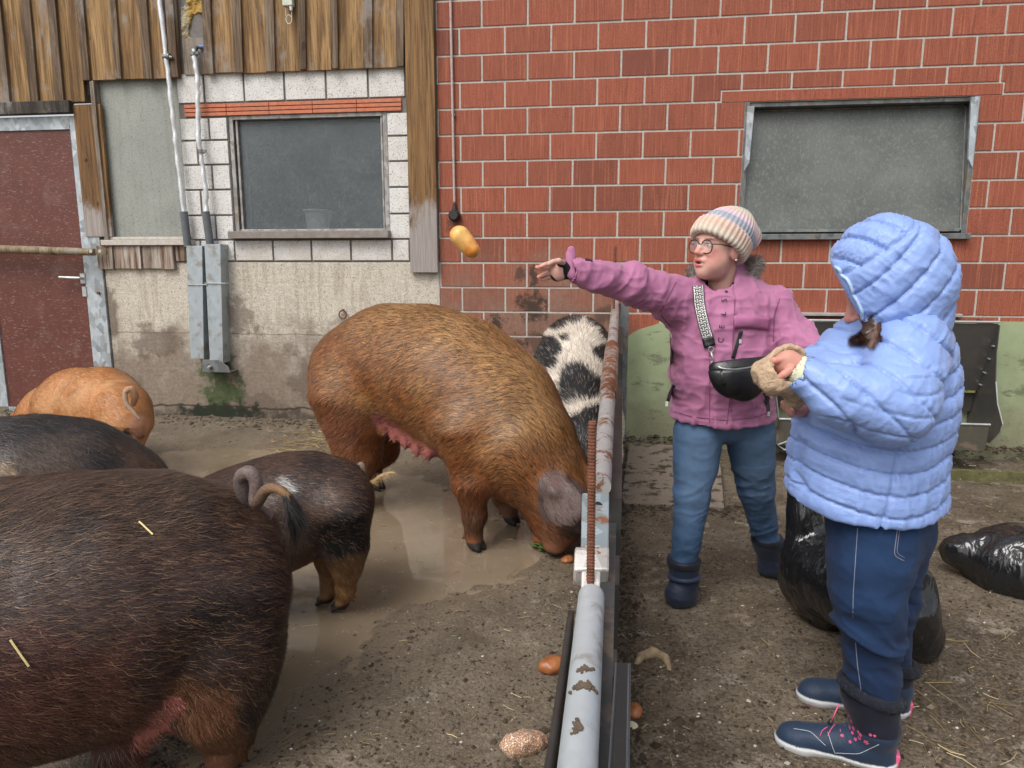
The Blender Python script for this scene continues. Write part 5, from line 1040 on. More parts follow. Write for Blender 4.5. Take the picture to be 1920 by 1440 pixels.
# ---------------------------------------------------------------- small dark pig
def buildD(S):
    pxchain(S, [(632, 932, 2.50, 66), (600, 938, 2.50, 82), (555, 950, 2.49, 97), (500, 970, 2.47, 103), (440, 985, 2.44, 98), (380, 1000, 2.40, 84), (330, 1020, 2.36, 58), (300, 1040, 2.34, 42)], .06)
    pxchain(S, [(640, 960, 2.42, 58), (648, 1025, 2.42, 38), (650, 1060, 2.44, 25), (648, 1100, 2.45, 19)], .05); hoof_chain(S, (648, 1105, 2.46, 18), foot_at(646, 1146), .030, face=(-1, -.1))
    pxchain(S, [(622, 970, 2.62, 52), (622, 1040, 2.60, 30), (620, 1080, 2.58, 19)], .05); hoof_chain(S, (620, 1090, 2.58, 17), foot_at(618, 1134), .029, face=(-1, -.1))
    for x, z in ((400, 2.3), (410, 2.55)): S.rc(P(x, 1020, z), [P(x, 1050, z)[0], z, .2], .08, .045, .04); hoof_chain(S, (x, 1100, z, 18), (P(x, 1050, z)[0], z), .03, face=(-1, 0))
    S.rc(P(545, 1040, 2.40), P(545, 1062, 2.40), .022, .006, .02)
def colD(V, N):
    n1 = fbm(V, 6, 4, 45)[:, None]; c = lerp(np.array([.028, .017, .014])[None] * np.ones((len(V), 1)), (.060, .032, .022), sm(n1, .45, .65)); lo = sm(.32 - V[:, 2:3] + (n1 - .5) * .15, 0, .08)
    c = lerp(c, (.24, .125, .052), lo * .9); c = lerp(c, (.007, .007, .007), spotf(V, [(628, 1010, 2.32, 30), (672, 1000, 2.40, 34), (612, 1000, 2.3, 18), (640, 975, 2.3, 14)], .3)); c = lerp(c, (.42, .42, .42), spotf(V, [(530, 908, 2.28, 12), (540, 918, 2.28, 9)], .9, sc_=40) * .8)
    c = lerp(c, (.13, .075, .045), spotf(V, [(545, 1040, 2.3, 50)], .4) * .6); return lerp(c, (.025, .022, .02), sm(.042 - V[:, 2:3], 0, .01))
def exD(o, base, V, Fq, N):
    tailtube(o, base, [(680, 925, 2.56), (672, 905, 2.55), (670, 882, 2.54), (678, 872, 2.53), (684, 895, 2.52), (696, 905, 2.51), (715, 892, 2.5), (733, 886, 2.5)], [.017, .015, .013, .011, .010, .009, .007, .004], [(.10, .07, .06), (.24, .20, .18), (.15, .10, .07), (.30, .19, .09), (.42, .29, .14)], tuft=(.7, .028, (.48, .34, .17), 260))
pigobj('small dark brown pig with tan legs standing in the puddle', (-1.4, 1.95, -.02), (-.35, 2.9, .8), .009, buildD, colD, flowf((-1, -.05, 0), .5), 42000, .034, .0018, seed=17, bright=(.5, 1.9), tip=(.16, .09, .055), tipp=.15, lift=.12, extra=exD)
# ---------------------------------------------------------------- spotted pig
def buildF(S):
    pxchain(S, [(1080, 660, 4.75, 68), (1076, 700, 4.62, 76), (1076, 750, 4.42, 82), (1085, 800, 4.15, 78), (1098, 850, 3.85, 62), (1108, 890, 3.65, 46), (1110, 930, 3.55, 32)], .08)
    for x, y, z in ((1040, 760, 4.75), (1110, 760, 4.75), (1050, 850, 4.05), (1120, 850, 4.05)): S.rc(P(x, y, z), [P(x, y, z)[0], z, .3], .12, .07, .06); hoof_chain(S, (x, y + 60, z, 16), (P(x, y, z)[0], z), .036, face=(0, -1))
def colF(V, N):
    n1 = fbm(V, 5, 4, 55)[:, None]; c = np.array([.60, .53, .45])[None] * (.8 + .4 * n1)
    return lerp(c, (.014, .014, .016), spotf(V, [(1020, 670, 4.45, 26), (1035, 655, 4.45, 20), (1003, 700, 4.5, 18), (1080, 715, 4.3, 30), (1092, 735, 4.25, 36), (1070, 745, 4.22, 20), (1110, 810, 3.9, 44), (1125, 780, 4.0, 20), (1130, 665, 4.6, 18), (1045, 598, 4.75, 20), (1075, 590, 4.75, 16), (1115, 596, 4.8, 18), (1140, 620, 4.7, 18), (1015, 640, 4.6, 12), (1090, 845, 3.7, 40), (1060, 636, 4.5, 8)], .28, sc_=11))
def flowF(p):
    c = P(1076, 740, 4.4); s_ = (p[:, 0:1] - c[0]) / .25; return np.array([0, .8, .25])[None] + s_ * np.array([.9, 0, -.5])[None] + (fbm(p, 4, 2, 31) - .5)[:, None] * np.array([1.5, 0, 0])
pigobj('black and white spotted pig seen from behind between the sow and rail', (-.1, 3.4, -.02), (.95, 5.15, 1.12), .012, buildF, colF, flowF, 40000, .060, .0028, seed=19, tip=(.25, .21, .17), tipp=.12, bright=(.6, 1.35), lift=.16, curl=.18)
# ================================================================ people
def m_cloth(name, rough=.7, sheen=.2, fine=220, bst=.25, wr=0.0, streak=None, spec=.3):
    m = NB(name); c = m.attr('Col'); p = m.pos(); n2 = m.noise(m.map(p, streak or (1, 1, 1)), fine, 3, .6); n1 = m.noise(p, 12, 5, .6)
    cc = m.mix(m.math('MULTIPLY', n2, .35), c, m.mix(1.0, c, (.72, .72, .74), 'MULTIPLY')); cc = m.mix(m.math('MULTIPLY', m.ss(n1, .5, .8), .15), cc, m.mix(1.0, c, (1.25, 1.2, 1.2), 'MULTIPLY'))
    h = m.math('ADD', m.math('MULTIPLY', n2, .3), m.math('MULTIPLY', n1, 1.0 + wr)); m.fin(cc, rough, m.bump(h, bst, .006), spec=spec); m.b.inputs['Sheen Weight'].default_value = sheen; return m.m
M_SKIN = NB('skin'); c_ = M_SKIN.attr('Col'); p_ = M_SKIN.pos(); M_SKIN.fin(M_SKIN.mix(M_SKIN.math('MULTIPLY', M_SKIN.noise(p_, 60, 4), .25), c_, M_SKIN.mix(1.0, c_, (.9, .72, .68), 'MULTIPLY')), .48, M_SKIN.bump(M_SKIN.noise(p_, 300, 3), .08, .001), spec=.4)
M_SKIN.b.inputs['Subsurface Weight'].default_value = .12; M_SKIN.b.inputs['Subsurface Radius'].default_value = (.012, .005, .003); M_SKIN.b.inputs['Subsurface Scale'].default_value = .6; M_SKIN = M_SKIN.m
M_RAINJ = m_cloth('pink_softshell', .62, .15, 330, .3, 0, (1, 1, 3.5)); M_DENIM = m_cloth('denim', .85, .04, 380, .35, 0, (3, 3, 1)); M_PUFF = m_cloth('quilted_nylon', .42, .10, 40, .5, .3, None, .4); M_KNIT = m_cloth('knit', .95, .08, 260, .4); M_BOOTM = m_cloth('boot_shell', .55, .1, 150, .2); M_LEATH = plain('black_leather', (.010, .010, .011), .34, 0, .3, 30, .3, .55)
def cc_of(V, c): return np.tile(np.array(c, float), (len(V), 1))
def cloth(name, S, mat, parent, base, colf, disp=None, sm_=1):
    V, Fq = S.mesh(); V = smooth_mesh(V, Fq, sm_, .5); N = vnormals(V, Fq)
    if disp is not None: V = V + N * disp(V, N)[:, None]
    V[:, 2] = np.maximum(V[:, 2], .001); col = colf(V, N) if callable(colf) else cc_of(V, colf)
    o = mesh_obj(name, V - base, Fq, mat, parent, col=col, smooth=True); return o, V, Fq, vnormals(V, Fq)
class Frame:
    def __init__(s, o, f, up, sc_=1.0):
        s.o = np.array(o, float); f = np.array(f, float); s.f = f / np.linalg.norm(f); u = np.array(up, float); u = u - s.f * (u @ s.f); s.u = u / np.linalg.norm(u); s.l = np.cross(s.u, s.f); s.s = sc_
    def __call__(s, x, y, z): return s.o + (s.f * x + s.l * y + s.u * z) * s.s
    def loc(s, V): d = (V - s.o) / s.s; return np.stack([d @ s.f, d @ s.l, d @ s.u], 1)
    def rot(s): return [s.f, s.l, s.u]
def head_sdf(S, H):
    k = H.s; E_ = lambda c, r, kk=.02, cut=False: S.ell(H(*c), np.array(r) * k, kk * k, rot=H.rot(), cut=cut); C_ = lambda a, b, r1, r2, kk=.015, cut=False: S.rc(H(*a), H(*b), r1 * k, r2 * k, kk * k, cut=cut)
    E_((-.005, 0, .03), (.093, .073, .088)); E_((.028, 0, -.03), (.064, .060, .082), .03); C_((.03, 0, -.070), (.064, 0, -.090), .048, .026, .03)
    C_((.035, .032, -.045), (.05, .028, -.06), .030, .026, .02); C_((.035, -.032, -.045), (.05, -.028, -.06), .030, .026, .02)
    E_((.078, 0, .028), (.014, .046, .012), .015)
    for y in (-.029, .029): E_((.100, y, .004), (.014, .016, .009), .014, True)
    for y in (-.029, .029): E_((.076, y, .003), (.0125, .0145, .012), .003)
    C_((.088, 0, .012), (.108, 0, -.024), .0085, .0115, .012)
    for y in (-.011, .011): E_((.098, y, -.028), (.010, .008, .007), .006)
    E_((.088, 0, -.052), (.014, .024, .010), .012)
    E_((.094, 0, -.0535), (.009, .020, .0050), .007); E_((.091, 0, -.0705), (.010, .017, .0060), .008); E_((.102, 0, -.062), (.018, .013, .0042), .003, True)
    for y in (-.074, .074): E_((-.004, y, -.012), (.019, .010, .031), .008)
def head_col(H, V, N, skin, brow=(.14, .08, .05)):
    q = H.loc(V); c = cc_of(V, skin); blob = lambda c0, r, a=1.0: (a * sm(1.2 - np.sqrt((((q - np.array(c0)) / np.array(r)) ** 2).sum(1)), 0, .5))[:, None]
    c = lerp(c, (.60, .22, .19), blob((.075, .045, -.035), (.04, .03, .03), .6)); c = lerp(c, (.60, .22, .19), blob((.075, -.045, -.035), (.04, .03, .03), .6)); c = lerp(c, (.58, .22, .18), blob((.112, 0, -.024), (.02, .02, .018), .6)); c = lerp(c, (.50, .2, .18), blob((0, .08, -.01), (.03, .03, .04), .5))
    c = lerp(c, (.50, .13, .12), blob((.10, 0, -.053), (.016, .022, .0065))); c = lerp(c, (.52, .16, .15), blob((.098, 0, -.0715), (.016, .019, .0075))); c = lerp(c, (.06, .012, .012), blob((.096, 0, -.062), (.012, .014, .0040)))
    for y in (-.029, .029):
        c = lerp(c, (.38, .17, .14), blob((.088, y, .006), (.02, .019, .012), .6)); c = lerp(c, (.70, .68, .66), blob((.089, y, .0025), (.008, .011, .0055), 1)); c = lerp(c, (.07, .09, .10), blob((.090, y - .002, .002), (.008, .0052, .0055), 1)); c = lerp(c, (.04, .02, .015), blob((.088, y, .0088), (.008, .0145, .0018), 1)); c = lerp(c, brow, blob((.088, y, .024), (.014, .019, .0035), .8))
    return c
def finger(S, pts, r0, r1, k=.003):
    r = np.linspace(r0, r1, len(pts))
    for i in range(len(pts) - 1): S.rc(pts[i], pts[i + 1], r[i], r[i + 1], k)
def wrink(V, d, sc_, amp, seed=1, st=(1, 1, 1)):
    return (ridge(V * np.array(st), sc_, seed, 2) - .35) * amp
# ---------------------------------------------------------------- the woman in pink
Zp = 2.55; wb_ = np.array([P(1350, 1100, Zp)[0], 2.6, 0.0])
HP = Frame(P(1349, 466, 2.53), (-.86, -.50, .10), (.10, .02, 1), .95)
W_BODY = [((1290, 585, 2.58), (1425, 592, 2.60), .045, .045), ((1355, 600, 2.60), (1352, 780, 2.60), .07, .07)]
hands = {}
def pink_body(S):
    S.rc(P(1354, 545, 2.57), P(1354, 500, 2.56), .050, .046, .015); head_sdf(S, HP)
    for a, b_, r1, r2 in W_BODY: S.rc(P(*a), P(*b_), r1, r2, .05)
    for c in (((1270, 575, 2.54), (1175, 533, 2.44), .05, .04), ((1175, 533, 2.44), (1080, 510, 2.34), .036, .025), ((1450, 590, 2.55), (1490, 640, 2.5), .05, .04), ((1490, 640, 2.5), (1530, 672, 2.35), .036, .026),
              ((1312, 810, 2.57), (1298, 930, 2.54), .06, .045), ((1298, 930, 2.54), (1283, 1080, 2.55), .04, .028), ((1402, 810, 2.61), (1418, 920, 2.68), .06, .045), ((1418, 920, 2.68), (1437, 1030, 2.77), .04, .024),
              ((1283, 1080, 2.55), (1283, 1095, 2.54), .024, .02), ((1437, 1030, 2.77), (1442, 1046, 2.79), .024, .02)): S.rc(P(*c[0]), P(*c[1]), c[2], c[3], .03)
    # right hand: palm forward, fingers reaching left and a little down
    w0 = P(1066, 508, 2.33); S.rc(w0, P(1046, 507, 2.32), .024, .027, .012, sq=((0, 1, .0), .7)); S.rc(P(1050, 498, 2.32), P(1048, 516, 2.32), .018, .018, .012)
    Q = lambda x, y, z=2.32: P(x, y, z)
    finger(S, [Q(1046, 496), Q(1034, 493, 2.30), Q(1022, 496, 2.29), Q(1013, 500, 2.29)], .0088, .0068)
    finger(S, [Q(1042, 502), Q(1028, 502, 2.315), Q(1016, 503, 2.31), Q(1007, 501, 2.31)], .0090, .0068)
    finger(S, [Q(1042, 509), Q(1028, 512, 2.33), Q(1017, 516, 2.33), Q(1010, 519, 2.33)], .0086, .0064)
    finger(S, [Q(1042, 516), Q(1030, 520, 2.34), Q(1020, 523, 2.34), Q(1015, 524, 2.34)], .0080, .0060)
    finger(S, [Q(1055, 492, 2.30), Q(1048, 489, 2.27), Q(1036, 491, 2.26), Q(1029, 495, 2.26)], .0100, .0072)
    # left hand hidden at the end of the sleeve
    S.rc(P(1530, 672, 2.35), P(1548, 680, 2.31), .026, .024, .01); 
    for i in range(4): finger(S, [P(1548, 674 + i * 5, 2.31), P(1560, 676 + i * 6, 2.27 + .0 * i), P(1566, 684 + i * 5, 2.25)], .0085, .0065)
    finger(S, [P(1540, 668, 2.30), P(1550, 664, 2.27), P(1558, 668, 2.25)], .0095, .007)
def axis(lo, hi, c, segs):      # rectilinear axis: coarse c, fine inside given (a,b,h)
    out = []; x = lo
    while x < hi:
        out.append(x); h = c
        for a, b_, hh in segs:
            if a <= x < b_: h = min(h, hh)
            elif x < a < x + h: h = max(a - x, 1e-4)
        x += h
    return np.array(out + [hi])
hx = P(1000, 500, 2.3)[0]; hd = HP.o
S = SDF(axis(hx - .02, 1.25, .014, [(hx - .02, P(1075, 500, 2.3)[0], .0026), (hd[0] - .13, hd[0] + .12, .0033)]), axis(2.1, 2.95, .014, [(2.2, 2.40, .003), (hd[1] - .13, hd[1] + .12, .0034)]), axis(-.01, 1.52, .014, [(P(1030, 535, 2.3)[2], 1.50, .0032)]))
pink_body(S); V, Fq = S.mesh(); V = smooth_mesh(V, Fq, 1, .35); N = vnormals(V, Fq); SK = (.62, .36, .29)
col = head_col(HP, V, N, SK); tipm = sm(P(1022, 500, 2.3)[0] - V[:, 0], -.01, .02)[:, None]; col = lerp(col, (.66, .27, .22), tipm * .7)
pink = mesh_obj('person', V - wb_, Fq, M_SKIN, col=col, smooth=True, loc=wb_); tag(pink, 'woman in a pink jacket, striped knit hat and glasses throwing with an outstretched arm', 'person', 'people feeding the pigs')
# glove without fingers
S = SDF.box(P(1075, 530, 2.4) - [.14, .12, .06], P(1075, 490, 2.4) + [.05, .06, .06], .0026)
S.rc(P(1070, 508, 2.33), P(1052, 507, 2.325), .028, .0285, .01, sq=((0, 1, 0), .8)); S.rc(P(1052, 502, 2.325), P(1045, 514, 2.325), .0235, .024, .010, sq=((0, 1, 0), .85)); S.rc(P(1052, 493, 2.305), P(1050, 490, 2.29), .0135, .0125, .006)
S.rc(P(1058, 500, 2.27), P(1050, 498, 2.27), .017, .016, .006, cut=True); cloth('glove', S, M_KNIT, pink, wb_, (.012, .012, .014))
# jacket
def jp(S, grow=0.0, hollow=False):
    g = grow
    S.rc(P(1272, 568, 2.56), P(1440, 580, 2.58), .085 + g, .085 + g, .05, sq=((0, 1, 0), .85)); S.rc(P(1355, 600, 2.57), P(1352, 690, 2.57), .168 + g, .170 + g, .05, sq=((0, 1, 0), .70)); S.rc(P(1352, 690, 2.57), P(1354, 800, 2.57), .170 + g, .193 + g, .05, sq=((0, 1, 0), .72))
    S.rc(P(1262, 558, 2.53), P(1180, 531, 2.44), .074 + g, .060 + g, .04); S.rc(P(1180, 531, 2.44), P(1078, 508, 2.335), .060 + g, .042 + g, .02)
    S.rc(P(1450, 590, 2.57), P(1490, 640, 2.52), .078 + g, .072 + g, .05); S.rc(P(1490, 640, 2.52), P(1532, 672, 2.36), .070 + g, .052 + g, .03)
lo = np.array([P(1055, 500, 2.3)[0] - .03, 2.22, P(1350, 830, 2.5)[2]]); S = SDF.box(lo, [1.25, 2.80, 1.36], .0052)
jp(S); S.rc(P(1354, 560, 2.58), P(1356, 541, 2.58), .084, .076, .03); S.rc(P(1392, 545, 2.64), P(1380, 520, 2.66), .07, .06, .05)
S.rc(P(1350, 552, 2.55), P(1345, 505, 2.53), .050, .068, .0, cut=True); 
S.plane(P(1352, 818, 2.35), (0, .10, -1)); c_ = P(1066, 508, 2.33); ax = P(1140, 524, 2.40) - c_; ax /= np.linalg.norm(ax); S.plane(P(1058, 507, 2.32), -ax)
S.rc(P(1045, 503, 2.30), P(1070, 508, 2.335), .036, .036, .0, cut=True)
S.rc(P(1352, 840, 2.57), P(1353, 775, 2.57), .20, .165, .0, sq=((0, 1, 0), .72), cut=True)
JC = (.40, .150, .270)
def jdisp(V, N):
    arm = sm(P(1235, 560, 2.5)[0] - V[:, 0], 0, .08); sh = P(1262, 560, 2.53); t = (V - sh) @ -ax
    d = wrink(V, None, 8, .016, 3, (1.6, 1, .6)) * (1 - arm) * sm(1.28 - V[:, 2], -.05, .15) + wrink(V, None, 11, .012, 5, (1, 1, 1.8)) * 1.1
    d += arm * (wrink(np.stack([t * 2.6 + V[:, 2] * 1.2, V[:, 2] * .7, V[:, 1]], 1), None, 5.5, .022, 9)) * sm(.46 - t, 0, .12)
    # folds dragging from the armpit to the shoulder
    u = (V[:, 0] - P(1235, 560, 2.5)[0]); w_ = V[:, 2] - 1.15; d += -.010 * np.exp(-((u + .02 + .35 * w_) / .012) ** 2) * sm(w_, -.12, 0) * sm(.13 - w_, 0, .05) * (V[:, 1] < 2.55)
    fr = (V[:, 1] < 2.56); x = V[:, 0] - P(1377, 650, 2.45)[0]; pl = np.exp(-(x / .0045) ** 2) * -.0035 + .004 * sm(x, -.062, -.058) * sm(-x, 0, .004) ; d += pl * fr * (1 - arm)
    z = V[:, 2]; zz = P(1350, 775, 2.4)[2]; d += -.0022 * np.exp(-((z - zz) / .004) ** 2)
    # chest pocket flap
    a = P(1376, 592, 2.44); b_ = P(1443, 616, 2.44); ins = sm(V[:, 0], a[0], a[0] + .003) * sm(b_[0] - V[:, 0], 0, .003) * sm(a[2] - z, 0, .003) * sm(z - b_[2], 0, .003); d += .0055 * ins * fr
    d += -.003 * np.exp(-((t - .44) / .004) ** 2) * arm
    return d
def jcol(V, N):
    n1 = fbm(V, 7, 3, 4)[:, None]; return cc_of(V, JC) * (.88 + .24 * n1)
jk, JV, JF, JN = cloth('jacket', S, M_RAINJ, pink, wb_, jcol, jdisp)
jbvh = BVHTree.FromPolygons([Vector(v) for v in JV], JF.tolist())
def on(bvh, x, y, z0=2.2, off=.003, Z=None):      # the point of a surface seen at a pixel of the photo
    o = np.array([0, 0, CAMH]); r = ray(x, y); r /= np.linalg.norm(r); h, n, i, d = bvh.ray_cast(Vector(o + r * .4), Vector(r))
    if h is None: return P(x, y, z0), np.array([0, -1, 0.])
    return np.array(h) - r * off, np.array(n)
# cuff tab, fur rim, collar
mb = MB(); 
S = SDF.box(P(1050, 560, 2.2) - [.06, 0, .02], P(1100, 455, 2.45) + [.02, .05, .02], .004); S.rc(P(1068, 478, 2.33), P(1072, 515, 2.31), .014, .016, .004, sq=((0, 1, 0), .5)); S.rc(P(1071, 468, 2.33), P(1071, 480, 2.33), .013, .016, .004, sq=((0, 1, 0), .4))
cloth('cuff_tab', S, M_RAINJ, jk, wb_, jcol)
S = SDF.box(P(1290, 560, 2.5) - [.05, .2, .02], P(1430, 470, 2.7) + [.05, .1, .03], .005); S.rc(P(1415, 497, 2.62), P(1398, 540, 2.56), .020, .028, .02); S.rc(P(1415, 497, 2.62), P(1360, 500, 2.74), .022, .03, .02); S.rc(P(1302, 512, 2.62), P(1306, 528, 2.58), .02, .02, .02); S.rc(P(1302, 512, 2.62), P(1360, 500, 2.74), .02, .03, .02)
fu, FV, FF, FN = cloth('hood_fur', S, M_KNIT, jk, wb_, (.17, .14, .125))
strand_obj('fur', M_BRIS, fu, wb_, FV, FF, FN, cc_of(FV, (.24, .205, .185)), lambda p: np.array([[.4, -.4, .5]]) + 0 * p, 9000, .026, .0012, bright=(.35, 1.9), lift=1.0, curl=.8, seed=31)
S = SDF.box(P(1300, 590, 2.5) - [0, .2, 0], P(1410, 500, 2.6) + [0, .1, 0], .0045); S.rc(P(1352, 560, 2.56), P(1346, 528, 2.545), .064, .064, .02); S.rc(P(1346, 548, 2.54), P(1340, 500, 2.51), .048, .064, .0, cut=True); S.rc(P(1350, 570, 2.36), P(1352, 520, 2.38), .030, .050, 0, cut=True)
S.plane(P(1346, 529, 2.5), (0, 0, 1)); cloth('inner_collar', S, M_KNIT, jk, wb_, (.016, .016, .018))
# jeans
S = SDF.box([P(1255, 900, 2.5)[0] - .05, 2.35, .12], [1.2, 2.95, P(1350, 770, 2.5)[2]], .0055)
S.rc(P(1314, 790, 2.57), P(1390, 790, 2.59), .085, .085, .03); pxchain(S, [(1309, 810, 2.56, 46), (1304, 870, 2.55, 41), (1298, 930, 2.53, 33), (1289, 1000, 2.53, 27.5), (1283, 1052, 2.55, 23)], .01); pxchain(S, [(1406, 810, 2.60, 46), (1412, 865, 2.63, 40), (1418, 920, 2.67, 32), (1428, 970, 2.73, 26), (1437, 1008, 2.76, 23)], .01)
DEN = np.array([.050, .105, .205])
def dcol(base, fade, cx):
    def f(V, N):
        n1 = fbm(V * np.array([1, 1, .35]), 40, 3, 6)[:, None]; c = np.tile(base, (len(V), 1)) * (.75 + .5 * n1); front = sm(-N[:, 1:2], .2, .95); c = lerp(c, fade, front * .5 * sm(V[:, 2:3], .25, .5))
        return c
    return f
def jeandisp(knee, cuff, seed):
    def f(V, N):
        k = np.exp(-((V[:, 2] - knee) / .06) ** 2); c = np.exp(-((V[:, 2] - cuff) / .07) ** 2)
        W_ = np.stack([V[:, 0] + .5 * V[:, 2], V[:, 1], V[:, 2] * 2.1 - .9 * V[:, 0]], 1); return wrink(W_, None, 8, .011, seed) * (.15 + k + c) + wrink(V, None, 16, .004, seed + 2, (1, 1, 1.3))
    return f
pj, *_ = cloth('jeans', S, M_DENIM, pink, wb_, dcol(DEN, (.14, .215, .33), 0), jeandisp(P(1298, 935, 2.53)[2], .22, 4))
# boots
def boot_sdf(S, shaft, toe, r0, r1, heel=None):
    a, b_ = shaft; S.rc(a, b_, r0, r1, .02); fl = np.array([toe[0] - b_[0], toe[1] - b_[1], 0]); fl /= np.linalg.norm(fl); ank = np.array([b_[0], b_[1], .075]); S.rc(b_, ank, r1, .046, .02); S.rc([b_[0] - fl[0] * .012, b_[1] - fl[1] * .012, .04], [b_[0] + fl[0] * .03, b_[1] + fl[1] * .03, .052], .043, .047, .02)
    S.rc([b_[0] + fl[0] * .03, b_[1] + fl[1] * .03, .06], [toe[0] - fl[0] * .03, toe[1] - fl[1] * .03, .036], .046, .038, .02); S.rc([toe[0] - fl[0] * .03, toe[1] - fl[1] * .03, .034], [toe[0] - fl[0] * .01, toe[1] - fl[1] * .01, .034], .040, .037, .015)
    S.plane([0, 0, .002], (0, 0, -1))
def bcol(V, N):
    n1 = fbm(V, 20, 3, 8)[:, None]; c = np.array([.018, .026, .052])[None] * (.6 + .8 * n1); c = lerp(c, (.014, .014, .018), sm(.022 - V[:, 2:3], 0, .003)); return lerp(c, (.012, .013, .022), sm(V[:, 2:3], .16, .165))
for sh, toe, nm in (((P(1282, 1052, 2.55), P(1284, 1088, 2.545)), G(1268, 1141), 0), ((P(1438, 1012, 2.77), P(1446, 1050, 2.80)), G(1497, 1092), 1)):
    c = sh[1]; S = SDF.box(np.minimum(c, toe) - [.12, .12, .1], np.maximum(sh[0], toe) + [.12, .12, .04], .0042); S.z = S.z; boot_sdf(S, sh, toe, .062, .050); S.plane(sh[0] + [0, 0, .012], (0, 0, 1))
    b_, *_ = cloth('boot', S, M_BOOTM, pink, wb_, bcol, lambda V, N: wrink(V, None, 14, .004, 6, (1, 1, 2)) + .004 * sm(V[:, 2], .165, .17) - .004 * sm(.024 - V[:, 2], 0, .002) * 0)
    d = np.array(toe[:2]) - c[:2]; d /= np.linalg.norm(d); sd = np.array([-d[1], d[0]]); mb = MB(); z = .125
    mb.tube([(c[0] + (d[0] * math.cos(t) + sd[0] * math.sin(t)) * .056 + d[0] * .004, c[1] + (d[1] * math.cos(t) + sd[1] * math.sin(t)) * .056 + d[1] * .004, z + .004 * math.sin(t)) for t in np.linspace(0, 6.28, 24)[:-1]], .0085, 8, closed=True)
    mesh_obj('boot_strap', np.array(mb.V) - wb_, mb.F, M_BOOTM, b_, col=cc_of(np.array(mb.V), (.022, .035, .07)), smooth=True)
# knitted hat
hu = Frame(HP(-.02, 0, .05), (.86, 0, .50), (-.50, 0, .86)); hf = HP.f * .86 + HP.u * .50; hup = -HP.f * .50 + HP.u * .86; HH = Frame(HP(-.004, 0, .040), hf, hup)
S = SDF.box(HP.o - [.19, .17, .12], HP.o + [.22, .20, .22], .0034)
S.ell(HH(-.004, 0, .000), (.104, .090, .098), .02, rot=HH.rot()); S.rc(HH(-.03, 0, .06), HH(-.095, 0, .076), .074, .052, .05); S.ell(HH(-.002, 0, -.018), (.108, .093, .085), .01, rot=HH.rot())
S.plane(HH(0, 0, -.036), -HH.u - .05 * HH.f); S.ell(HH(-.004, 0, -.03), (.092, .078, .055), 0, rot=HH.rot(), cut=True)
def hloc(V): q = HH.loc(V); return q, np.arctan2(q[:, 1], q[:, 0] + .01), q[:, 2]
def hdisp(V, N):
    q, a, z = hloc(V); rib = np.cos(a * 34); cuff = sm(.022 - z, 0, .004); return .0016 * rib * sm(.11 - z, 0, .03) + .0062 * cuff - .003 * np.exp(-((z - .028) / .004) ** 2)
def hcol(V, N):
    q, a, z = hloc(V); c = cc_of(V, (.62, .53, .44)); bands = [(-.03, (.62, .54, .44)), (-.008, (.62, .43, .34)), (.012, (.60, .46, .38)), (.024, (.58, .42, .45)), (.032, (.34, .37, .42)), (.050, (.30, .34, .39)), (.058, (.62, .45, .52)), (.074, (.64, .48, .54)), (.084, (.60, .47, .35)), (.1, (.60, .52, .42)), (.115, (.36, .40, .42)), (.13, (.62, .56, .48))]
    zz = [b[0] for b in bands]; C3 = np.stack([np.interp(z, zz, [b[1][i] for b in bands]) for i in range(3)], 1); return C3 * (.82 + .22 * (np.cos(a * 34) > -.2))[:, None]
cloth('knit_hat', S, M_KNIT, pink, wb_, hcol, hdisp, 1)
# hair at the nape and earring
mb = MB(); c = HP(-.002, .086, -.040); mb.tube([c, c + np.array([0, -.004, 0])], .0045, 8); mesh_obj('earring', np.array(mb.V) - wb_, mb.F, M_EDGE, pink, smooth=True)
# glasses
gm = plain('spectacle_frame', (.018, .013, .014), .3); gf = empty('glasses', (0, 0, 0), None, None); gf.parent = pink
for y in (-.031, .031):
    cx = .100 - abs(y) * .12; L = []; K = 28
    for t in np.linspace(0, 2 * math.pi, K + 1)[:-1]:
        ry, rz = .0265, .0235; ct, st = math.cos(t), math.sin(t); e_ = 2.25; L.append(HP(cx + .004 * st - .10 * abs(ct * ry) * .2, y + ry * np.sign(ct) * abs(ct) ** (2 / e_), -.004 + rz * np.sign(st) * abs(st) ** (2 / e_)))
    mb = MB(); mb.tube(L, .0020, 8, closed=True); mesh_obj('rim', np.array(mb.V) - wb_, mb.F, gm, gf, smooth=True)
    mb = MB(); sg = 1 if y > 0 else -1; mb.tube([HP(cx - .001, y + sg * .026, .006), HP(.075, sg * .072, .008), HP(.0, sg * .082, .004)], .0018, 6); mesh_obj('temple', np.array(mb.V) - wb_, mb.F, gm, gf, smooth=True)
    lm = NB('lens'); lm.fin((.9, .92, .95), .03, spec=.6, **{'Alpha': .10}); mesh_obj('lens', np.array(L + [HP(cx, y, -.004)]) - wb_, [(i, (i + 1) % K, K) for i in range(K)], lm.m, gf)
mb = MB(); mb.tube([HP(.099, -.008, .002), HP(.103, 0, .006), HP(.099, .008, .002)], .0022, 8); mesh_obj('bridge', np.array(mb.V) - wb_, mb.F, gm, gf, smooth=True)
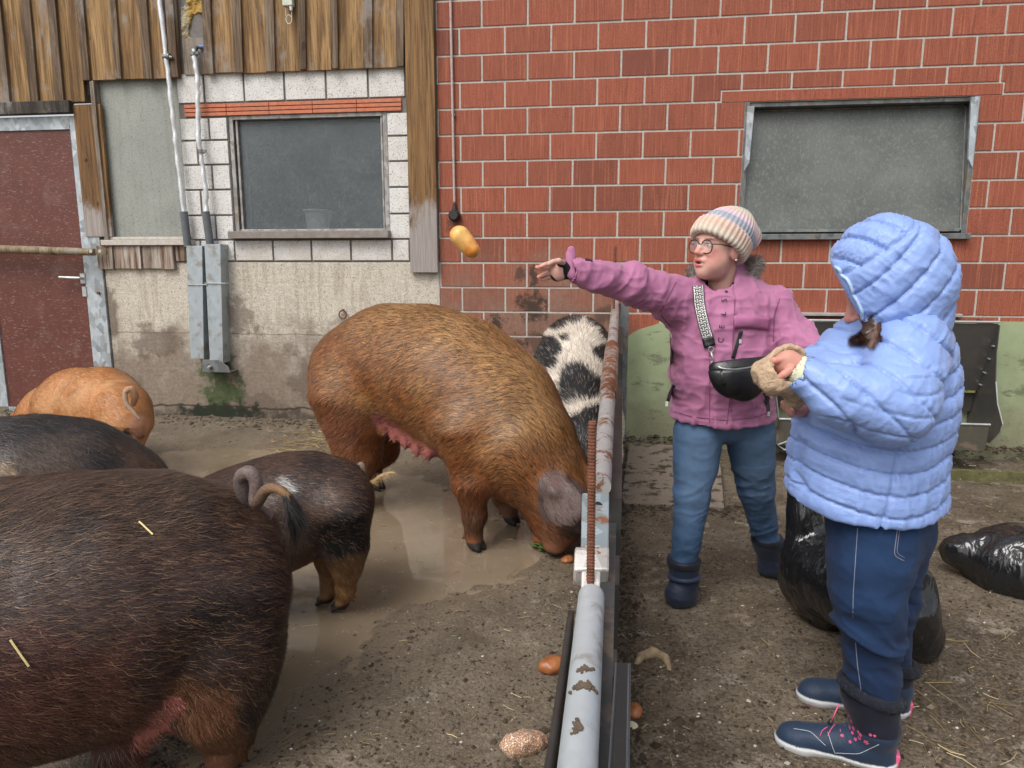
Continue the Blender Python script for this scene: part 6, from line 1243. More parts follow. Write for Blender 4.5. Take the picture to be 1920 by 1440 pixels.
# lettering, pocket zips, snaps
def glyphs(text, size, mat, place, parent, base, name, ext=.0006):
    cu = bpy.data.curves.new('t', 'FONT'); cu.body = text; cu.size = size; cu.extrude = ext; cu.align_x = 'CENTER'; cu.align_y = 'CENTER'; o = bpy.data.objects.new('t', cu); C.objects.link(o); bpy.context.view_layer.update()
    me = bpy.data.meshes.new_from_object(o.evaluated_get(bpy.context.evaluated_depsgraph_get())); bpy.data.objects.remove(o); V = np.array([v.co[:] for v in me.vertices]); F = [tuple(p.vertices) for p in me.polygons]; bpy.data.meshes.remove(me)
    VV = place(V); return mesh_obj(name, VV - base, F, mat, parent)
M_INK = plain('dark_print', (.03, .012, .025), .6)
for ch, (x, y) in zip('CELS', ((1352, 638), (1354, 613), (1357, 588), (1358.5, 563))):
    c, n = on(jbvh, x, y, off=.002); up = np.array([-1., 0, .12]); up -= n * (up @ n); up /= np.linalg.norm(up); rt = np.cross(up, n)
    glyphs(ch, .027, M_INK, lambda V: c + V[:, 0:1] * rt + V[:, 1:2] * up + V[:, 2:3] * n, jk, wb_, 'letter')
def strip(bvh, pix, wpx, mat, parent, base, name, off=.003, th=.0022, uvlen=None):
    """ribbon lying on a surface along photo pixels"""
    pix = np.array(pix, float); d = np.r_[0, np.cumsum(np.linalg.norm(np.diff(pix, axis=0), axis=1))]; n = int(d[-1] / 5) + 2; t = np.linspace(0, d[-1], n); X = np.interp(t, d, pix[:, 0]); Y = np.interp(t, d, pix[:, 1]); dx, dy = np.gradient(X), np.gradient(Y); l = np.hypot(dx, dy); nx, ny = -dy / l, dx / l
    V = []; uv = []
    m = 5
    for i in range(n):
        row = [on(bvh, X[i] + nx[i] * wpx * s_, Y[i] + ny[i] * wpx * s_, off=off)[0] for s_ in np.linspace(-.5, .5, m)]
        V += row
    V = np.array(V); 
    for _ in range(2):
        W = V.reshape(n, m, 3); W[1:-1] = .25 * W[:-2] + .5 * W[1:-1] + .25 * W[2:]; V = W.reshape(-1, 3)
    F = [(i * m + j, (i + 1) * m + j, (i + 1) * m + j + 1, i * m + j + 1) for i in range(n - 1) for j in range(m - 1)]; L = np.r_[0, np.cumsum(np.linalg.norm(np.diff(V[2::m], axis=0), axis=1))]
    o = mesh_obj(name, V - base, F, mat, parent, smooth=True, attrs={'su': np.repeat(L, m), 'sv': np.tile(np.linspace(-.5, .5, m), n)}); s_ = o.modifiers.new('thick', 'SOLIDIFY'); s_.thickness = th; s_.offset = 0; return o
mz = M_BLACKP
strip(jbvh, [(1390, 620), (1382, 645), (1374, 672)], 7, mz, jk, wb_, 'pocket_zip', .002); strip(jbvh, [(1252, 752), (1256, 738), (1264, 722)], 6, mz, jk, wb_, 'pocket_zip', .002); strip(jbvh, [(1436, 742), (1440, 760), (1441, 775)], 6, mz, jk, wb_, 'pocket_zip', .002)
M_SEAM = plain('pink_seam', (.22, .06, .13), .7); M_FLAP = plain('pink_flap', (.40, .135, .265), .65, 0, .12, 40, .3)
for q_ in ([(1378, 560), (1374, 640), (1372, 720), (1363, 795)], [(1330, 660), (1331, 730), (1330, 790)], [(1264, 772), (1300, 782), (1360, 788)], [(1362, 788), (1410, 784), (1440, 774)], [(1238, 585), (1252, 560), (1268, 528)], [(1462, 560), (1452, 590), (1450, 640)], [(1240, 592), (1255, 610), (1258, 660), (1256, 720)], [(1085, 484), (1079, 505), (1080, 530)]): strip(jbvh, q_, 1.5, M_SEAM, jk, wb_, 'seam', .0015, .001)
strip(jbvh, [(1377, 604), (1400, 603), (1443, 607)], 24, M_FLAP, jk, wb_, 'pocket_flap', .005, .003)
for x, y in ((1388, 640), (1441, 776), (1250, 757)):
    c, n = on(jbvh, x, y, off=.005); mb = MB(); mb.obox(c, (.004, 0, 0), (0, .002, 0), (0, 0, .0075)); mesh_obj('zip_pull', np.array(mb.V) - wb_, mb.F, M_WHITE, jk)
for x, y in ((1334, 537), (1362, 547)):
    c, n = on(jbvh, x, y, off=.001); mb = MB(); mb.disc(c, n, .005, .002, 10); mesh_obj('snap', np.array(mb.V) - wb_, mb.F, M_INK, jk)
c, n = on(jbvh, 1104, 489, off=.002); mb = MB(); mb.obox(c, (.012, 0, -.003), (0, .001, 0), (.001, 0, .006)); mesh_obj('sleeve_badge', np.array(mb.V) - wb_, mb.F, M_INK, jk)
# ---------------------------------------------------------------- shoulder bag
kb = NB('strap_pattern'); su = kb.attr('su', 'Fac'); sv = kb.attr('sv', 'Fac'); cell = .0125
def tri(x, p): return kb.math('FRACT', kb.math('DIVIDE', x, p))
gx = kb.math('MULTIPLY', kb.math('ADD', sv, .5), 4.0); gy = kb.math('DIVIDE', su, cell); fx_ = kb.math('FRACT', gx); fy = kb.math('FRACT', gy); ch = kb.math('MODULO', kb.math('ADD', kb.math('FLOOR', gx), kb.math('FLOOR', gy)), 2.0)
a1_ = kb.math('LESS_THAN', kb.math('ABSOLUTE', kb.math('SUBTRACT', fx_, .5)), .18); a2_ = kb.math('LESS_THAN', kb.math('ABSOLUTE', kb.math('SUBTRACT', fy, .5)), .18); b1x = kb.math('GREATER_THAN', kb.math('ABSOLUTE', kb.math('SUBTRACT', fx_, .5)), .36); b2x = kb.math('GREATER_THAN', kb.math('ABSOLUTE', kb.math('SUBTRACT', fy, .5)), .36)
A_ = kb.math('MAXIMUM', a1_, kb.math('MULTIPLY', b2x, kb.math('GREATER_THAN', fx_, .5))); B_ = kb.math('MAXIMUM', a2_, kb.math('MULTIPLY', b1x, kb.math('GREATER_THAN', fy, .5)))
pat = kb.n('ShaderNodeMix', {0: ch, 2: A_, 3: B_}).outputs[0]; edge = kb.math('GREATER_THAN', kb.math('ABSOLUTE', sv), .43); edl = kb.math('MULTIPLY', kb.math('GREATER_THAN', kb.math('ABSOLUTE', sv), .38), kb.math('LESS_THAN', kb.math('ABSOLUTE', sv), .43)); pat = kb.math('MAXIMUM', kb.math('MULTIPLY', pat, kb.math('LESS_THAN', kb.math('ABSOLUTE', sv), .38)), edl)
M_STRAP = kb.fin(kb.mix(pat, (.012, .012, .013), (.72, .71, .68)), .7)
bc = P(1391, 714, 2.34); bo = np.array([bc[0], bc[1], bc[2] - .08]); bag = empty('shoulder_bag', bo, 'black leather crescent bag on a black and white patterned strap worn by the woman', 'bag')
S = SDF.box(bc - [.15, .08, .13], bc + [.16, .09, .11], .0042); S.rc(P(1362, 705, 2.35), P(1422, 700, 2.36), .052, .048, .02, sq=((0, 1, 0), .62)); S.rc(P(1385, 712, 2.35), P(1395, 718, 2.35), .070, .064, .03, sq=((0, 1, 0), .55)); S.rc(P(1345, 690, 2.36), P(1440, 678, 2.37), .026, .026, .03, sq=((0, 1, 0), .7))
S.plane(P(1345, 678, 2.35), (-.13, .25, 1)); 
def bgd(V, N): return (fbm(V, 10, 3, 5) - .5) * .008 - .004 * np.exp(-((V[:, 2] - (P(1390, 691, 2.32)[2] + .10 * (V[:, 0] - bc[0]))) / .003) ** 2)
V, Fq = S.mesh(); V = smooth_mesh(V, Fq, 2); N = vnormals(V, Fq); V = V + N * bgd(V, N)[:, None]; mesh_obj('pouch', V - bo, Fq, M_LEATH, bag, smooth=True); bb_ = BVHTree.FromPolygons([Vector(v) for v in V], Fq.tolist())
strip(bb_, [(1345, 686), (1352, 691), (1375, 693), (1400, 690), (1432, 683)], 2.6, M_EDGE, bag, bo, 'zip', .0015, .001); strip(bb_, [(1352, 696), (1356, 712), (1358, 722)], 5, M_LEATH, bag, bo, 'zip_pull', .003)
strip(jbvh, [(1309, 536), (1311, 570), (1320, 610), (1330, 642)], 21, M_STRAP, bag, bo, 'strap', .006); strip(jbvh, [(1326, 633), (1331, 650)], 22, M_LEATH, bag, bo, 'strap_end', .009)
q = on(jbvh, 1333, 655, off=.010)[0]; q2 = on(jbvh, 1338, 683, off=.012)[0]; mb = MB(); ring = lambda c, r: [c + np.array([r * math.sin(t), 0, r * math.cos(t)]) for t in np.linspace(0, 6.28, 17)[:-1]]
mb.tube(ring(q, .009), .0016, 6, closed=True); mesh_obj('ring', np.array(mb.V) - bo, mb.F, M_EDGE, bag, smooth=True); mb = MB(); mb.tube([q - [0, 0, .008], q2 + [0, 0, .010]], .0036, 8); mesh_obj('hook', np.array(mb.V) - bo, mb.F, M_EDGE, bag, smooth=True); mb = MB(); mb.tube(ring(q2, .011), .0014, 6, closed=True); mesh_obj('ring', np.array(mb.V) - bo, mb.F, M_EDGE, bag, smooth=True)
mb = MB(); cs = [on(jbvh, x, y, off=.012)[0] for x, y in ((1432, 738), (1440, 742), (1443, 748), (1439, 755), (1434, 752))]; mb.tube(cs, .0035, 8); mesh_obj('cord', np.array(mb.V) - bo, mb.F, M_BLACKP, bag, smooth=True)
# ---------------------------------------------------------------- the girl in the blue jacket
gb = np.array([P(1640, 1300, 1.78)[0], 1.78, 0.0])
HG = Frame(P(1670, 548, 1.77), (-.93, .20, -.42), (-.35, 0, .93), 1.02)
def girl_body(S):
    head_sdf(S, HG); S.rc(P(1690, 640, 1.76), HG(-.01, 0, -.06), .055, .052, .02); S.rc(P(1665, 690, 1.76), P(1630, 940, 1.76), .09, .10, .05)
    for c in (((1690, 680, 1.64), (1668, 765, 1.54), .05, .042), ((1668, 765, 1.54), (1520, 700, 1.60), .04, .026), ((1640, 690, 1.88), (1560, 790, 1.88), .045, .04), ((1560, 790, 1.88), (1500, 765, 1.80), .038, .026),
              ((1645, 980, 1.70), (1630, 1150, 1.68), .06, .045), ((1630, 1150, 1.68), (1640, 1370, 1.68), .045, .03), ((1655, 980, 1.85), (1655, 1150, 1.86), .06, .04), ((1655, 1150, 1.86), (1665, 1280, 1.88), .036, .026)): S.rc(P(*c[0]), P(*c[1]), c[2], c[3], .03)
    for a, b_ in ((P(1640, 1370, 1.68), G(1570, 1410)), (P(1665, 1270, 1.88), G(1600, 1335))): S.rc([a[0], a[1], .06], [b_[0], b_[1], .04], .026, .018, .02)
    # near hand reaching into the bag
    S.rc(P(1500, 689, 1.60), P(1480, 682, 1.61), .026, .030, .01, sq=((0, 1, 0), .75)); S.rc(P(1476, 678, 1.61), P(1466, 684, 1.62), .024, .022, .01, sq=((0, 1, 0), .8))
    for i, (y, dz) in enumerate(((673, .0), (680, .012), (687, .022), (694, .03))): finger(S, [P(1468, y, 1.60 + dz), P(1452, y + 3, 1.60 + dz), P(1443, y + 12, 1.61 + dz), P(1441, y + 20, 1.62 + dz)], .0088, .0066)
    finger(S, [P(1484, 692, 1.585), P(1470, 702, 1.58), P(1458, 710, 1.585)], .0100, .0075)
    # far hand holding the bag from below
    S.rc(P(1508, 768, 1.78), P(1492, 764, 1.75), .026, .028, .01, sq=((0, 0, 1), .8))
    for i in range(4): finger(S, [P(1490 + i * 3, 768 + i * 2, 1.75 - i * .018), P(1476 + i * 3, 768 + i * 3, 1.735 - i * .018), P(1469 + i * 5, 762 + i * 4, 1.72 - i * .016), P(1468 + i * 6, 755 + i * 4, 1.71 - i * .016)], .0085, .0065)
    finger(S, [P(1500, 758, 1.74), P(1486, 748, 1.72), P(1478, 742, 1.71)], .0095, .007)
x0 = P(1430, 700, 1.6)[0]; hd = HG.o
S = SDF(axis(x0 - .02, 1.12, .012, [(x0 - .02, P(1510, 700, 1.6)[0] + .01, .003), (hd[0] - .14, hd[0] + .02, .0036)]), axis(1.45, 2.0, .012, [(1.56, 1.80, .0032)]), axis(-.01, 1.46, .012, [(P(1480, 790, 1.72)[2], P(1480, 660, 1.6)[2], .003), (hd[2] - .15, hd[2] + .05, .0036)]))
girl_body(S); V, Fq = S.mesh(); V = smooth_mesh(V, Fq, 1, .35); N = vnormals(V, Fq); col = head_col(HG, V, N, (.55, .27, .21)); col = lerp(col, (.62, .24, .19), sm(P(1470, 690, 1.6)[0] - V[:, 0:1], 0, .02) * .4)
girl = mesh_obj('person', V - gb, Fq, M_SKIN, col=col, smooth=True, loc=gb); tag(girl, 'girl in a light blue quilted hooded jacket and dark jeans reaching into a paper bag', 'person', 'people feeding the pigs')
BL_ = np.array([.245, .36, .70])
def seam(t, w_=.10, A=.010, B=.006):
    f = np.abs(t - np.round(t)); return B * (np.clip(f * 2, 0, 1) ** .38 - .7) - A * np.exp(-(f / w_) ** 2)
def puff(V, N, t, along, seed, A=.008, B=.010):
    f = np.abs(t - np.round(t)); crin = (ridge(np.stack([along * 46, t * 1.3, V @ np.array([.3, .5, .2]) * 6], 1), 1.0, seed, 2) - .35) * .0075 * (1.3 - 1.7 * f)
    return seam(t, .05, A, B) + crin + (ridge(V, 7, seed + 2, 2) - .4) * .008
# jacket body with sleeves and hood in one shell; displacement follows each panel
hoodc = P(1676, 528, 1.76)
S = SDF.box([P(1425, 700, 1.6)[0], 1.36, P(1600, 1010, 1.7)[2]], [P(1800, 700, 1.7)[0] + .05, 2.02, P(1680, 560, 1.76)[2]], .0046)
pxchain(S, [(1682, 655, 1.77, 84), (1672, 700, 1.77, 104), (1650, 760, 1.76, 122)], .05); pxchain(S, [(1650, 760, 1.76, 122), (1622, 850, 1.76, 126), (1617, 915, 1.76, 130), (1622, 990, 1.76, 134)], .04)
S.rc(P(1705, 650, 1.66), P(1672, 760, 1.55), .088, .088, .05); S.rc(P(1672, 760, 1.55), P(1585, 745, 1.55), .085, .066, .04); S.rc(P(1585, 745, 1.55), P(1508, 700, 1.59), .062, .044, .03)
S.rc(P(1600, 660, 1.84), P(1548, 730, 1.84), .085, .075, .05); S.rc(P(1560, 700, 1.72), P(1545, 690, 1.78), .06, .065, .05); S.rc(P(1552, 745, 1.86), P(1510, 762, 1.81), .062, .045, .03)
hem = P(1620, 975, 1.62); S.plane(hem, (.04, .16, -1)); S.rc(P(1622, 1040, 1.76), P(1620, 950, 1.76), .158, .15, 0, cut=True)
cf = P(1508, 700, 1.59); ca = P(1560, 730, 1.56) - cf; ca /= np.linalg.norm(ca); S.rc(P(1470, 684, 1.6), P(1499, 694, 1.595), .05, .038, .0, cut=True)
def gj_disp(V, N):
    A_, B_, C_ = P(1705, 650, 1.66), P(1672, 760, 1.55), P(1508, 700, 1.59)
    def segd(a, b_):
        ab = b_ - a; t = np.clip(((V - a) @ ab) / (ab @ ab), 0, 1); return np.linalg.norm(V - a - t[:, None] * ab, axis=1)
    sl = sm(.112 - np.minimum(segd(A_, B_), segd(B_, C_)), 0, .03) * sm(1.70 - V[:, 1], 0, .04)
    ts = (V[:, 0] * .66 + V[:, 2] * .76) / .072 + .15 + .25 * np.sin(V[:, 0] * 9); tb = (V[:, 2] + .035 * np.cos((V[:, 0] - P(1640, 850, 1.7)[0]) * 9) - .02) / .052
    al = V[:, 0] * .76 - V[:, 2] * .66; d = sl * puff(V, N, ts, al, 3) + (1 - sl) * puff(V, N, tb, V[:, 0] + V[:, 1] * .6, 7, .007, .008)
    gap = np.abs(sl - .5); d -= .006 * np.exp(-(gap / .25) ** 2) * (V[:, 2] < 1.06)
    sx_ = V[:, 0] - P(1655, 880, 1.6)[0] - .03 * np.sin((V[:, 2] - .7) * 5); d -= .007 * np.exp(-(sx_ / .005) ** 2) * (1 - sl) * (V[:, 1] < 1.76) * sm(.93 - V[:, 2], 0, .03)
    # slanted pocket
    a, b_ = P(1545, 845, 1.6), P(1530, 915, 1.6); c2 = P(1542, 948, 1.6); zt = V[:, 2]; xp = np.interp(zt, [c2[2], b_[2], a[2]], [c2[0], b_[0], a[0]]); w_ = sm(zt, c2[2], c2[2] + .01) * sm(a[2] - zt, 0, .01); d -= .012 * np.exp(-((V[:, 0] - xp) / .006) ** 2) * w_ * (V[:, 1] < 1.76); d += .006 * np.exp(-((V[:, 0] - xp + .016) / .010) ** 2) * w_ * (V[:, 1] < 1.76)
    return d
def gcol(V, N): return np.tile(BL_, (len(V), 1)) * (.93 + .14 * fbm(V, 6, 2, 3))[:, None]
gj, GV, GF, GN = cloth('quilted_jacket', S, M_PUFF, girl, gb, gcol, gj_disp)
# hood
S = SDF.box(hoodc - [.24, .24, .26], hoodc + [.22, .24, .24], .0042)
def hood(S, g, cut=False):
    kk = 0 if cut else .05; hr = [(.80, 0, -.60), (0, 1, 0), (.60, 0, .80)]
    S.ell(P(1664, 520, 1.76), np.array([.116, .138, .144]) + g, kk, rot=hr, cut=cut); S.ell(P(1684, 556, 1.76), np.array([.100, .132, .140]) + g, kk, rot=hr, cut=cut); S.rc(P(1618, 498, 1.76), P(1650, 466, 1.76), .070 + g, .078 + g, kk, sq=((0, 1, 0), 1.4), cut=cut)
    S.rc(P(1698, 600, 1.76), P(1700, 650, 1.76), .085 + g, .082 + g, kk, sq=((0, 1, 0), 1.25), cut=cut)
hood(S, 0); pa, pb = P(1556, 497, 1.76), P(1654, 668, 1.65); dd = pb - pa; nn_ = np.array([dd[2], 0, -dd[0]]); nn_ = nn_ if nn_[0] < 0 else -nn_
nn_ = nn_ / np.linalg.norm(nn_); du_ = np.array([dd[0], 0, dd[2]]); nn_ = nn_ + .48 * np.array([0, 1., 0]) - du_ / np.linalg.norm(du_) * (.48 * dd[1] / np.linalg.norm(du_)); S.plane(pa, nn_ / np.linalg.norm(nn_), .012); hood(S, -.022, cut=True) if False else None
I2 = SDF(S.x, S.y, S.z); hood(I2, -.024); S.comb((slice(None),) * 3, np.maximum(I2.F, -.0 + ((S.x[:, None, None] - pa[0]) * -(nn_[0] / np.linalg.norm(nn_)) + (S.y[None, :, None] - pa[1]) * -(nn_[1] / np.linalg.norm(nn_)) + (S.z[None, None, :] - pa[2]) * -(nn_[2] / np.linalg.norm(nn_)) - .16).astype(np.float32) + 0 * S.F), 0, True)
def hd_disp(V, N):
    t = ((V[:, 0] - hoodc[0]) * .76 - (V[:, 2] - hoodc[2]) * .65) / .062 + .3; al = (V[:, 0] * .65 + V[:, 2] * .76); nl = nn_ / np.linalg.norm(nn_); e_ = -((V - pa) @ nl)
    d = puff(V, N, t, al, 13, .007, .009); 
    # front panel: seams run across, behind a seam 6 cm from the edge
    top = (V - hoodc) @ np.array([-.62, 0, .78]); fp = sm(top - .105 + 0 * e_, 0, .01); t2 = (al) / .058; d = d * (1 - fp) + fp * puff(V, N, t2, t, 17, .008, .011); d -= .007 * np.exp(-((top - .108) / .005) ** 2)
    return d * sm(e_, .002, .02)
hood_o, HV, HF, HN = cloth('hood', S, M_PUFF, gj, gb, gcol, hd_disp)
mb = MB(); L = []; nl = nn_ / np.linalg.norm(nn_); yc = 1.76
for t in np.linspace(0, 1, 60):      # pale binding along the visible rim
    x, y = 1557 + 98 * t, 498 + 166 * t; q, n = on(BVHTree.FromPolygons([Vector(v) for v in HV], HF.tolist()), x + 3, y - 2, off=.001) if t in (0.0,) else (None, None)
hb = BVHTree.FromPolygons([Vector(v) for v in HV], HF.tolist()); rimp = []
for t in np.linspace(0, 1, 40):
    c = pa + dd * t + nl * -.004; h, n, i, d = hb.ray_cast(Vector((c[0], 1.2, c[2] + (c[1] - 1.2) * .0)), Vector((0, 1, 0)))
    if h is not None: rimp.append(np.array(h) + np.array([-.002, -.001, -.001]))
if len(rimp) > 4: mb.tube(rimp, .0042, 8); mesh_obj('hood_binding', np.array(mb.V) - gb, mb.F, plain('pale_binding', (.38, .52, .72), .6), hood_o, smooth=True)
# hair falling out of the hood
hs_ = MB(); g_ = np.random.default_rng(12); V_ = []; F_ = []; cl = []; gbv = BVHTree.FromPolygons([Vector(v) for v in GV], GF.tolist())
for i in range(1500):
    a = g_.random(); s0 = P(1652 + 26 * a, 575 + 40 * a + g_.normal(0, 5), 1.74 + g_.uniform(-.02, .05)); ex = g_.random(); m1 = on(gbv, 1648 - 8 * ex + g_.normal(0, 3), 604 + 26 * a, off=g_.uniform(.012, .05), z0=1.66)[0]; e_ = on(gbv, 1640 - 52 * ex, 640 - 8 * ex + 12 * a + g_.normal(0, 4), off=g_.uniform(.003, .02), z0=1.66)[0]; tt = np.linspace(0, 1, 7); w_ = .0016 * g_.uniform(.6, 1.3)
    pts = [(1 - t) ** 2 * s0 + 2 * t * (1 - t) * m1 + t * t * e_ for t in tt]; b_ = len(V_)
    for j, p in enumerate(pts): ww = w_ * (1 - .7 * tt[j]); V_ += [p - [ww, 0, ww * .6], p + [ww, 0, ww * .6]]
    F_ += [(b_ + 2 * j, b_ + 2 * j + 1, b_ + 2 * j + 3, b_ + 2 * j + 2) for j in range(6)]; cl += [np.array([.075, .038, .026]) * g_.uniform(.4, 2.6)] * 14
mesh_obj('hair', np.array(V_) - gb, np.array(F_), M_HAIR2, girl, col=np.array(cl))
S = SDF.box(P(1650, 650, 1.7) - [.14, .16, .03], P(1650, 560, 1.7) + [.05, .16, .06], .0045); S.rc(P(1640, 560, 1.72), P(1648, 605, 1.70), .042, .036, .02); S.rc(P(1650, 605, 1.70), P(1628, 628, 1.68), .032, .014, .02); cloth('hair_mass', S, M_HAIR2, girl, gb, (.045, .023, .016), lambda V, N: (ridge(V * np.array([2, 1, 5]), 16, 3) - .4) * .006)
# cream cuff
S = SDF.box(P(1500, 700, 1.6) - [.09, .08, .08], P(1500, 700, 1.6) + [.08, .08, .08], .0035); S.rc(P(1512, 702, 1.59), P(1499, 695, 1.597), .040, .035, .005); S.rc(P(1475, 682, 1.61), P(1497, 694, 1.598), .032, .030, 0, cut=True); S.plane(P(1491, 691, 1.60), -ca); cloth('cuff', S, M_KNIT, girl, gb, (.66, .66, .48), lambda V, N: .0008 * np.cos(V[:, 2] * 900))
# dark jeans
S = SDF.box([P(1520, 1000, 1.6)[0], 1.48, .12], [P(1765, 1000, 1.8)[0] + .06, 2.05, P(1620, 935, 1.7)[2]], .0055)
pxchain(S, [(1640, 985, 1.70, 88), (1631, 1050, 1.68, 76), (1626, 1110, 1.67, 65), (1628, 1160, 1.67, 56), (1634, 1210, 1.68, 49), (1637, 1260, 1.68, 46), (1637, 1318, 1.68, 44)], .015); pxchain(S, [(1658, 985, 1.86, 86), (1658, 1060, 1.86, 66), (1655, 1130, 1.86, 52), (1664, 1200, 1.87, 38), (1668, 1262, 1.88, 36)], .02); S.rc(P(1652, 960, 1.78), P(1662, 1000, 1.78), .125, .108, .05)
def gjd(V, N):
    k = np.exp(-((V[:, 2] - .37) / .10) ** 2); W_ = np.stack([V[:, 0] + .5 * V[:, 2], V[:, 1], V[:, 2] * 2.2 + .9 * V[:, 0]], 1); return wrink(W_, None, 6.5, .022, 14) * (.13 + k) + wrink(V, None, 15, .004, 16, (1, 1, 1.2))
gjn, QV, QF, QN = cloth('jeans', S, M_DENIM, girl, gb, dcol(np.array([.009, .026, .075]), (.016, .048, .125), 0), gjd)
qb = BVHTree.FromPolygons([Vector(v) for v in QV], QF.tolist()); M_THR = plain('denim_thread', (.20, .21, .27), .8)
strip(qb, [(1608, 990), (1604, 1050), (1600, 1110), (1599, 1160)], 1.3, M_THR, gjn, gb, 'side_seam', .001, .0008); strip(qb, [(1604, 1205), (1608, 1250), (1614, 1290), (1616, 1318)], 1.3, M_THR, gjn, gb, 'side_seam', .001, .0008); strip(qb, [(1683, 990), (1676, 1042), (1696, 1052)], 1.5, M_THR, gjn, gb, 'pocket_stitching', .001, .0008); strip(qb, [(1687, 992), (1681, 1038), (1697, 1046)], 1.0, M_THR, gjn, gb, 'pocket_stitching', .001, .0008)
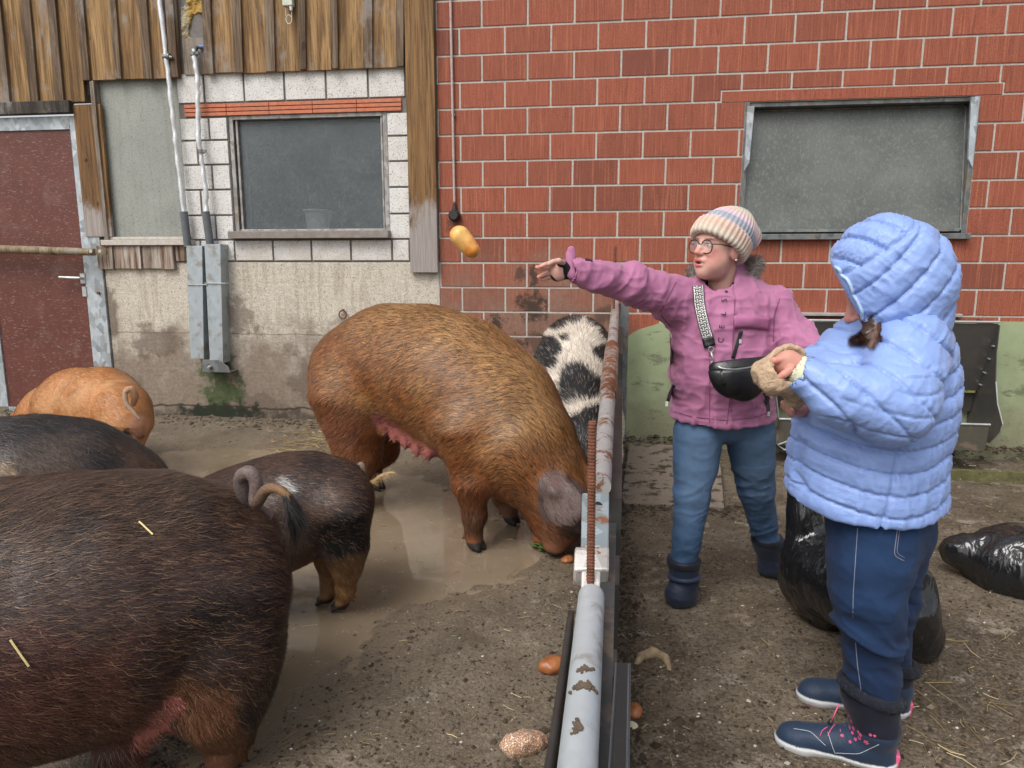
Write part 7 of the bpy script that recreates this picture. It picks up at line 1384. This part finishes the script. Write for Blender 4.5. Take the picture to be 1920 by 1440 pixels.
# boots
def gbcol(V, N):
    n1 = fbm(V, 20, 3, 8)[:, None]; z = V[:, 2:3]; c = np.array([.020, .038, .075])[None] * (.75 + .5 * n1); c = lerp(c, (.009, .010, .022), sm(z, .118, .122)); c = lerp(c, (.66, .68, .68), sm(.036 - z, 0, .001)); c = lerp(c, (.62, .10, .19), sm(.013 - z, 0, .001)); return c
M_PINK = plain('pink_trim', (.75, .12, .26), .55); M_WST = plain('pale_piping', (.42, .48, .52), .6)
for k, (sh, toe, vis) in enumerate((((P(1632, 1304, 1.68), P(1641, 1362, 1.665)), G(1474, 1400), True), ((P(1668, 1245, 1.88), P(1668, 1290, 1.88)), G(1512, 1316), False))):
    c = sh[1]; S = SDF.box(np.minimum(c, toe) - [.13, .13, .1], np.maximum(sh[0], toe) + [.13, .13, .05], .0036); S.z = np.arange(-.01, sh[0][2] + .08, .0036).astype(np.float32); S.F = np.full((len(S.x), len(S.y), len(S.z)), 1.0, np.float32)
    boot_sdf(S, sh, toe, .072 if vis else .062, .057); S.rc(P(1640, 1290, 1.68) if vis else P(1668, 1235, 1.88), sh[0] - [0, 0, .01], .056, .05, 0, cut=True) if False else None; S.plane(sh[0] + [0, 0, .012], (.28, 0, 1))
    b_, BV, BF, BN = cloth('boot', S, M_BOOTM, girl, gb, gbcol, lambda V, N: wrink(V, None, 12, .003, 6) + .0045 * sm(.036 - V[:, 2], 0, .002) - .0015 * np.exp(-((V[:, 2] - .12) / .002) ** 2), 1)
    bbv = BVHTree.FromPolygons([Vector(v) for v in BV], BF.tolist()); cz = sh[0][2]
    mb = MB(); fl = np.array([toe[0] - c[0], toe[1] - c[1]]); fl /= np.linalg.norm(fl); q = sh[0]
    S = SDF.box(q - [.10, .10, .05], q + [.10, .10, .07], .004); ringp = [q + np.array([.067 * math.cos(t), .067 * math.sin(t), .014 - .067 * math.cos(t) * .28]) for t in np.linspace(0, 6.2832, 15)]
    for a, d in zip(ringp[:-1], ringp[1:]): S.rc(a, d, .0145, .0145, .004)
    cf_, CV, CF, CN = cloth('fleece_collar', S, M_KNIT, b_, gb, (.014, .016, .026)); strand_obj('fleece', M_BRIS, cf_, gb, CV, CF, CN, cc_of(CV, (.012, .013, .02)), lambda p: np.array([[0, 0, 1.]]) + 0 * p, 2500, .007, .0009, lift=1.2, curl=1.0, seed=33)
    heel = np.array([c[0] - fl[0] * .052, c[1] - fl[1] * .052, .03]); mb = MB(); mb.obox(heel, (fl[0] * .008, fl[1] * .008, .002), (-fl[1] * .017, fl[0] * .017, 0), (.004, 0, .026)); hp_ = mesh_obj('heel_tab', np.array(mb.V) - gb, mb.F, M_PINK, b_); m_ = hp_.modifiers.new('bevel', 'BEVEL'); m_.width = .006; m_.segments = 3
    if vis:
        strip(bbv, [(1488, 1366), (1520, 1371), (1535, 1386), (1548, 1398)], 1.0, M_WST, b_, gb, 'piping', .001, .0008); strip(bbv, [(1552, 1372), (1560, 1398), (1566, 1414)], 1.0, M_WST, b_, gb, 'piping', .001, .0008); strip(bbv, [(1566, 1412), (1610, 1414), (1648, 1396)], 1.0, M_WST, b_, gb, 'piping', .001, .0008)
        for pl_ in ([(1538, 1380), (1541, 1368), (1552, 1363)], [(1552, 1380), (1558, 1366), (1566, 1358)], [(1576, 1372), (1573, 1356), (1576, 1342), (1584, 1350)], [(1584, 1360), (1577, 1336), (1579, 1325), (1587, 1338)], [(1586, 1340), (1579, 1318), (1584, 1322)], [(1562, 1350), (1572, 1335), (1574, 1312)]): strip(bbv, pl_, 1.4, M_PINK, b_, gb, 'lace', .003, .0016)
        fls = [(1592, 1342, 3), (1596, 1352, 3), (1593, 1364, 3.6), (1600, 1366, 3.4), (1598, 1374, 2.6), (1609, 1372, 2), (1613, 1378, 3), (1611, 1384, 3), (1604, 1386, 2.6), (1624, 1392, 4), (1632, 1378, 2.4), (1640, 1380, 2.2), (1579, 1379, 2.6), (1594, 1391, 2.4)]
        for (x, y, r) in fls:
            cc_, n = on(bbv, x, y, off=.0012); u = np.cross(n, [0, 0, 1.]); u /= np.linalg.norm(u); v = np.cross(n, u); mb = MB(); rr = 1.45 * r * PS(x, y, 1.62)
            for t in range(5): a = t * 6.283 / 5 + x; d = u * math.cos(a) + v * math.sin(a); s__ = -u * math.sin(a) + v * math.cos(a); mb.add([cc_, cc_ + d * rr * .6 + s__ * rr * .3, cc_ + d * rr, cc_ + d * rr * .6 - s__ * rr * .3], [(0, 1, 2, 3)])
            mesh_obj('flower_print', np.array(mb.V) - gb, mb.F, M_PINK, b_)
        mb = MB(); q, n = on(bbv, 1572, 1338, off=.01); q0 = P(1560, 1350, 1.60); mb.tube([P(1573, 1320, 1.61), P(1566, 1336, 1.60), q0], .0016, 6); mesh_obj('lace', np.array(mb.V) - gb, mb.F, M_PINK, b_, smooth=True); mb = MB(); mb.tube([q0, q0 - [.006, 0, .012]], [.006, .005], 10); mesh_obj('toggle', np.array(mb.V) - gb, mb.F, M_BLACKP, b_, smooth=True)
# paper bag
pc = P(1468, 705, 1.62); S = SDF.box(pc - [.12, .12, .13], pc + [.12, .13, .09], .0042)
S.rc(P(1440, 712, 1.62), P(1490, 722, 1.64), .026, .036, .03, sq=((0, 1, 0), 1.2)); S.rc(P(1452, 700, 1.63), P(1478, 690, 1.64), .040, .045, .04, sq=((0, 1, 0), 1.2)); S.rc(P(1470, 694, 1.64), P(1486, 678, 1.65), .040, .038, .02); S.rc(P(1500, 738, 1.66), P(1490, 745, 1.68), .025, .025, .03)
S.rc(P(1480, 682, 1.62), P(1488, 645, 1.58), .034, .055, .0, cut=True); S.rc(P(1472, 690, 1.60), P(1490, 686, 1.585), .033, .038, 0, cut=True)
V, Fq = S.mesh(); V = smooth_mesh(V, Fq, 1); N = vnormals(V, Fq); V = V + N * (ridge(V, 16, 4, 3) * .016 - .007)[:, None]; pbg = NB('brown_paper'); p_ = pbg.pos(); a_ = pbg.noise(p_, 30, 4, .6, 1.5); pbg.fin(pbg.mix(a_, (.40, .27, .165), (.56, .41, .28)), .75, pbg.bump(a_, .8, .008)); tag(mesh_obj('paper_bag', V, Fq, pbg.m, smooth=True), 'crumpled brown paper bag held by the girl in blue', 'paper bag')
